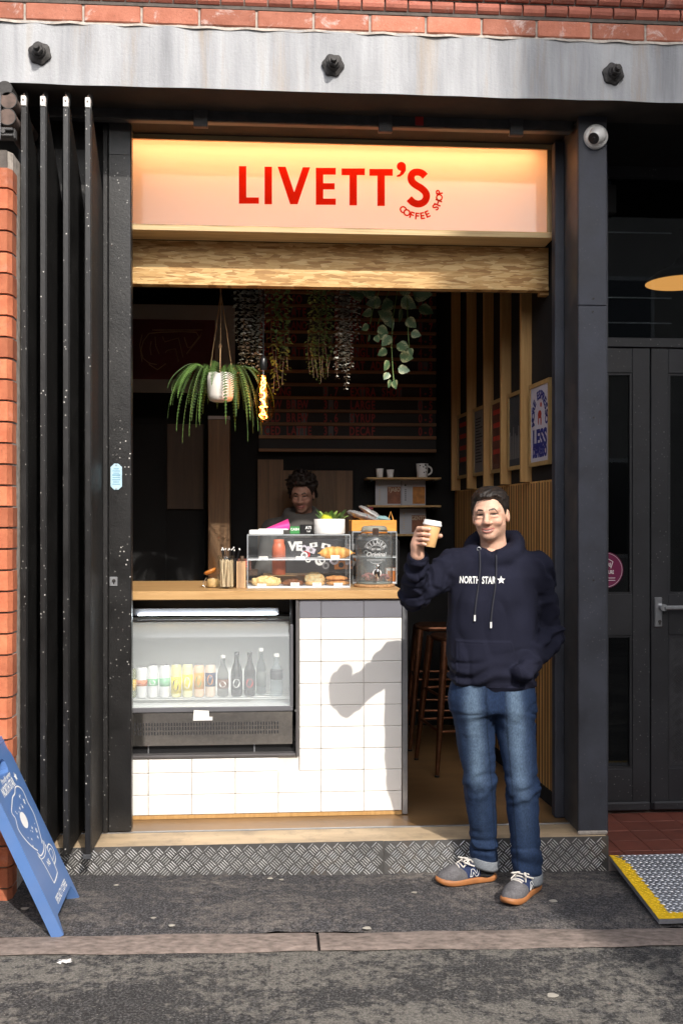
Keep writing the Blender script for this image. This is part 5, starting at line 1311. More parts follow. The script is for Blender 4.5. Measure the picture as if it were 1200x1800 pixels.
# white planter with little ferns
q = Vector((X_(579, CY + .16), CY + .16, tz)); r = 0.083
pp = thing('planter', 'white oval planter with small ferns on the pastry case', 'planter', q)
part('pot', MB().lathe([(r * .95, 0), (r, .006), (r, .08), (r * .94, .08), (r * .92, .065), (.001, .062)], q, 36), 'white_plastic', pp)
mat('lime_moss', (0.42, 0.44, 0.02), 0.8, var=0.2, scale=120, bump=0.6); mat('leaf_green', (0.10, 0.22, 0.045), 0.5, var=0.35, scale=20, rand=0.2); mat('leaf_light', (0.24, 0.36, 0.08), 0.5, var=0.3, scale=20, rand=0.2)
mb = MB().lathe([(.001, .03), (.012, .029), (.024, .02), (.031, .006), (.032, -.01)], q + Vector((-.018, -.045, .078)), 22); part('moss_ball', mb, 'lime_moss', pp)
def sprig(name, base, dirn, length, nl, lw, m, parent, droop=.5, rr=random):
    mb = MB(); p = Vector(base); d = Vector(dirn).normalized(); step = length / nl; pts = [p.copy()]
    for i in range(nl):
        p = p + d * step; d = (d + Vector((0, 0, -droop / nl))).normalized(); pts.append(p.copy())
        side = d.cross(Vector((0, 0, 1))); side = side.normalized() if side.length > .01 else Vector((1, 0, 0)); up = side.cross(d)
        L = lw * math.sin(math.pi * min(1, (i + 1.5) / (nl + 1.2))) ** .7
        for s_ in (-1, 1):
            t = p + side * s_ * L + d * L * .35 - up * L * .15; w_ = step * .48
            a_ = p - d * w_ * .5; b_ = p + d * w_ * .6; mid = p.lerp(t, .55) + up * L * .08
            mb.add([a_, mid - d * w_, t, mid + d * w_, b_], [(0, 1, 2, 3, 4)], True)
    mb.tube(pts, [.0013] * len(pts), 4); return part(name, mb, m, parent)
for k in range(24):
    a = rng.uniform(0, 6.28); qq = r * .75 * math.sqrt(rng.random()); side = math.cos(a)
    if k % 3 == 0: a = -1.5 + rng.uniform(-.8, .8)
    base = q + Vector((qq * math.cos(a), qq * math.sin(a) * .8, .062))
    sprig('fern_sprig', base, (math.cos(a) * .6 + rng.uniform(-.3, .3), math.sin(a) * .4, 1), rng.uniform(.05, .085), 9, .016, rng.choice(['leaf_light', 'leaf_light', 'leaf_green']), pp, .8)
# tray of wrapped bars on the narrow case
zt_ = qz + .2925; y0 = 5.52
tr = thing('snack_tray', 'orange wooden tray of wrapped snack bars on the narrow case', 'tray', ((qx0 + qx1) / 2, y0 + .1, zt_))
wood('tray_wood', (0.55, 0.22, 0.03), (0.75, 0.36, 0.07), 3, (1, 9, 9), 0.45)
x0, x1 = qx0 - .002, qx1 + .002
part('tray_front', MB().box(x0, x1, y0, y0 + .008, zt_, zt_ + .062, .002), 'tray_wood', tr); part('tray_back', MB().box(x0, x1, y0 + .19, y0 + .198, zt_, zt_ + .062, .002), 'tray_wood', tr)
part('tray_end', MB().box(x0, x0 + .008, y0 + .0082, y0 + .1898, zt_, zt_ + .06, .001), 'tray_wood', tr); part('tray_end', MB().box(x1 - .008, x1, y0 + .0082, y0 + .1898, zt_, zt_ + .06, .001), 'tray_wood', tr)
part('tray_floor', MB().box(x0 + .0082, x1 - .0082, y0 + .0082, y0 + .1898, zt_ + .001, zt_ + .006), 'tray_wood', tr)
part('wire_handle', MB().tube([(x1 - .04, y0 + .06, zt_ + .06), (x1 - .025, y0 + .07, zt_ + .11), (x1 - .01, y0 + .06, zt_ + .06)], .003, 6), 'tray_wood', tr)
mat('foil', (0.66, 0.66, 0.66), 0.28, metal=0.75, var=0.15, scale=30, bump=0.8, bscale=60); mat('foil_dark', (0.10, 0.02, 0.03), 0.3, metal=0.3, var=0.3, scale=40); mat('foil_blue', (0.25, 0.42, 0.45), 0.35, metal=0.3, var=0.3)
def pillow(c, L, W, H, rotz, tilt, m, label):
    mb = MB(); Mx = Matrix.Translation(c) @ Matrix.Rotation(rotz, 4, 'Z') @ Matrix.Rotation(tilt, 4, 'Y')
    for s_ in (1, -1):
        def f(u, v, s_=s_):
            x, y = (u - .5) * L, (v - .5) * W; h = s_ * H * max(0, math.sin(math.pi * u) ** .35 * math.sin(math.pi * v) ** .6 - .02)
            crimp = .003 * math.sin(v * 40) * (abs(u - .5) > .44); return Mx @ Vector((x, y, h * (1 + .12 * math.sin(17 * u + 9 * v)) + crimp))
        mb.grid(f, 22, 8)
    return solo('snack_packet', mb, m, label, 'packet', c, 'wrapped bars in the orange tray')
pillow(Vector((x0 + .07, y0 + .05, zt_ + .082)), .19, .06, .02, R(8), R(18), 'foil', 'silver foil packet resting against the planter end of the tray')
pillow(Vector((x0 + .125, y0 + .10, zt_ + .098)), .17, .055, .018, R(-12), R(30), 'foil', 'upper silver packet in the tray beside the maroon one')
pillow(Vector((x0 + .075, y0 + .14, zt_ + .105)), .13, .05, .016, R(-6), R(-24), 'foil_dark', 'maroon packet at the back of the tray')
pillow(Vector((x0 + .185, y0 + .08, zt_ + .068)), .08, .055, .018, R(4), R(10), 'foil_blue', 'pale blue packet at the right of the tray')
# glass drinks dispenser
Y = 5.30; b0 = Vector((X_(657.5, Y), Y, CT + .001)); r = .0985
mat('cork', (0.36, 0.2, 0.09), 0.85, var=0.45, scale=90, bump=0.5)
solo('cork_coaster', MB().lathe([(.108, 0), (.11, .003), (.11, .013), (.106, .015), (.001, .015)], b0, 36), 'cork', 'round cork mat under the drinks dispenser', 'coaster', b0)
b0 = b0 + Vector((0, 0, .0155))
dd = thing('drinks_dispenser', 'embossed glass drinks dispenser with clip lid and chrome tap', 'dispenser', b0)
thin_glass('jar_glass', (0.93, 0.95, 0.95), 1.6, 0.03, 0.04, (0.75, 0.8, 0.82)); thin_glass('jar_thick', (0.55, 0.62, 0.62), 1.4, 0.06, 0.25, (0.6, 0.7, 0.68)); thin_glass('water', (0.86, 0.88, 0.88), 1.0, 0.03, 0.10, (0.62, 0.63, 0.63)); thin_glass('emboss', (0.9, 0.9, 0.9), 1.0, 0.2, 0.6, (0.75, 0.76, 0.76))
H = .262
part('jar_glass', MB().lathe([(r * .96, .004), (r, .014), (r, H - .035), (r * .97, H - .018), (r * .86, H - .004), (r * .70, H + .003), (r * .66, H + .012)], b0, 44), 'jar_glass', dd)
part('thick_base', MB().lathe([(r * .93, 0), (r * .975, .003), (r * .985, .012), (.001, .014)], b0, 44), 'jar_thick', dd)
part('water', MB().lathe([(r * .95, .017), (r * .96, .02), (r * .96, H * .60), (.001, H * .60)], b0, 44), 'water', dd)
mat('fruit_pink', (0.42, 0.16, 0.15), 0.5, var=0.3); 
fb = MB()
for k in range(26):
    a = rng.uniform(0, 6.28); qq = rng.uniform(.3, .85) * r; c = b0 + Vector((qq * math.cos(a), qq * math.sin(a), .022 + rng.uniform(0, .03))); fb.lathe([(.001, -.009), (.008, -.005), (.011, 0), (.008, .005), (.001, .009)], c, 8)
part('fruit_pieces', fb, 'fruit_pink', dd, kind='stuff')
ld = part('lid', MB().lathe([(r * .68, H + .012), (r * .70, H + .018), (r * .70, H + .03), (r * .66, H + .04), (r * .55, H + .046), (.001, H + .048)], b0, 36), 'jar_thick', dd)
part('rubber_seal', MB().lathe([(r * .69, H + .006), (r * .715, H + .008), (r * .715, H + .013), (r * .69, H + .015)], b0, 36), 'amber_seal', ld)
wb = MB(); 
for zz in (H + .004, H + .022): wb.tube([b0 + Vector((r * .725 * math.cos(a), r * .725 * math.sin(a), zz)) for a in np.linspace(0, 2 * math.pi, 33)], .0022, 6)
wb.box(b0.x - .016, b0.x + .016, b0.y - r * .76, b0.y - r * .735, b0.z + H - .012, b0.z + H + .034, .002); part('wire_clip', wb, 'chrome', ld)
tpz = b0.z + .062
tp = part('tap', MB().cyl((b0.x + .004, Y - r, tpz), (b0.x + .004, Y - r - .012, tpz), .019, .017, 18).cyl((b0.x + .004, Y - r - .01, tpz), (b0.x + .004, Y - r - .04, tpz), .009, n=12).lathe([(.007, -.028), (.010, -.012), (.011, .01), (.008, .018), (.006, .024), (.009, .03), (.009, .042), (.004, .046)], (b0.x + .006, Y - r - .036, tpz), 16), 'chrome', dd)
part('tap_washer', MB().lathe([(.022, 0), (.022, .003)], (b0.x + .004, Y - r - .0005, tpz), 22, Matrix.Rotation(R(90), 3, 'X')), 'white_plastic', tp)
em = MB()
def on_jar(x, z): return b0 + Vector((math.sin(x / r) * (r + .0012), -math.cos(x / r) * (r + .0012), z))
def arc_text(txt, rad, zc, size, a0, a1):
    for i, ch in enumerate(txt):
        if ch == ' ': continue
        an = R(a0 + (a1 - a0) * i / max(1, len(txt) - 1)); cx, cz = rad * math.cos(an), zc + rad * math.sin(an)
        vs, fs = text_geo(ch, size, .0006); em.add([on_jar(cx + math.sin(an) * v.x + math.cos(an) * v.y, cz - math.cos(an) * v.x + math.sin(an) * v.y) for v in vs], fs)
arc_text('KILNER', .052, .168, .026, 146, 34)
for txt, size, zz, sh in (('EST 1842', .013, .185, 0), ('Original', .034, .158, .25)):
    vs, fs = text_geo(txt, size, .0006, shear=sh); em.add([on_jar(v.x, zz + v.y) for v in vs], fs)
for rad in (.036, .065):
    pts = [(rad * math.cos(a), .172 + rad * math.sin(a)) for a in np.linspace(R(20), R(160), 22)]; ribbon(em, pts, .0022, on_jar)
for zz, hw in ((.131, .05), (.125, .05)): ribbon(em, [(x, zz) for x in np.linspace(-hw, hw, 12)], .0016, on_jar)
ribbon(em, [(.03 * math.cos(a), .122 - .012 * math.sin(a)) for a in np.linspace(0, math.pi, 12)], .0016, on_jar)
part('embossing', em, 'emboss', dd)
# orange box inside the narrow case
mat('orange_card', (0.72, 0.2, 0.02), 0.5, var=0.05)
q = at(688, 1027, 5.58); ob = solo('orange_box', MB().box(q.x - .034, q.x + .014, 5.56, 5.64, qz + .0095, qz + .085, .002), 'orange_card', 'small orange and white box inside the narrow case', 'box', (q.x, 5.6, qz + .0095))
part('white_label', MB().box(q.x - .033, q.x + .013, 5.5592, 5.5598, qz + .07, qz + .084).box(q.x - .033, q.x - .026, 5.5592, 5.5598, qz + .03, qz + .069), 'paper_white', ob)
# coral drinking bottle on a riser behind the case
rz_ = solo('wooden_riser', MB().box(X_(462, 5.68), X_(562, 5.68), 5.62, 5.84, CT + .001, CT + .045, .004), 'oak_top', 'low pale wooden riser behind the pastry case', 'riser', (X_(512, 5.7), 5.7, CT + .001))
mat('coral', (0.72, 0.17, 0.075), 0.4, var=0.06); b0 = Vector((X_(490, 5.66), 5.66, CT + .046)); r = .0385
cbt = thing('drinking_bottle', 'coral red drinking bottle seen through the pastry case', 'bottle', b0)
part('bottle_body', MB().lathe([(r * .9, 0), (r, .006), (r, .15), (r * .93, .165), (r * .78, .178)], b0, 28), 'coral', cbt); part('bottle_cap', MB().lathe([(r * .79, .1785), (r * .8, .195), (r * .74, .2), (.001, .2)], b0, 28), 'coral', cbt)
# sticker covered machine behind
mx0, mx1 = X_(500, 5.86), X_(702, 5.86); mz0, mz1 = CT + .001, CT + .245
mm = thing('coffee_machine', 'dark coffee machine back plastered with white stickers behind the cases', 'machine', ((mx0 + mx1) / 2, 5.86, mz0))
mat('machine', (0.035, 0.035, 0.038), 0.35, var=0.2)
part('machine_body', MB().box(mx0, mx1, 5.862, 6.3, mz0 + .03, mz1, .01), 'machine', mm)
for xx in (mx0 + .04, mx1 - .04):
    part('machine_foot', MB().cyl((xx, 5.9, mz0), (xx, 5.9, mz0 + .03), .02, n=12), 'black_plastic', mm)
srng = random.Random(8)
stick_cols = ['c_white', 'c_white', 'paper_white', 'poster_grey', 'c_green', 'c_red', 'poster_lilac', 'c_orange']
for k in range(22):
    cx, cz, rr = srng.uniform(mx0 + .03, mx1 - .03), srng.uniform(mz0 + .06, mz1 - .03), srng.uniform(.014, .03)
    mb = MB(); yy = 5.861 - k * .00012
    if k % 3 == 0: 
        a = srng.uniform(-.4, .4); pts = [(cx + rr * 1.4 * (u * math.cos(a) - v * .6 * math.sin(a)), yy, cz + rr * 1.4 * (u * math.sin(a) + v * .6 * math.cos(a))) for u, v in ((-1, -1), (1, -1), (1, 1), (-1, 1))]; mb.add(pts, [(0, 1, 2, 3)])
    else: mb.add([(cx + rr * math.cos(t), yy, cz + rr * math.sin(t)) for t in np.linspace(0, 2 * math.pi, 18, endpoint=False)], [tuple(range(18))])
    s_ = part('sticker', mb, srng.choice(stick_cols), mm)
    ib = MB(); ib.add([(cx + rr * .55 * math.cos(t), yy - .0001, cz + rr * .55 * math.sin(t)) for t in np.linspace(0, 2 * math.pi, 10, endpoint=False)], [tuple(range(10))]); part('sticker_motif', ib, 'ink_black' if k % 2 else 'poster_grey', s_)
t_ = MB(); text_on(t_, 'VE', .07, frame_M((X_(519, 5.855), 5.8575, mz1 - .045), (1, 0, 0), (0, 0, 1)), fat=.004); part('sticker_lettering', t_, 'c_white', mm)
# small red sign at the back of the counter
q = at(424, 959, 6.1); rs = solo('red_notice', MB().box(q.x - .075, q.x + .06, 6.1, 6.11, CT - .0 + .05, CT + .12, .002), 'poster_brown', 'small dim red framed notice beyond the straw pot', 'sign', (q.x, 6.1, CT + .05))
t_ = MB(); text_on(t_, 'SALE', .05, frame_M((q.x - .008, 6.0995, CT + .085), (1, 0, 0), (0, 0, 1)), fat=.001); part('notice_writing', t_, 'ink_red', rs)
solo('notice_shelf', MB().box(q.x - .12, q.x + .1, 6.05, 6.3, CT + .02, CT + .049), 'dark_wood', 'dark shelf under the small red notice', 'shelf', (q.x, 6.1, CT + .02))

# ================================================================ back of the shop
YW = 7.19
# menu board
bx0, bx1 = X_(455, 7.12), X_(766, 7.12)
zz_ = [Z_(792 - 23.05 * k, 7.12, 610) for k in range(13)]
mn = thing('menu_board', 'black menu board with timber rails and red letters on the back wall', 'menu board', ((bx0 + bx1) / 2, 7.13, zz_[0]))
mat('menu_black', (0.014, 0.013, 0.013), 0.7, var=0.2); mat('menu_red', (0.24, 0.02, 0.018), 0.6, var=0.1); mat('menu_card', (0.09, 0.085, 0.085), 0.7, var=0.2)
part('backboard', MB().box(bx0, bx1, 7.13, 7.15, zz_[0], zz_[-1] + .03), 'menu_black', mn)
for z in zz_: part('rail', MB().box(bx0, bx1, 7.108, 7.1295, z - .011, z + .011, .002), 'menu_slat', mn)
rows = ['', 'ICED LATTE  3.9  DECAF        0-0', 'COLD BREW   3.6  SYRUP        0-5', 'SLOW BREW   3.0  LARGE        0-5', 'OOLONG      3.7  EXTRA SHOT   1-3', '', 'MOCHA       3.9  OAT ADDED    0-3', 'CHAI LATTE  3.8  ENGLISH      4-2', 'PICCOLO     3.2  EARL GREY    4-5', 'AMERICANO   3.0  MATCHA       3-7', 'CHOCOLATE   3.6  FLAT         3-7', 'ESPRESSO    2.6  BATCH        3-6']
for k, line in enumerate(rows):
    if not line.strip(): continue
    zc = (zz_[k] + zz_[k + 1]) / 2; b = MB(); cards = MB(); W = bx1 - bx0 - .02
    for i, ch in enumerate(line):
        if ch == ' ': continue
        x = bx0 + .02 + W * i / 33
        text_on(b, ch, .085, frame_M((x, 7.1265, zc - .004), (1, 0, 0), (0, 0, 1)), fat=.0025, sx=.62)
        if rng.random() < .16: cards.box(x - .018, x + .018, 7.1275, 7.129, zc - .038, zc + .034)
    ro = part('menu_line', b, 'menu_red', mn, kind='stuff')
    if cards.v: part('letter_card', cards, 'menu_card', ro, kind='stuff')
# wooden panels behind the barista
x0, x1 = X_(453, 7.1), X_(620, 7.1)
bp = thing('timber_backboard', 'stained timber boards behind the barista', 'boards', ((x0 + x1) / 2, 7.1, FZ))
xs = [X_(p, 7.1) for p in (453, 472, 498, 527, 556, 590, 620)]
for i in range(6): part('plank', MB().box(xs[i] + .001, xs[i + 1] - .001, 7.1 + .004 * (i % 2), 7.12, 1.0, Z_(808 if i < 2 else 827, 7.1, 530)), 'panel_wood', bp)
# shelves with crockery
def shelf(py, label):
    x0, x1 = X_(645, 6.95), X_(775, 6.95); z = Z_(py, 6.95, 700)
    t = thing('wall_shelf', label, 'shelf', ((x0 + x1) / 2, 7.05, z), 'thin oak wall shelves')
    part('board', MB().box(x0, x1, 6.95, 7.19, z - .014, z, .002), 'frame_oak', t)
    for px in (653, 762): x = X_(px, 6.95); part('bracket', MB().box(x - .003, x + .003, 6.948, 7.188, z - .03, z - .0145), 'black_plastic', t)
    return z
s1 = shelf(839, 'upper thin oak shelf carrying the mug'); s2_ = shelf(888, 'middle thin oak shelf carrying two coffee cards'); s3 = shelf(939, 'lower thin oak shelf behind the raised paper cup')
for px, h, lb in ((667, .062, 'left small white espresso cup on the upper shelf'), (685.5, .055, 'right small white espresso cup on the upper shelf')):
    c = Vector((X_(px, 7.0), 7.0, s1 + .001)); solo('espresso_cup', MB().lathe([(.019, 0), (.021, .003), (.027, h), (.0245, h), (.019, .006), (.001, .005)], c, 22), 'white_plastic', lb, 'cup', c, 'espresso cups on the shelf')
c = Vector((X_(741.5, 7.0), 7.0, s1 + .001)); mg = thing('mug', 'white mug with dark print at the right of the upper shelf', 'mug', c)
part('mug_body', MB().lathe([(.034, 0), (.037, .004), (.043, .098), (.040, .098), (.035, .008), (.001, .007)], c, 26), 'white_plastic', mg)
part('handle', MB().tube([c + Vector((.038 + .03 * math.sin(a), 0, .05 - .03 * math.cos(a))) for a in np.linspace(0, math.pi, 12)], .006, 8), 'white_plastic', mg)
pm = MB()
for k in range(9): a = rng.uniform(-.6, .5); zz = rng.uniform(.03, .085); pm.add([c + Vector((math.sin(a + u) * .0435, -math.cos(a + u) * .0435, zz + v)) for u, v in ((0, 0), (.2, 0), (.2, .008), (0, .008))], [(0, 1, 2, 3)])
part('mug_print', pm, 'ink_black', mg)
mat('card_grey', (0.42, 0.44, 0.48), 0.7, var=0.05); mat('bag_orange', (0.42, 0.17, 0.03), 0.6, var=0.4, scale=20); mat('bag_brown', (0.22, 0.08, 0.04), 0.6, var=0.4, scale=20); mat('bag_cream', (0.5, 0.4, 0.28), 0.6)
for (a, b, zb, wd_, word, bm_, lb) in ((659.5, 704.5, s2_, .16, 'TJABO', 'bag_brown', 'grey coffee card with brown bag print at left of the middle shelf'), (705.5, 747, s2_, .15, '', 'bag_orange', 'grey coffee card with golden bag print at right of the middle shelf'), (702, 747.5, s3, .16, 'GENTO', 'bag_brown', 'grey coffee card with dark bag print on the lower shelf')):
    x0, x1 = X_(a, 7.1), X_(b, 7.1); h = .182
    cd = solo('coffee_card', MB().box(x0, x1, 7.09, 7.095, zb + .001, zb + h), 'card_grey', lb, 'card', ((x0 + x1) / 2, 7.09, zb + .001), 'coffee cards on the shelves')
    w_ = x1 - x0; bg_ = part('bag_picture', MB().box(x0 + w_ * .46, x1 - .004, 7.0885, 7.0895, zb + .012, zb + h * .74), bm_, cd)
    t_ = MB()
    if word: text_on(t_, word, .042, frame_M((x0 + w_ * .72, 7.0878, zb + h * .62), (1, 0, 0), (0, 0, 1)), fat=.0008, sx=.72)
    t_.add([(x0 + w_ * .15 + .007 * math.cos(t), 7.0888, zb + h * .8 + .007 * math.sin(t)) for t in np.linspace(0, 2 * math.pi, 10, endpoint=False)], [tuple(range(10))])
    for k in range(6): t_.box(x0 + w_ * .12, x0 + w_ * .19, 7.0884, 7.0889, zb + h * (.2 + .08 * k), zb + h * (.2 + .08 * k) + .006)
    part('card_print', t_, 'bag_cream' if word else 'ink_black', cd)
# left: framed print, pillar, dark cabinets
Y = 6.9; x0, x1 = X_(222, Y), X_(413, Y); z0, z1 = Z_(690, Y, 330), Z_(536, Y, 330)
mat('mount_grey', (0.36, 0.31, 0.29), 0.7, var=0.05); mat('print_maroon', (0.11, 0.016, 0.022), 0.6, var=0.08); mat('gold_line', (0.34, 0.22, 0.12), 0.6)
lp = thing('framed_print', 'large framed maroon print with gold outline drawing at upper left', 'picture', ((x0 + x1) / 2, Y, z0))
part('mount', MB().box(x0, x1, Y, Y + .02, z0, z1), 'mount_grey', lp)
pr_ = part('print', MB().box(x0 + .01, X_(378, Y), Y - .003, Y - .0005, Z_(667, Y, 300), Z_(562, Y, 300)), 'print_maroon', lp)
gd = MB()
def gpt(px, py): p = at(px, py, Y - .0045); return Vector((p.x, Y - .0045, p.z))
for line in ([(262, 586), (252, 600), (248, 616), (252, 630), (262, 638), (276, 641)], [(262, 586), (285, 584), (320, 583), (345, 584), (350, 592), (336, 610), (330, 611), (324, 593)], [(266, 600), (264, 612), (266, 624)], [(273, 592), (274, 608), (280, 622)], [(286, 592), (290, 601), (314, 594), (322, 628)], [(291, 620), (294, 616), (309, 613), (314, 636)], [(262, 640), (277, 650), (292, 639)], [(250, 588), (246, 606), (250, 636)], [(268, 580), (356, 580), (352, 592), (328, 622)]):
    gd.tube([gpt(*p) for p in line], .0035, 5)
part('outline_drawing', gd, 'gold_line', pr_)
part('glazing', MB().box(x0 + .001, x1 - .001, Y - .009, Y - .007, z0, z1), 'clear_glass', lp)
Y = 6.7; x0, x1 = X_(366, Y), X_(404, Y); zt_ = Z_(737, Y, 385)
pw = thing('timber_pillar', 'brown timber pillar behind the counter under the hanging fern', 'pillar', ((x0 + x1) / 2, Y, FZ))
part('pillar', MB().box(x0, x1, Y, Y + .12, FZ, zt_, .003), 'panel_wood', pw); part('price_strip', MB().box(x0, x1, Y - .003, Y + .1, zt_ + .001, zt_ + .022), 'mount_grey', pw)
Y = 6.95; cab = thing('wall_cabinet', 'very dark tall cabinet at the back left of the shop', 'cabinet', (X_(290, Y), Y, FZ))
part('cabinet_body', MB().box(X_(215, Y), X_(360, Y), Y + .02, 7.18, FZ + .002, Z_(735, Y, 290)), 'wall_black', cab)
part('cabinet_door', MB().box(X_(294, Y), X_(358, Y), Y, Y + .019, Z_(895, Y, 290), Z_(745, Y, 290), .003), 'dark_wood', cab); part('cabinet_door', MB().box(X_(222, Y), X_(292, Y), Y, Y + .019, FZ + .02, Z_(745, Y, 290), .003), 'wall_black', cab)
# copper stools
mat('copper', (0.20, 0.085, 0.045), 0.35, metal=0.85, var=0.3, scale=18, bump=0.1)
def stool(cx, cy, rot, label):
    t = thing('bar_stool', label, 'stool', (cx, cy, FZ), 'copper bar stools')
    h = .80; top, bot = .145, .215; Mr = Matrix.Rotation(rot, 3, 'Z'); o = Vector((cx, cy, FZ))
    se = MB(); n = 24
    sq = lambda a, r: Vector((r * math.copysign(abs(math.cos(a)) ** .5, math.cos(a)), r * math.copysign(abs(math.sin(a)) ** .5, math.sin(a)), 0))
    vs = []
    for r_, z in ((.13, h - .035), (.16, h - .03), (.165, h - .008), (.155, h), (.03, h - .006)):
        vs += [o + Mr @ (sq(2 * math.pi * k / n, r_) + Vector((0, 0, z))) for k in range(n)]
    se.add(vs, [(i * n + k, i * n + (k + 1) % n, (i + 1) * n + (k + 1) % n, (i + 1) * n + k) for i in range(4) for k in range(n)] + [tuple(range(4 * n, 5 * n)), tuple(range(n))], True); part('seat', se, 'copper', t)
    corners = []
    for a in (45, 135, 225, 315):
        ca, sa = math.cos(R(a)) * 1.414, math.sin(R(a)) * 1.414; p1_ = o + Mr @ Vector((ca * top, sa * top, h - .02)); p0_ = o + Mr @ Vector((ca * bot, sa * bot, .012)); corners.append((p0_, p1_))
        l_ = part('leg', MB().tube([p1_, p1_.lerp(p0_, .5), p0_], [.024, .021, .0125], 10), 'copper', t); part('rubber_foot', MB().cyl(p0_, p0_ - Vector((0, 0, .011)), .015, n=10), 'black_plastic', l_)
    for zf in (.42, .68):
        for i in range(4): a_, b_ = corners[i], corners[(i + 1) % 4]; part('footrest', MB().tube([a_[1].lerp(a_[0], zf), b_[1].lerp(b_[0], zf)], .009, 6), 'copper', t)
stool(X_(813, 5.9), 5.98, R(8), 'nearer copper metal bar stool behind the man'); stool(X_(775, 6.55), 6.6, R(-4), 'farther copper metal bar stool deeper in the shop')

# ================================================================ hanging plants and bulb
YPn = 5.56
rail_z = 3.02
solo('plant_rail', MB().box(-.9, 1.3, YPn - .03, YPn + .03, rail_z, rail_z + .05, .004).box(-.7, -.66, YPn - .02, YPn + .02, rail_z + .051, 3.3).box(1.1, 1.14, YPn - .02, YPn + .02, rail_z + .051, 3.3), 'black_plastic', 'black ceiling rail from which the trailing plants hang', 'rail', (.2, YPn, rail_z))
# fern in a white pot
c = at(388, 706, YPn); fpot = thing('hanging_fern', 'green fern in a white pot hung on cords', 'fern', c)
rp0 = .074
mat('pot_white', (0.78, 0.74, 0.68), 0.5, var=0.04)
pt = part('pot', MB().lathe([(.045, 0), (.062, .006), (.071, .03), (rp0, .075), (rp0, .155), (rp0 * .93, .155), (rp0 * .9, .12), (.001, .115)], c, 32), 'pot_white', fpot)
mat('twine', (0.42, 0.27, 0.14), 0.9, var=0.2); apex = Vector((c.x - .005, YPn, rail_z)); kn = at(383, 515, YPn); kn = Vector((c.x, YPn, kn.z))
for a in (-90, 30, 150):
    e = c + Vector((rp0 * 1.02 * math.cos(R(a)), rp0 * 1.02 * math.sin(R(a)), .15)); part('cord', MB().tube([kn, kn.lerp(e, .5) + Vector((.002, 0, 0)), e], .0028, 6), 'twine', fpot)
part('cord', MB().tube([kn, apex], .004, 6), 'twine', fpot); part('cord_knot', MB().lathe([(.001, -.014), (.008, -.008), (.009, .004), (.001, .014)], c + Vector((-.001, -rp0 * .55, .30)), 10), 'twine', fpot)
mat('fern_green', (0.075, 0.145, 0.03), 0.5, var=0.5, scale=30, rand=0.35); frng = random.Random(31)
def frond(base, az, out, drop, L, m, parent, lw=.026, n=30):
    mb = MB(); pts = []; 
    for i in range(n + 1):
        t = i / n; rr_ = out * (1 - (1 - t) ** 1.7); z = .10 * math.sin(min(1, t * 2.1) * math.pi * .55) * (1 - t) * 1.3 - drop * t ** 2
        pts.append(Vector(base) + Vector((rr_ * math.cos(az), rr_ * math.sin(az), z)))
    side0 = Vector((-math.sin(az), math.cos(az), 0)); tw = frng.uniform(-.9, .9)
    for i in range(2, n + 1):
        d = (pts[i] - pts[i - 1]).normalized(); up = side0.cross(d); side = side0 * math.cos(tw) + up * math.sin(tw)
        l = frng.uniform(.82, 1.1) * lw * (math.sin(math.pi * (i / n) ** .75 * .93 + .15)) ** .8; w_ = (pts[i] - pts[i - 1]).length * .27
        for s_ in (-1, 1):
            tip = pts[i] + side * s_ * l + d * l * .25 + up * l * .1; mid = pts[i].lerp(tip, .5)
            mb.add([pts[i] - d * w_, mid - d * w_ * 1.05, tip, mid + d * w_ * 1.05, pts[i] + d * w_], [(0, 1, 2, 3, 4)], True)
    mb.tube(pts, [.0018] * len(pts), 4); return part('frond', mb, m, parent)
for k in range(46):
    az = 2 * math.pi * k / 46 + frng.uniform(-.2, .2)
    outx = frng.uniform(.10, .25); 
    if math.sin(az) < -.35 and k % 3: continue
    frond(c + Vector((.05 * math.cos(az), .05 * math.sin(az), .125)), az, outx, frng.uniform(.06, .30), 0, 'fern_green', fpot)
for az, outx, dr in ((R(180), .24, .22), (R(200), .20, .30), (R(215), .15, .33), (R(165), .23, .14), (R(-5), .21, .22), (R(-25), .18, .30), (R(-40), .15, .36), (R(15), .22, .15), (R(-58), .12, .22), (R(190), .16, .36)):
    frond(c + Vector((.05 * math.cos(az), .05 * math.sin(az), .13)), az, outx, dr, 0, 'fern_green', fpot, .028, 34)
# filament bulb
c = at(463, 690, 5.50); c.x = X_(463, 5.5)
bl = thing('filament_bulb', 'large pear shaped filament bulb glowing orange on black flex', 'lamp', c)
zb0, zb1 = Z_(744, 5.5, 463), Z_(651, 5.5, 463); hb = zb1 - zb0
thin_glass('amber_glass', (0.95, 0.72, 0.42), 1.2, 0.02); base = Vector((c.x, 5.5, zb0))
part('glass_bulb', MB().lathe([(.001, 0), (.025, .006), (.045, .022), (.058, .05), (.062, .085), (.058, .125), (.045, .17), (.030, .21), (.020, .25), (.017, hb)], base, 32), 'amber_glass', bl)
fl = emat('filament', (1.0, 0.34, 0.06), 16.0); fm = MB()
for s_ in (0, 1): fm.tube([base + Vector((.021 * math.cos(t * (23 + 9 * s_) + s_ * 2) * (1 - .45 * t) * (.75 + .35 * math.sin(t * 31)), .021 * math.sin(t * (23 + 9 * s_) + s_ * 2) * (1 - .45 * t), .03 + t * .235 + .006 * math.sin(t * 37))) for t in np.linspace(0, 1, 60)], .0032, 5)
part('filament', fm, fl, bl); part('lamp_holder', MB().lathe([(.018, hb), (.021, hb + .004), (.021, hb + .06), (.012, hb + .075), (.004, hb + .08)], base, 18), 'black_plastic', bl); part('flex', MB().tube([base + Vector((0, 0, hb + .078)), Vector((c.x, 5.5, 3.3))], .0035, 6), 'black_plastic', bl)
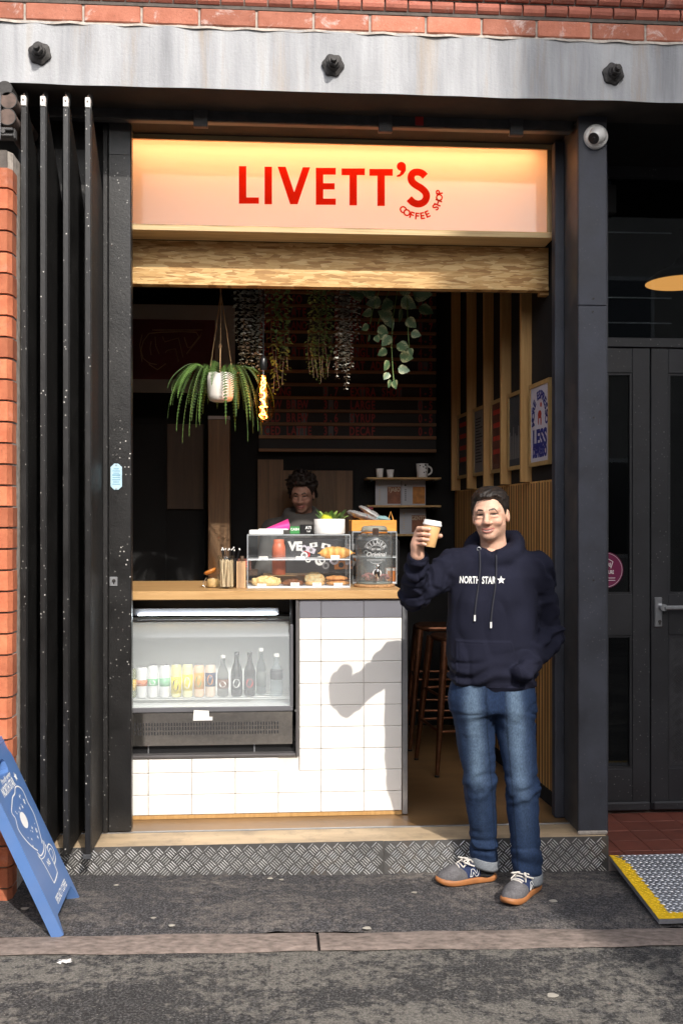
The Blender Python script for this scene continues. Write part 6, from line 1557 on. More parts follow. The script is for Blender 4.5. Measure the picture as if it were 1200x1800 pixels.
pl = bpy.data.objects.new('filament_light', bpy.data.lights.new('filament_light', 'POINT')); C.objects.link(pl); pl.location = base + Vector((0, 0, .15)); pl.data.energy = 0.5; pl.data.color = (1.0, .5, .18); pl.data.shadow_soft_size = .03
pl.parent = bl; pl.location = Vector((0, 0, base.z + .15 - c.z))
# trailing plants
mat('euc_pale', (0.50, 0.50, 0.44), 0.6, var=0.15, rand=0.1); mat('euc_green', (0.15, 0.20, 0.13), 0.6, var=0.3); mat('vine_green', (0.16, 0.26, 0.07), 0.5, var=0.3, scale=30); mat('stem_brown', (0.14, 0.09, 0.05), 0.8)
trng = random.Random(77)
def trailing(name, label, strands, leaf, lm, sm, pairs, px_c, dens, tip_fan=0.0):
    base = Vector((X_(px_c, YPn), YPn, rail_z)); t = thing(name, label, 'plant', base, 'trailing plants on the ceiling rail')
    for (px, py, dy) in strands:
        e = at(px, py, YPn + dy); top = Vector((e.x + trng.uniform(-.03, .03), YPn + dy * .4, rail_z)); L = (top - e).length; n = max(8, int(L / dens)); pts = []
        ph = trng.uniform(0, 6)
        for i in range(n + 1):
            u = i / n; p = top.lerp(e, u); p.x += .010 * math.sin(u * 9 + ph) * u; p.y += .010 * math.cos(u * 7 + ph) * u; pts.append(p)
        mb = MB(); 
        for i in range(1, n + 1):
            a0 = trng.uniform(0, 3.14) if not pairs else (i % 2) * 1.57 + .4; sz = leaf * (1.0 - .45 * (i / n) ** 3) * trng.uniform(.75, 1.2)
            for s_ in (0, 1) if pairs else (0, ):
                a = a0 + s_ * math.pi + trng.uniform(-.3, .3); d = Vector((math.cos(a), math.sin(a) * .8, trng.uniform(-.55, .1))).normalized(); sd = d.cross(Vector((0, 0, 1))).normalized(); nn = sd.cross(d)
                p = pts[i] + d * .004
                if pairs: prof_ = [(0, 0), (.3, .42), (.65, .5), (.95, .25), (1, 0), (.95, -.25), (.65, -.5), (.3, -.42)]
                else: prof_ = [(0, 0), (.25, .3), (.5, .36), (.8, .2), (1.05, 0), (.8, -.2), (.5, -.36), (.25, -.3)]
                mb.add([p + d * u * sz + sd * v * sz + nn * (.12 * sz * (abs(v) * 2 - u)) for u, v in prof_], [tuple(range(8))], True)
        st_ = part('strand', mb, lm, t); part('stem', MB().tube(pts, .0013, 4), sm, st_)
trailing('eucalyptus', 'pale eucalyptus strands hanging left of the filament bulb', [(425, 655, .02), (431, 640, 0), (440, 650, .03), (449, 648, 0), (454, 664, .01), (458, 640, -.01), (420, 620, .04), (444, 625, .05)], .024, 'euc_pale', 'stem_brown', True, 440, .019)
trailing('ivy_vine', 'small leaved green vine beside the filament bulb', [(489, 682, 0), (499, 678, .02), (507, 652, .0), (481, 690, .02), (494, 650, .04)], .034, 'vine_green', 'stem_brown', False, 493, .017)
trailing('leafy_vine', 'bushy light green vine in the middle of the menu board', [(541, 655, .02), (548, 662, 0), (556, 664, .01), (561, 672, -.01), (567, 664, .02), (573, 662, .0), (579, 654, .02), (552, 650, .04), (565, 655, .04)], .026, 'vine_green', 'stem_brown', False, 560, .0125)
trailing('silver_vine', 'silvery round leaved strands right of the bushy vine', [(592, 665, 0), (601, 650, .02), (607, 682, 0), (616, 648, .02), (598, 640, .04), (612, 630, .03), (625, 595, .02)], .024, 'euc_pale', 'stem_brown', True, 608, .017)
# philodendron with big variegated leaves
base = Vector((X_(688, YPn), YPn, rail_z)); ph = thing('philodendron', 'trailing philodendron with large cream edged leaves at right', 'plant', base)
def leaf_mat(name, g, cr):
    m, nt, b = newmat(name); co = _coord(nt, rand=False); f = _noise(nt, _coord(nt, (1, 4, 1)), 9, 3)
    sx = _n(nt, 'ShaderNodeSeparateXYZ'); nt.links.new(co, sx.inputs[0]); ab = _n(nt, 'ShaderNodeMath', operation='ABSOLUTE'); nt.links.new(sx.outputs[1], ab.inputs[0])
    mu = _n(nt, 'ShaderNodeMath', operation='MULTIPLY_ADD'); nt.links.new(ab.outputs[0], mu.inputs[0]); mu.inputs[1].default_value = 0.75; nt.links.new(f, mu.inputs[2])
    nt.links.new(_ramp(nt, mu.outputs[0], [(.66, g), (.74, cr)]), b.inputs['Base Color']); b.inputs['Roughness'].default_value = .45
leaf_mat('philo_leaf', (0.08, 0.15, 0.07), (0.42, 0.42, 0.22))
lf_ = MB(); prf = [(0, 0), (.12, .30), (.30, .40), (.55, .34), (.8, .17), (1, 0)]
vs = [(u, 0, .0) for u, v in prf] + [(u, v, .14 * v) for u, v in prf[1:-1]] + [(u, -v, .14 * v) for u, v in prf[1:-1]]
lf_.add(vs, [(0, 1, 6), (1, 2, 7, 6), (2, 3, 8, 7), (3, 4, 9, 8), (4, 5, 9), (1, 0, 10), (2, 1, 10, 11), (3, 2, 11, 12), (4, 3, 12, 13), (5, 4, 13)], True); lme = shared('leaf', lf_, 'philo_leaf')
stems = [[(700, 500), (690, 560), (688, 610), (690, 650), (692, 672)], [(715, 505), (716, 560), (718, 600), (719, 616)], [(668, 505), (655, 545), (650, 570)], [(690, 495), (676, 530), (664, 570)]]
LV = [(688, 560, 150, 26), (676, 585, 215, 20), (697, 605, -30, 26), (680, 615, 210, 18), (702, 625, -15, 24), (684, 635, 240, 20), (699, 648, -10, 20), (683, 655, 235, 15), (687, 668, 250, 15), (692, 668, 280, 17), (686, 590, 230, 22), (714, 560, -40, 22), (722, 585, -20, 18), (713, 600, 230, 16), (719, 612, 290, 14), (716, 612, 250, 14), (655, 548, 200, 20), (648, 572, 215, 16), (651, 590, 245, 14), (660, 590, 290, 14), (664, 575, -30, 20), (670, 530, 190, 26), (690, 530, 215, 26), (705, 525, -35, 30), (660, 515, 170, 30), (725, 515, -10, 34), (640, 522, 165, 26), (700, 512, 20, 28), (736, 540, -25, 26), (708, 545, 250, 24), (678, 555, -60, 24)]
for st_ in stems: part('stem', MB().tube([at(a, b, YPn + .01 * (i % 3)) for i, (a, b) in enumerate(st_)] if st_[0][1] < 1 else [Vector((at(*st_[0], YPn).x, YPn, rail_z))] + [at(a, b, YPn + .012 * (i % 2)) for i, (a, b) in enumerate(st_)], .0025, 5), 'vine_green', ph)
for (px, py, an, ln_) in LV:
    p = at(px, py, YPn + trng.uniform(-.02, .03)); o = piece('leaf', lme, ph, p); L = ln_ / 1750 * 5.6 * 1.1
    d = Vector((math.cos(R(an)), trng.uniform(-.5, .2), math.sin(R(an)))).normalized(); q_ = d.to_track_quat('X', 'Z'); o.rotation_euler = (q_.to_matrix() @ Matrix.Rotation(R(90) + trng.uniform(-.6, .6), 3, 'X')).to_euler(); o.scale = (L, L, L)

# ================================================================ pavement sign
pn, pf = atd(112, 1644, 3.893), atd(140, 1577, 4.293)
pn.z, pf.z = gz(pn.x) + .006, gz(pf.x) + .006
wv = (pf - pn); wv.z = 0; Wb = wv.length; wv.normalize(); lean = R(24.5); outn = Vector((wv.y, -wv.x, 0))      # outn points to the shop side (+x)
if outn.x < 0: outn = -outn
upv = (Vector((0, 0, 1)) * math.cos(lean) - outn * math.sin(lean)).normalized(); HB = .775
mat('board_blue', (0.085, 0.175, 0.40), 0.42, var=0.08, scale=3, dirt=(0.2, 0.24, 0.36), dirt_amt=0.3, dirt_scale=2)
ab = thing('pavement_sign', 'blue a-frame pavement sign with white milkshake drawing at left', 'sign', pn.lerp(pf, .5))
def board(o0, u_, w_, n_, name, parent):
    out = [(0, 0), (.012, 0), (.045, .07), (Wb - .045, .07), (Wb - .012, 0), (Wb, 0), (Wb, HB - .012), (Wb - .012, HB), (.012, HB), (0, HB - .012)]
    hole = [(Wb * .32, HB - .12), (Wb * .36, HB - .135), (Wb * .64, HB - .135), (Wb * .68, HB - .12), (Wb * .68, HB - .09), (Wb * .64, HB - .075), (Wb * .36, HB - .075), (Wb * .32, HB - .09)]
    bm = bmesh.new(); fr_ = []
    def P3(a, b, t): return o0 + w_ * a + u_ * b - n_ * t
    ed = []
    for loop in (out, hole):
        vs = [bm.verts.new(P3(a, b, 0)) for a, b in loop]; ed += [bm.edges.new((vs[i], vs[(i + 1) % len(vs)])) for i in range(len(vs))]
    bmesh.ops.triangle_fill(bm, use_beauty=True, use_dissolve=False, edges=ed)
    r_ = bmesh.ops.extrude_face_region(bm, geom=list(bm.faces)); bmesh.ops.translate(bm, vec=-n_ * .045, verts=[g for g in r_['geom'] if isinstance(g, bmesh.types.BMVert)])
    bmesh.ops.recalc_face_normals(bm, faces=bm.faces); bmesh.ops.translate(bm, vec=-WORLD[parent.name], verts=bm.verts); me = bpy.data.meshes.new(name); bm.to_mesh(me); bm.free()
    o = raw(name, me, 'board_blue', parent); WORLD[o.name] = WORLD[parent.name]; return o
nb = wv.cross(upv); nb = nb if nb.x > 0 else -nb
fb_ = board(pn, upv, wv, nb, 'front_panel', ab)
topc = pn + upv * HB; upv2 = (Vector((0, 0, 1)) * math.cos(lean) + outn * math.sin(lean)).normalized(); nb2 = wv.cross(upv2); nb2 = nb2 if nb2.x < 0 else -nb2
board(topc - outn * .03 - upv2 * HB, upv2, wv, nb2, 'rear_panel', ab)
art = MB()
def bp3(a, b): return pn + wv * (Wb * a) + upv * (HB * b) + nb * .0006
def line2(pts, w_, n=5, closed=False):
    s_ = spline(pts, n) if n > 1 else pts; Lq = [(a * Wb, b * HB) for a, b in s_]; ribbon(art, Lq, w_, lambda x, y: pn + wv * x + upv * y + nb * .0006)
MT = lambda a, b: frame_M(bp3(a, b), wv, upv)
text_on(art, 'Proudly serving', .030, MT(.47, .812), fat=.0006, shear=.2, sx=.8); text_on(art, 'NORTH STAR', .052, MT(.42, .765), fat=.0018, sx=.62)
def star(a, b, r_, k=.45, n=5):
    art.add([bp3(a, b) + wv * (r_ * (1 if i % 2 == 0 else k) * math.sin(math.pi * i / n)) + upv * (r_ * (1 if i % 2 == 0 else k) * math.cos(math.pi * i / n)) for i in range(2 * n)], [tuple(range(2 * n))])
star(.78, .775, .022)
text_on(art, 'SPECIALTY COFFEE', .042, MT(.52, .135), fat=.0008, sx=.6)
line2([(.40, .40), (.30, .44), (.20, .50), (.14, .57), (.20, .62), (.18, .66), (.30, .69), (.40, .71), (.52, .715), (.62, .735), (.74, .72), (.80, .68), (.78, .62), (.80, .55), (.74, .48), (.66, .42), (.62, .40)], .006)
line2([(.36, .40), (.40, .37), (.52, .365), (.64, .38), (.68, .41)], .006); line2([(.34, .385), (.38, .355), (.52, .345), (.66, .365), (.71, .40)], .004)
line2([(.36, .375), (.40, .30), (.42, .22), (.45, .205), (.64, .215), (.68, .23), (.70, .30), (.70, .38)], .006); line2([(.70, .355), (.82, .36), (.88, .32), (.82, .275), (.70, .262)], .006); line2([(.71, .335), (.79, .338), (.82, .32), (.79, .296), (.71, .285)], .004)
art.add([bp3(.42 + .10 * math.cos(t), .575 + .045 * math.sin(t)) for t in np.linspace(0, 2 * math.pi, 18, endpoint=False)], [tuple(range(18))])
arng = random.Random(5)
for k in range(22): star(arng.uniform(.26, .72), arng.choice([arng.uniform(.44, .53), arng.uniform(.62, .70)]), arng.uniform(.004, .011), .4, arng.choice([4, 5]))
text_on(art, 'NS', .034, MT(.55, .30), fat=.001); part('printed_artwork', art, 'print_white', fb_)
# ---------------------------------------------------------------- gum spots and litter
mat('gum', (0.36, 0.33, 0.28), 0.9, var=0.2); mat('litter', (0.7, 0.68, 0.66), 0.8, var=0.1)
GUM = [(277, 1569, .015, 'on the pavement, the farther left of two below the white tiles'), (205, 1563, .011, 'small one on the pavement nearest the folded door'), (475, 1547, .013, 'left one of the pair against the middle of the step'), (495, 1549, .011, 'right one of the pair against the middle of the step'), (645, 1632, .017, 'at the pavement edge above the kerb joint on its right'), (728, 1568, .013, 'on the pavement left of the shoes'), (972, 1579, .018, 'on the pavement right of the shoes'), (302, 1633, .013, 'at the kerb edge right of the blue sign'), (970, 1740, .02, 'largest one out on the road at right'), (44, 1607, .017, 'in the shadow of the blue sign'), (270, 1620, .011, 'tiny one on the pavement close to the kerb')]
for (px, py, r_, wh) in GUM:
    p = atd(px, 915, 1750 / (py - 915) * 1.64); p.z = gz(p.x) + (.0085 if p.y > YK1 else (.008 if p.y > YK0 else -.003))
    solo('gum_spot', MB().add([p + Vector((r_ * (1 + .2 * math.sin(3 * a + px)) * math.cos(a), r_ * .9 * math.sin(a), 0)) for a in np.linspace(0, 2 * math.pi, 14, endpoint=False)] + [p + Vector((0, 0, .0025))], [(i, (i + 1) % 14, 14) for i in range(14)]), 'gum', 'pale gum spot ' + wh, 'gum spot', p, 'chewing gum spots on the ground')
p = atd(114, 915, 1750 / (1692 - 915) * 1.63); p.z = gz(p.x) - .002
mb = MB(); lr = random.Random(3)
for k in range(9): a = lr.uniform(0, 6); q_ = p + Vector((lr.uniform(-.02, .02), lr.uniform(-.012, .012), 0)); mb.add([q_ + Vector((.012 * math.cos(a + t), .009 * math.sin(a + t), lr.uniform(0, .01))) for t in (0, 2, 4)], [(0, 1, 2)])
solo('paper_scrap', mb, 'litter', 'crumpled white paper scrap on the road at lower left', 'litter', p)

# ================================================================ people
attr_mat('skin', 0.5, 0.12, 500, sss=0.06, spec=0.35, var=0.06, vscale=120)
attr_mat('hoodie_cloth', 0.9, 0.35, 900, spec=0.12, var=0.22, vscale=400, sheen=0.0)
attr_mat('denim', 0.85, 0.45, 700, spec=0.15, var=0.35, vscale=260, stretch=(1, 1, 0.35))
attr_mat('hair_fibre', 0.5, 0.7, 500, spec=0.4, var=0.4, vscale=220, stretch=(1, 0.3, 1))
attr_mat('shoe_cloth', 0.8, 0.4, 500, spec=0.2, var=0.25, vscale=120)
mat('eye_white', (0.55, 0.52, 0.5), 0.2, var=0.02); mat('eye_dark', (0.02, 0.012, 0.008), 0.15)
mat('gum_sole', (0.36, 0.14, 0.045), 0.55, var=0.15, scale=20, dirt=(0.2, 0.15, 0.1), dirt_amt=0.3, dirt_scale=25); mat('lace', (0.62, 0.58, 0.53), 0.9, var=0.1); mat('cuff_grey', (0.17, 0.185, 0.205), 0.9, var=0.3, scale=160, bump=0.4, bscale=300, stretch=(1, 1, 3)); mat('sock', (0.015, 0.015, 0.017), 0.9)
mat('cord_navy', (0.02, 0.021, 0.03), 0.9)
LIP = dict(half=.029)
def mouth_z(x): return -.0735 + .0095 * (np.abs(x) / .029) ** 2
def head_fn(P, smile=1.0):
    x, f, z = P; Ps = (np.abs(x), f, z)
    d = ell(P, (0, -.018, .034), (.0745, .097, .083))
    d = smin(d, rcone(P, (0, .016, -.012), (0, .040, -.078), .063, .042), .035)
    d = smin(d, ell(Ps, (.040, .006, -.058), (.018, .034, .03)), .03)
    d = smin(d, ell(P, (0, .069, -.101), (.022, .017, .015)), .024)
    d = smin(d, ell(Ps, (.037, .060, -.035), (.023, .020, .018)), .020)
    d = smin(d, rcone(Ps, (.008, .083, .019), (.043, .066, .021), .0085, .0085), .018)
    d = smax(d, -ell(Ps, (.0305, .093, .0), (.0165, .0105, .0062)), .008)
    d = smin(d, ell(Ps, (.031, .071, -.011), (.016, .010, .005)), .010)          # lower lid bag
    d = smin(d, rcone(P, (0, .082, .010), (0, .101, -.034), .0075, .0125), .014)
    d = smin(d, ell(Ps, (.0135, .088, -.039), (.0085, .011, .0075)), .008)
    d = smax(d, -rcone(Ps, (.022, .088, -.044), (.034, .078, -.064), .0022, .0025), .008)   # smile fold
    zc = mouth_z(x)
    w_ = np.clip(1 - (np.abs(x) / .031) ** 2, 0, 1)
    front = .088 - 6.5 * x * x
    up = np.sqrt((z - zc - .0052) ** 2 + (f - front) ** 2) - .0058 * w_
    lo = np.sqrt((z - zc + .0060) ** 2 + (f - front + .001) ** 2) - .0068 * w_
    d = smin(d, np.where(w_ > 0, up, 1), .005); d = smin(d, np.where(w_ > 0, lo, 1), .005)
    d = smax(d, -(np.sqrt(((z - zc) / 1.0) ** 2 + (f - front - .004) ** 2) - .0026 * w_), .003)
    ear = ell(Ps, (.076, -.012, -.012), (.0085, .018, .029)); ear = smax(ear, -ell(Ps, (.085, -.006, -.008), (.006, .010, .017)), .006)
    d = smin(d, ear, .008)
    d = smin(d, rcone(P, (0, -.020, -.06), (0, -.038, -.22), .053, .062), .03)
    return d
def head_cols(V, base, beard=.45):
    x, f, z = V.T; c = np.tile(np.array(base), (len(V), 1))
    blush = np.exp(-(((np.abs(x) - .042) / .02) ** 2 + ((z + .035) / .02) ** 2)) * (f > .02); c = c * (1 - .25 * blush[:, None]) + np.array((.62, .24, .17)) * .25 * blush[:, None]
    nose = np.exp(-((x / .014) ** 2 + ((z + .037) / .014) ** 2)) * (f > .085); c = c * (1 - .2 * nose[:, None]) + np.array((.6, .22, .16)) * .2 * nose[:, None]
    st = sstep(-.045, -.062, z) * (f > -.005) * sstep(-.135, -.12, z); st = st * (1 - .65 * np.exp(-((np.abs(x) - .035) / .014) ** 2 - ((z + .06) / .014) ** 2))
    st = st * (.75 + .25 * noise3(x * 300, f * 300, z * 300)); c = c * (1 - beard * st[:, None]) + np.array((.20, .115, .08)) * beard * st[:, None]
    zc = mouth_z(x); inm = (np.abs(x) < .0295) & (f > .060)
    w_ = np.sqrt(np.clip(1 - (np.abs(x) / .030) ** 2, 0, 1))
    lip = inm & (np.abs(z - zc - .0005) < .0105 * w_); c[lip] = (.36, .13, .105)
    tee = inm & (np.abs(z - zc) < .0022 * w_) & (np.abs(x) < .020); c[tee] = (.48, .40, .35)
    bz = .0205 + .004 * np.clip((np.abs(x) - .012) / .02, 0, 1) - 12 * np.clip(np.abs(x) - .034, 0, 1) ** 2 * 10
    br = (np.abs(x) > .012) & (np.abs(x) < .05) & (np.abs(z - bz) < .0050 * (1 - .5 * np.abs(np.abs(x) - .028) / .022)) & (f > .05); c[br] = (.035, .02, .014)
    ey = (((np.abs(x) - .0305) / .0175) ** 2 + ((z - .0008) / .0052) ** 2 < 1) & (f > .05); c[ey] = c[ey] * .45 + np.array((.06, .025, .018)) * .55
    sl = (((np.abs(x) - .0305) / .0150) ** 2 + ((z - .0005) / .0028) ** 2 < 1) & (f > .05); c[sl] = (.22, .16, .14); ir = sl & (np.abs(np.abs(x) - .0305) < .0068); c[ir] = (.016, .009, .007); la = (((np.abs(x) - .0305) / .0165) ** 2 + ((z - .0036) / .0022) ** 2 < 1) & (f > .05); c[la] = (.02, .011, .009)
    return c
def hair_from(P, top, side, front, nz, curl=False):
    """hair as a layer of varying thickness over the skull, thinning out to nothing at the hairline"""
    x, f, z = P; ax = np.abs(x)
    low = np.interp(f, [-.12, -.06, -.025, .012, .030, .046, .060, .10], [-.098, -.078, -.045, -.024, .000, .042, .066, .070])
    rv = z - low - .010 * np.clip((ax - .030) / .02, 0, 1) * (f > .05) + .0045 * noise3(x * 110, f * 50, z * 50)
    mask = sstep(-.002, .016, rv)
    up = np.clip((z - .02) / .08, 0, 1); T = side + (top - side) * up + front * np.exp(-((f - .062) / .035) ** 2 - ((z - .085) / .035) ** 2 - ((x - .006) / .05) ** 2)
    if curl: st = 1 + .55 * noise3(x * nz, f * nz, z * nz) + .3 * noise3(x * nz * 2.2, f * nz * 2.2, z * nz * 2.2)
    else: st = 1 + .26 * noise3(x * 85 + f * 55, f * 16, z * 40) + .16 * noise3(x * 210 + f * 120, f * 34, z * 90)
    ear = ell((ax, f, z), (.081, -.008, -.012), (.016, .026, .036)); mask = mask * sstep(.0, .006, ear)
    return head_fn(P) - (T * st * mask - .006 * (1 - mask))
def hair_man(P): return hair_from(P, .0185, .0055, .012, 0)
def hair_curly(P): return hair_from(P, .036, .016, .020, 48, True)
def finger(pts, rs): return lambda P: np.minimum.reduce([rcone(P, pts[i], pts[i + 1], rs[i], rs[i + 1]) for i in range(len(pts) - 1)])

def join_np(parts):
    V, Q, K, n = [], [], [], 0
    for v, q, c in parts: V.append(v); Q.append(q + n); K.append(c); n += len(v)
    return np.concatenate(V), np.concatenate(Q), np.concatenate(K)
def xf(V, M_): A = np.array(M_); return V @ A[:3, :3].T + A[:3, 3]

# ---------------------------------------------------------------- the man: a frame with x to the right of the picture, y away from the camera
MD = 4.42
MO = atd(865, 915, MD); MO.z = gz(MO.x) + .008
man = thing('person', 'smiling man in navy hoodie and blue jeans raising a paper cup', 'person', MO)
man.rotation_euler = (0, 0, -YAW)
def mpart(name, V, Q, cols, m, label=None):
    return raw(name, np_mesh(name, V, Q, cols), m, man, label)
# head
HM = Matrix.Translation((-.010, .004, 1.6735)) @ Matrix.Rotation(R(-19), 4, 'Z') @ Matrix.Rotation(R(-4), 4, 'Y') @ Matrix.Rotation(R(1), 4, 'X') @ Matrix.Diagonal((1, -1, .95, 1))
hv, hq = snet(head_fn, (-.10, -.13, -.225), (.10, .13, .13), .0021)
skin = (.64, .38, .27)
hc = head_cols(hv, skin); hq_ = hq[:, ::-1]
# right hand (picture left) round the cup
CUPC = Vector((-.300, -.295, 1.590)); tiltc = R(9)
def cupx(z): return CUPC.x + (z - CUPC.z) * math.tan(tiltc)
WRI = Vector((-.352, -.262, 1.505)); ELB = Vector((-.352, -.085, 1.325)); SHL = Vector((-.172, .02, 1.445))
fing = []
for i, (zz, L) in enumerate(((1.612, .0), (1.589, .004), (1.568, .002), (1.549, -.006))):
    cx = cupx(zz); ra = .0092 - .0006 * i
    k0 = (cx - .052 + .002 * i, CUPC.y + .022, zz - .008); k1 = (cx - .056 + .004 * i, CUPC.y - .016, zz + .002); k2 = (cx - .040 + .004 * i, CUPC.y - .042, zz + .003); k3 = (cx - .014 + L, CUPC.y - .0475, zz)
    fing.append(finger([k0, k1, k2, k3], [ra * 1.12, ra * 1.06, ra * .98, ra * .86]))
thumb = finger([(cupx(1.55) - .040, CUPC.y + .028, 1.545), (cupx(1.565) - .008, CUPC.y + .046, 1.566), (cupx(1.57) + .024, CUPC.y + .040, 1.578), (cupx(1.58) + .044, CUPC.y + .020, 1.583)], [.015, .0125, .0112, .0094])
def hand_fn(P):
    palm = ell(P, (cupx(1.565) - .052, CUPC.y + .018, 1.566), (.017, .032, .046))
    palm = smin(palm, rcone(P, (cupx(1.56) - .05, CUPC.y + .02, 1.545), tuple(WRI), .027, .027), .02)
    palm = smin(palm, rcone(P, tuple(WRI), tuple(WRI.lerp(ELB, .6)), .027, .034), .01)
    d = smin(palm, thumb(P), .012)
    fd_ = fing[0](P)
    for g in fing[1:]: fd_ = smin(fd_, g(P), .0025)
    return smin(d, fd_, .008)
handv, handq = snet(hand_fn, (-.41, -.37, 1.40), (-.22, -.15, 1.65), .0022)
hcol = np.tile(np.array(skin) * .97, (len(handv), 1)); 
tipd = np.full(len(handv), 9.0)
for i, (zz, L) in enumerate(((1.612, .0), (1.589, .004), (1.568, .002), (1.549, -.006))):
    p = np.array((cupx(zz) - .012 + L, CUPC.y - .056, zz)); tipd = np.minimum(tipd, np.linalg.norm((handv - p) * (1, 1, 1.2), axis=1))
nail = tipd < .0075; hcol[nail] = (.66, .42, .34)
knu = noise3(handv[:, 0] * 160, handv[:, 1] * 160, handv[:, 2] * 160); hcol *= (1 + .06 * knu)[:, None]; hcol[:, 0] *= 1.03
# inner body (under the clothes) carried in the same mesh
def inner(P):
    d = rcone(P, (0, .03, 1.48), (0, .03, 1.0), .07, .09); d = smin(d, rcone(P, (0, .03, 1.47), (0, .03, 1.40), .055, .09), .03)
    for a, b, c_, r1, r2, r3 in ((SHL, ELB, WRI, .045, .036, .026), (Vector((.19, .03, 1.43)), Vector((.250, .06, 1.13)), Vector((.10, -.03, 1.02)), .032, .024, .02)):
        d = smin(d, rcone(P, tuple(a), tuple(b), r1, r2), .03); d = smin(d, rcone(P, tuple(b), tuple(c_), r2, r3), .02)
    d = smin(d, ell(P, (.05, -.05, .985), (.05, .022, .03)), .02)
    for a, b, c_ in (((-.085, .03, .9), (-.045, .06, .48), (-.018, .135, .09)), ((.085, .02, .9), (.125, -.01, .47), (.160, .008, .09))):
        d = smin(d, rcone(P, a, b, .07, .05), .05); d = smin(d, rcone(P, b, c_, .05, .036), .02)
    return d
iv, iq = snet(inner, (-.42, -.30, .05), (.34, .2, 1.56), .014)
V, Q, K = join_np([(xf(hv, HM), hq_, hc), (handv, handq, hcol), (iv, iq, np.tile(np.array(skin), (len(iv), 1)))])
mpart('body', V, Q, K, 'skin')
hrv, hrq = snet(hair_man, (-.10, -.14, -.10), (.10, .115, .15), .0023)
tint = .5 + .5 * noise3(hrv[:, 0] * 140 + hrv[:, 1] * 40, hrv[:, 1] * 30, hrv[:, 2] * 140)
mpart('hair', xf(hrv, HM), hrq[:, ::-1], lerpc(tint, (.006, .004, .003), (.020, .012, .008)), 'hair_fibre')

# hoodie
SHR = Vector((.198, .03, 1.432)); ELR = Vector((.262, .07, 1.125)); WRR = Vector((.118, -.118, 1.000))
zk = [.84, .90, .95, 1.05, 1.18, 1.30, 1.40, 1.47, 1.52]; wk = [.184, .187, .198, .200, .198, .198, .190, .145, .08]; dk = [.118, .120, .132, .134, .136, .138, .125, .098, .06]; ck = [.006, .006, .006, .004, .004, .006, .006, .006, .006]
def folds(P, a, b, amp, freq, seed):
    """creases running across a sleeve or leg between joints a and b"""
    ab_ = np.array(b) - np.array(a); L = np.linalg.norm(ab_); u = ab_ / L
    t = sum((P[i] - a[i]) * u[i] for i in range(3)); n_ = noise3(P[0] * 16 + seed, P[1] * 16, P[2] * 16)
    return amp * np.sin(t * freq + 3.2 * n_ + seed) * (.55 + .45 * noise3(P[0] * 9, P[1] * 9 + seed, P[2] * 9))
def ridge(P, sx_, sy_, sz_, amp, seed):
    n_ = noise3(P[0] * sx_ + seed, P[1] * sy_ + seed * .7, P[2] * sz_); return amp * (np.minimum(np.abs(n_) * 2.6, 1) - .6)
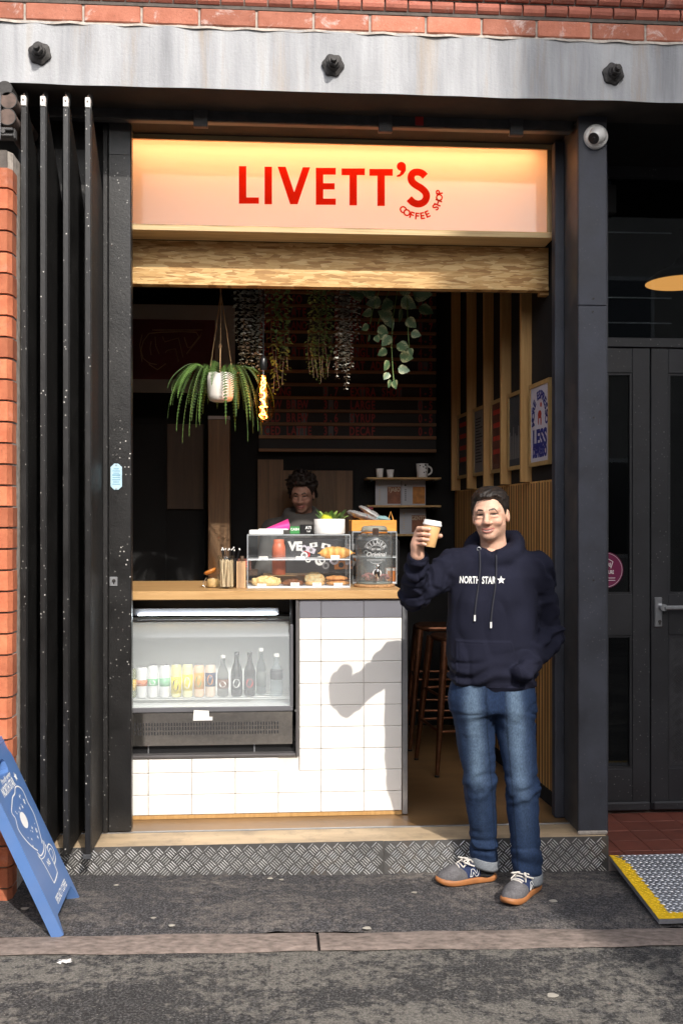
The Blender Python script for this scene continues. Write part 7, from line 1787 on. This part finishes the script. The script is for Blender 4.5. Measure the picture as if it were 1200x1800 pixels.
def hoodie(P, text=False):
    x, y, z = P
    w_ = np.interp(z, zk, wk); dp = np.interp(z, zk, dk); cx = np.interp(z, zk, ck)
    q = np.sqrt(((x - cx) / w_) ** 2 + ((y - .02) / dp) ** 2); d = (q - 1) * np.minimum(w_, dp) * .92
    big = .010 * noise3(x * 9 + 3, y * 6, z * 5.5) + .0065 * noise3(x * 20, y * 14 + 5, z * 11)
    low = np.exp(-((z - .955) / .055) ** 2); big = big + .007 * low * np.sin(z * 105 + 5 * noise3(x * 8, y * 8, z * 4))
    big = big - ridge(P, 13, 9, 5, .0045, 3) * sstep(1.45, 1.3, z) - ridge(P, 6, 6, 17, .006, 8) * np.exp(-((z - 1.0) / .10) ** 2)
    d = d + big * sstep(.87, .92, z)
    d = smax(d, z - 1.53, .02)
    for s_, S in ((-1, SHL), (1, SHR)): d = smin(d, rcone(P, (s_ * .05, .035, 1.485), (S.x, S.y, S.z), .055, .070), .05)
    # sleeves
    a1 = smin(rcone(P, tuple(SHL), tuple(ELB), .074, .060), rcone(P, tuple(ELB), tuple(WRI.lerp(ELB, .12)), .062, .044), .025)
    a1 = a1 + folds(P, SHL, ELB, .0085, 75, 2) * sstep(-.14, -.22, x) + folds(P, ELB, WRI, .0075, 85, 4) * sstep(-.28, -.33, x)
    a1 = smax(a1, sum((P[i] - WRI[i]) * ((WRI - ELB).normalized())[i] for i in range(3)) + .004, .006)
    a1 = a1 - ridge(P, 24, 16, 24, .0065, 5)
    d = smin(d, a1, .022)
    a2 = smin(rcone(P, tuple(SHR), tuple(ELR), .076, .060), rcone(P, tuple(ELR), tuple(WRR), .062, .046), .03)
    a2 = a2 + folds(P, SHR, ELR, .010, 58, 7) * sstep(1.38, 1.28, z) + folds(P, ELR, WRR, .011, 75, 1)
    a2 = a2 - ridge(P, 13, 13, 17, .0045, 12)
    d = smin(d, a2, .014)
    # pouch pocket
    yl_ = y < .0
    edge = np.minimum(np.minimum(x + .175, (.105 - (1.125 - z) * -.0) - x + (z - 1.125) * .22 * -1 * 0 ), np.minimum(1.128 - z - .02 * (x + .17) * .6, z - .915))
    slant = (.068 + (1.125 - z) * .26) - x
    pk_ = np.minimum(edge, slant); d = d - .006 * sstep(0, .006, pk_) * yl_
    d = d + .0022 * np.exp(-((pk_ - .013) / .0022) ** 2) * yl_
    # hood lying round the neck
    ang = np.arctan2(y - .045, x - .01); rad = np.sqrt((x - .01) ** 2 + ((y - .045) * .95) ** 2)
    hz_ = 1.520 + .040 * np.sin(ang) + .018 * np.cos(ang); rr_ = .100 + .018 * np.clip(np.sin(ang), 0, 1) + .008 * np.cos(ang)
    tor = np.sqrt(((rad - rr_) / 1.0) ** 2 + ((z - hz_) / 1.25) ** 2) - (.030 + .012 * np.clip(np.sin(ang) + .3, 0, 1)) + .004 * noise3(x * 24, y * 24, z * 30)
    d = smin(d, tor, .018)
    d = smin(d, ell(P, (.02, .135, 1.47), (.115, .05, .085)), .03)
    # neck opening
    neck = rcone(P, (-.010, .005, 1.66), (.004, .03, 1.47), .066, .060); d = smax(d, -neck, .008)
    d = smax(d, -ell(P, (-.012, -.085, 1.548), (.030, .06, .052)), .008)
    # hem rib
    hem = .0035 * sstep(.915, .905, z) * sstep(.30, .20, np.abs(x)); d = d + hem + .0008 * np.sin(np.arctan2(y, x) * 150) * sstep(.912, .905, z)
    d = smax(d, (.862 - .010 * np.sin(x * 5)) - z, .006)
    return d
hov, hoq = snet(hoodie, (-.445, -.335, .85), (.36, .22, 1.60), .0048)
base = np.array((.0120, .0128, .0245)); hk = np.tile(base, (len(hov), 1)); tone = 1 + .18 * noise3(hov[:, 0] * 14, hov[:, 1] * 14, hov[:, 2] * 14); hk *= tone[:, None]
hd_o = mpart('hoodie', hov, hoq, hk, 'hoodie_cloth', 'navy hooded sweatshirt with white lettering')
def front_y(x, z, y0=-.34):
    x, z = np.atleast_1d(np.asarray(x, float)), np.atleast_1d(np.asarray(z, float)); y = np.full_like(x, y0)
    for _ in range(60): y = y + np.clip(hoodie((x, y, z)), -.02, .05) * .7
    return y
def mx(px, d=MD): return (px - 600) / F * d - (865 - 600) / F * MD
def mz(py, d=MD): return CAMH - MO.z - (py - 915) / F * d
def on_hoodie(pts, off):
    xs = [p[0] for p in pts]; zs = [p[1] for p in pts]; ys = front_y(xs, zs); return [Vector((a, y - off, b)) for a, y, b in zip(xs, ys, zs)]
def hooddraw(name, geo, m):
    mb = MB(); mb.add(on_hoodie([(v[0], v[1]) for v in geo[0]], .0022), geo[1]); raw(name, mb.mesh(name), m, hd_o)
DT = MD - .12
cx0_, cz0_ = mx(840, DT), mz(1021, DT); sc_t = 61 / F * DT
vs, fs = text_geo('NORTH STAR', .036, .0009, sx=.8, shear=.12, spacing=1.08)
bmt = bmesh.new(); vv = [bmt.verts.new(v) for v in vs]
for f_ in fs:
    try: bmt.faces.new([vv[i] for i in f_])
    except Exception: pass
bmesh.ops.triangulate(bmt, faces=bmt.faces); bmesh.ops.subdivide_edges(bmt, edges=[e for e in bmt.edges if e.calc_length() > .006], cuts=2); bmesh.ops.triangulate(bmt, faces=bmt.faces)
vs = [v.co.copy() for v in bmt.verts]; bmt.verts.index_update(); fs = [tuple(v.index for v in f_.verts) for f_ in bmt.faces]; bmt.free()
wid = max(v.x for v in vs) - min(v.x for v in vs); hgt = max(v.y for v in vs) - min(v.y for v in vs); kx_ = sc_t / wid; kz_ = 13 / F * DT / hgt
hooddraw('chest_lettering', ([(cx0_ + v.x * kx_, cz0_ + v.y * kz_ - v.x * kx_ * -.0) for v in vs], fs), 'print_white')
sx_, sz_ = mx(881, DT), mz(1020, DT); rs_ = 7.6 / F * DT
hooddraw('chest_star', ([(sx_, sz_)] + [(sx_ + rs_ * (1 if i % 2 == 0 else .4) * math.sin(math.pi * i / 5), sz_ + rs_ * (1 if i % 2 == 0 else .4) * math.cos(math.pi * i / 5)) for i in range(10)], [(0, 1 + i, 1 + (i + 1) % 10) for i in range(10)]), 'print_white')
for (a, b) in (((846, 968), (836, 1082)), ((873, 976), (864, 1094))):
    pts = on_hoodie([(mx(a[0] + (b[0] - a[0]) * t + 2.0 * math.sin(t * 5), DT), mz(a[1] + (b[1] - a[1]) * t, DT)) for t in np.linspace(0, 1, 22)], .005)
    for i in range(1, len(pts) - 1): pts[i].y = min(pts[i].y, (pts[i - 1].y + pts[i + 1].y) / 2)
    ds = raw('drawstring', MB().tube(pts, .0036, 8).mesh('drawstring'), 'cord_navy', hd_o); e = pts[-1]
    raw('metal_tip', MB().cyl(e + Vector((0, -.002, .002)), e - Vector((.0005, .002, .024)), .0045, n=10).mesh('metal_tip'), 'white_plastic', ds)
ey_ = on_hoodie([(mx(846, DT), mz(966, DT))], .004)[0]; raw('eyelet', MB().tube([ey_ + Vector((.008 * math.cos(a), 0, .008 * math.sin(a))) for a in np.linspace(0, 2 * math.pi, 17)], .0022, 6).mesh('eyelet'), 'galvanised', hd_o)

# jeans
HL, KL, AL = (-.088, .02, .86), (-.050, .048, .475), (-.016, .132, .12); HR, KR, AR = (.092, .012, .86), (.126, -.022, .463), (.156, .004, .10)
def jeans(P):
    x, y, z = P
    top = np.sqrt(((x - .004) / .178) ** 2 + ((y - .02) / .122) ** 2); d = (top - 1) * .115; d = smax(d, np.abs(z - .90) - .10, .03)
    def leg(h_, k_, a_, r, seed):
        l = smin(rcone(P, h_, k_, r[0], r[1]), rcone(P, k_, a_, r[1], r[2]), .03)
        kneez = np.exp(-((z - k_[2]) / .07) ** 2); anz = np.exp(-((z - a_[2] - .06) / .06) ** 2); hipz = np.exp(-((z - .80) / .07) ** 2)
        wr_ = folds(P, k_, (k_[0] + .05, k_[1], k_[2] - .1), .011, 75, seed) * kneez + folds(P, a_, (a_[0] + .03, a_[1], a_[2] + .1), .012, 85, seed + 2) * anz + folds(P, h_, (h_[0] + .06, h_[1], h_[2] - .1), .005, 70, seed + 5) * hipz
        return l + wr_ * .7 + .005 * noise3(x * 18 + seed, y * 18, z * 9) - ridge(P, 9, 9, 22, .006, seed + 1) * (kneez + anz * 1.2 + hipz + .25) - ridge(P, 20, 14, 7, .003, seed + 4)
    l1 = leg(HL, KL, AL, (.094, .071, .061), 3); l2 = leg(HR, KR, AR, (.094, .069, .0625), 9)
    l1 = smax(l1, .085 - z + .25 * (x - AL[0]) * 0, .004); l2 = smax(l2, .080 - z, .004)
    d = smin(d, smin(l1, l2, .018), .045)
    fly = np.exp(-((x + .045 - (.9 - z) * .25) / .012) ** 2) * sstep(.74, .80, z) * (y < 0); d = d - .003 * fly
    return d
jv, jq = snet(jeans, (-.22, -.17, .06), (.25, .23, 1.01), .0048)
x, y, z = jv.T
legx = np.where(x < .04, np.interp(z, [.12, .475, .86], [AL[0], KL[0], HL[0]]), np.interp(z, [.10, .463, .86], [AR[0], KR[0], HR[0]])); legy = np.where(x < .04, np.interp(z, [.12, .475, .86], [AL[1], KL[1], HL[1]]), np.interp(z, [.10, .463, .86], [AR[1], KR[1], HR[1]]))
front = np.clip((legy - y) / .06, 0, 1) * np.exp(-((x - legx + .012) / .034) ** 2)
fade = front * (sstep(.40, .56, z) * (1 - .3 * sstep(.78, .9, z)) + .14 * sstep(.1, .3, z)) ; fade = np.clip(fade * (1 + .5 * noise3(x * 22, y * 22, z * 12)), 0, 1)
jc = lerpc(fade * .85, (.013, .026, .062), (.105, .155, .225)); whisk = .5 + .5 * np.sin(z * 150 + np.abs(x) * 60 + 3 * noise3(x * 10, y * 10, z * 10)); jc *= (1 - .16 * whisk * np.exp(-((z - .79) / .06) ** 2) - .12 * whisk * np.exp(-((z - .47) / .05) ** 2))[:, None]
seam = np.abs(x - (legx + np.where(x < .04, .045, -.05))) < .003; jc[seam & (y < legy)] *= .62
je = mpart('jeans', jv, jq, jc, 'denim', 'faded blue jeans with turned up cuffs')
for (a, r_, tlt, zc) in ((AL, .0655, .10, .088), (AR, .0665, .06, .066)):
    mb = MB(); n = 30; prof_ = [(.93, -.022), (1.0, -.024), (1.03, -.012), (1.03, .016), (1.0, .022), (.93, .018)]; vs = []
    for (k, dz) in prof_:
        for i in range(n):
            t = 2 * math.pi * i / n; rr = r_ * k * (1 + .02 * math.sin(3 * t)); vs.append((a[0] + rr * math.cos(t), a[1] + rr * math.sin(t), zc + dz + tlt * (-rr * math.cos(t)) * (1 if a is AL else -.3) + .004 * math.sin(2 * t)))
    mb.add(vs, [(i * n + k, i * n + (k + 1) % n, (i + 1) * n + (k + 1) % n, (i + 1) * n + k) for i in range(5) for k in range(n)], True); raw('turned_cuff', mb.mesh('turned_cuff'), 'cuff_grey', je)
    raw('sock', MB().lathe([(.044, 0), (.047, .03), (.05, .09)], (a[0], a[1], .035), 20).mesh('sock'), 'sock', man)

# shoes
def shoe_fn(P):
    s, w_, z = P
    d = ell(P, (.208, -.002, .030), (.076, .046, .043)); d = smin(d, rcone(P, (.07, 0, .058), (.195, 0, .040), .041, .038), .03)
    d = smin(d, rcone(P, (.046, 0, .030), (.052, 0, .078), .036, .037), .03); d = smin(d, rcone(P, (.08, 0, .085), (.13, 0, .070), .034, .028), .02)
    d = smax(d, z - .098, .006); return smax(d, .020 - z, .004) + .0012 * noise3(s * 60, w_ * 60, z * 60)
shv, shq = snet(shoe_fn, (-.01, -.07, .012), (.30, .07, .115), .0034)
def shoe(heel, ang, label):
    Ms = Matrix.Translation((heel[0], heel[1], 0)) @ Matrix.Rotation(ang, 4, 'Z')
    s, w_, z = shv.T; toe = (s > .172 + .9 * np.clip(np.abs(w_) - .02, 0, 1) * -1.2 + .25 * (z - .03)) | ((s > .15) & (z < .034))
    col = np.where(toe[:, None], np.array((.115, .11, .115)), np.array((.022, .034, .085))); col = col * (1 + .22 * noise3(s * 40, w_ * 40, z * 40))[:, None]
    hl = (s < .026) & (z > .066); col[hl] = (.62, .60, .57); col[(z > .088)] = (.03, .032, .05)
    o = raw('shoe', np_mesh('shoe', xf(shv, Ms), shq, col), 'shoe_cloth', man, label)
    outl = [(-.004 , 0), (.0, .022), (.018, .036), (.06, .0385), (.12, .041), (.18, .0475), (.23, .0465), (.265, .034), (.283, .012), (.284, -.008), (.268, -.033), (.23, -.047), (.18, -.049), (.12, -.043), (.06, -.039), (.018, -.036), (.0, -.022)]
    outl = spline(outl + [outl[0]], 3)[:-1]
    mb = MB(); n = len(outl); vs = []
    for k, (sc2_, zz) in enumerate(((.94, .0015), (1.0, .006), (1.03, .016), (1.02, .026), (.97, .028))):
        for (a, b) in outl: vs.append(Ms @ Vector(((a - .14) * sc2_ + .14, b * sc2_, zz + (.010 * max(0, (a - .22) / .06) ** 2))))
    mb.add(vs, [(i * n + k, i * n + (k + 1) % n, (i + 1) * n + (k + 1) % n, (i + 1) * n + k) for i in range(4) for k in range(n)] + [tuple(range(n))[::-1], tuple(range(4 * n, 5 * n))], True); raw('sole', mb.mesh('sole'), 'gum_sole', o)
    def surf(s_, w0):
        zz = .14
        for _ in range(40): zz -= max(-.01, min(.03, float(shoe_fn((np.array([s_]), np.array([w0]), np.array([zz])))[0]))) * .7
        return Ms @ Vector((s_, w0, zz + .003))
    lc = MB()
    for k in range(5):
        s_ = .118 + k * .0165; lc.tube([surf(s_ + .004 * math.sin(u * 3), w0) for u, w0 in zip(np.linspace(0, 1, 9), np.linspace(-.026, .026, 9))], .0034, 6)
    for sg_ in (-1, 1):
        c = surf(.108, 0); lp_ = [c + Ms.to_3x3() @ Vector((.012 + .050 * math.sin(t) * .9, sg_ * (.006 + .030 * math.sin(t * .5) + .010 * t / 3), .012 * math.sin(t) - .016 * t / 3)) for t in np.linspace(0, math.pi, 12)]; lc.tube(lp_, .0034, 6)
        lc.tube([c, c + Ms.to_3x3() @ Vector((.03, sg_ * .02, .002)), c + Ms.to_3x3() @ Vector((.062, sg_ * .036, -.022))], .003, 6)
    lc.lathe([(.001, -.008), (.008, -.004), (.009, .003), (.001, .008)], surf(.108, 0), 10); raw('laces', lc.mesh('laces'), 'lace', o)
    for sd in (-1, 1):                                     # outlined N on each flank
        def side(s_, zz):
            w0 = sd * .09
            for _ in range(40): w0 -= sd * max(-.01, min(.03, float(shoe_fn((np.array([s_]), np.array([w0]), np.array([zz])))[0]))) * .7
            return Ms @ Vector((s_, w0 + sd * .0015, zz))
        z0, z1 = .036, .070; sN = lambda u, v: side(.118 + (u if sd > 0 else -u) * -.019 + v * -.006, z0 + (z1 - z0) * v)
        path = [(-1, 0), (-1, 1), (-.45, 1), (.45, .38), (.45, 1), (1, 1), (1, 0), (.45, 0), (-.45, .62), (-.45, 0), (-1, 0)]; pts = []
        for (p, q) in zip(path[:-1], path[1:]): pts += [sN(p[0] + (q[0] - p[0]) * t, p[1] + (q[1] - p[1]) * t) for t in (0, .33, .66)]
        pts.append(sN(*path[-1])); raw('side_letter', MB().tube(pts, .0013, 5).mesh('side_letter'), 'print_white', o)
shoe((.032, .158), math.atan2(-.075, -.25), 'navy and grey trainer pointing left beside the step'); shoe((.202, .050), math.atan2(-.249, -.19), 'navy and grey trainer pointing at the camera')

# paper cup (held)
Mc = Matrix.Rotation(-YAW, 4, 'Z'); cw = MO + Mc @ CUPC
cup = thing('paper_cup', 'tan paper coffee cup with white lid held up by the man', 'cup', cw)
cup.rotation_euler = (0, R(9), -YAW); cup.rotation_mode = 'XYZ'; cup.rotation_euler = (Matrix.Rotation(-YAW, 3, 'Z') @ Matrix.Rotation(tiltc, 3, 'Y')).to_euler()
mat('cup_tan', (0.62, 0.36, 0.15), 0.6, var=0.04); h2 = .052
raw('cup_wall', MB().lathe([(.0255, -h2), (.0262, -h2 + .002), (.0365, .040), (.0355, .041)], (0, 0, 0), 32).mesh('cup_wall'), 'cup_tan', cup)
raw('lid', MB().lathe([(.0385, .036), (.0400, .038), (.0395, .044), (.0375, .046), (.0365, .055), (.0345, .0585), (.0325, .057), (.031, .054), (.001, .053)], (0, 0, 0), 32).mesh('lid'), 'white_plastic', cup)

# ---------------------------------------------------------------- the barista behind the counter
BD = 6.75; BO = atd(530, 915, BD); BO.z = FZ + .001
bar = thing('person', 'barista in grey hooded top looking down behind the counter', 'person', BO); bar.rotation_euler = (0, 0, -YAW)
ZH = 1.64 - BO.z - (868 - 915) / F * BD
BM = Matrix.Translation((.004, 0, ZH)) @ Matrix.Rotation(R(-8), 4, 'Z') @ Matrix.Rotation(R(16), 4, 'X') @ Matrix.Diagonal((1, -1, 1, 1))
bv, bq = snet(head_fn, (-.10, -.13, -.225), (.10, .13, .13), .0034)
def binner(P):
    d = smin(rcone(P, (0, .05, 1.48), (0, .06, .95), .08, .11), rcone(P, (-.1, .05, .85), (-.1, .05, .06), .08, .045), .05); return smin(d, rcone(P, (.1, .05, .85), (.1, .05, .06), .08, .045), .05)
b2, q2 = snet(binner, (-.25, -.15, 0), (.25, .25, 1.62), .018)
V, Q, K = join_np([(xf(bv, BM), bq[:, ::-1], head_cols(bv, (.34, .19, .14), .35)), (b2, q2, np.tile(np.array((.46, .27, .2)), (len(b2), 1)))]); K[(K[:, 0] > .42) & (K[:, 1] > .35)] = (.2, .1, .08); raw('body', np_mesh('body', V, Q, K), 'skin', bar)
cv, cq = snet(hair_curly, (-.13, -.17, -.10), (.13, .14, .19), .0036); raw('hair', np_mesh('hair', xf(cv, BM), cq[:, ::-1], np.tile(np.array((.014, .009, .007)), (len(cv), 1))), 'hair_fibre', bar)
ZN = ZH - .16
def btop(P):
    x, y, z = P; w_ = np.interp(z, [.8, 1.2, ZN - .10, ZN - .03, ZN + .02], [.2, .21, .2, .15, .07]); q = np.sqrt((x / w_) ** 2 + ((y - .05) / .125) ** 2); d = (q - 1) * .11 + .006 * noise3(x * 14, y * 14, z * 10); d = smax(d, z - ZN, .02); d = smax(d, .8 - z, .01)
    for s_ in (-1, 1):
        d = smin(d, rcone(P, (s_ * .05, .06, ZN - .02), (s_ * .2, .05, ZN - .085), .055, .07), .05); d = smin(d, rcone(P, (s_ * .2, .05, ZN - .085), (s_ * .26, .0, ZN - .36), .072, .055), .03); d = smin(d, rcone(P, (s_ * .26, .0, ZN - .36), (s_ * .10, -.22, ZN - .38), .055, .04), .03)
    ang = np.arctan2(y - .06, x); rad = np.sqrt(x ** 2 + (y - .06) ** 2); tor = np.sqrt((rad - .098) ** 2 + ((z - ZN - .012 - .03 * np.sin(ang)) / 1.3) ** 2) - .034 + .005 * noise3(x * 26, y * 26, z * 26)
    d = smin(d, tor, .015); return smax(d, -rcone(P, (0, .03, ZN + .15), (0, .05, ZN - .05), .066, .06), .008)
tv, tq = snet(btop, (-.36, -.30, .78), (.36, .24, ZN + .12), .008); raw('hooded_top', np_mesh('hooded_top', tv, tq, np.tile(np.array((.11, .105, .10)), (len(tv), 1))), 'hoodie_cloth', bar)
def bleg(P): return smin(smin(rcone(P, (-.1, .05, .85), (-.1, .05, .08), .095, .065), rcone(P, (.1, .05, .85), (.1, .05, .08), .095, .065), .03), smin(rcone(P, (-.1, .05, .03), (-.1, -.12, .03), .04, .035), rcone(P, (.1, .05, .03), (.1, -.12, .03), .04, .035), .01), .02)
lv, lq = snet(bleg, (-.22, -.18, -.004), (.22, .2, .96), .014); lv[:, 2] = np.maximum(lv[:, 2], .0); raw('trousers', np_mesh('trousers', lv, lq, np.tile(np.array((.02, .02, .024)), (len(lv), 1))), 'denim', bar)

# ================================================================ the other side of the street (behind the camera: shades and reflects)
mat('far_brick', (0.20, 0.105, 0.07), 0.9, var=0.3, scale=6); mat('far_render', (0.30, 0.28, 0.25), 0.9, var=0.15, scale=2); mat('far_frame', (0.5, 0.5, 0.48), 0.6)
mat('far_glass', (0.03, 0.035, 0.04), 0.05)
def block(x0, x1, y0, y1, h, m, label, n, floors, skew=0.0):
    t = thing('opposite_building', label, 'building', ((x0 + x1) / 2, y1, -.2), 'buildings across the street'); part('wall', MB().prism([(x0, y1), (x1, y1), (x1 + skew, y0), (x0 + skew, y0)], 'z', -.3, h), m, t)
    part('parapet', MB().box(x0 - .02, x1 + .02, y1 - .4, y1 + .12, h + .001, h + .25), m, t)
    for f_ in range(floors):
        for i in range(n):
            cx = x0 + (x1 - x0) * (i + .5) / n; z = 1.0 + f_ * 3.1
            if z + 1.8 > h: continue
            w_ = part('window', MB().box(cx - .55, cx + .55, y1 - .05, y1 + .02, z, z + 1.7), 'far_frame', t); part('pane', MB().box(cx - .48, cx + .48, y1 + .021, y1 + .03, z + .07, z + 1.63), 'far_glass', w_)
block(-26, 4.38, -16, -6.0, 4.6, 'far_brick', 'low brick building across the street behind the camera', 10, 2)
block(4.42, 26, -18, -6.0, 19.0, 'far_render', 'tall rendered building across the street that shades the right side', 7, 6, 4.6)
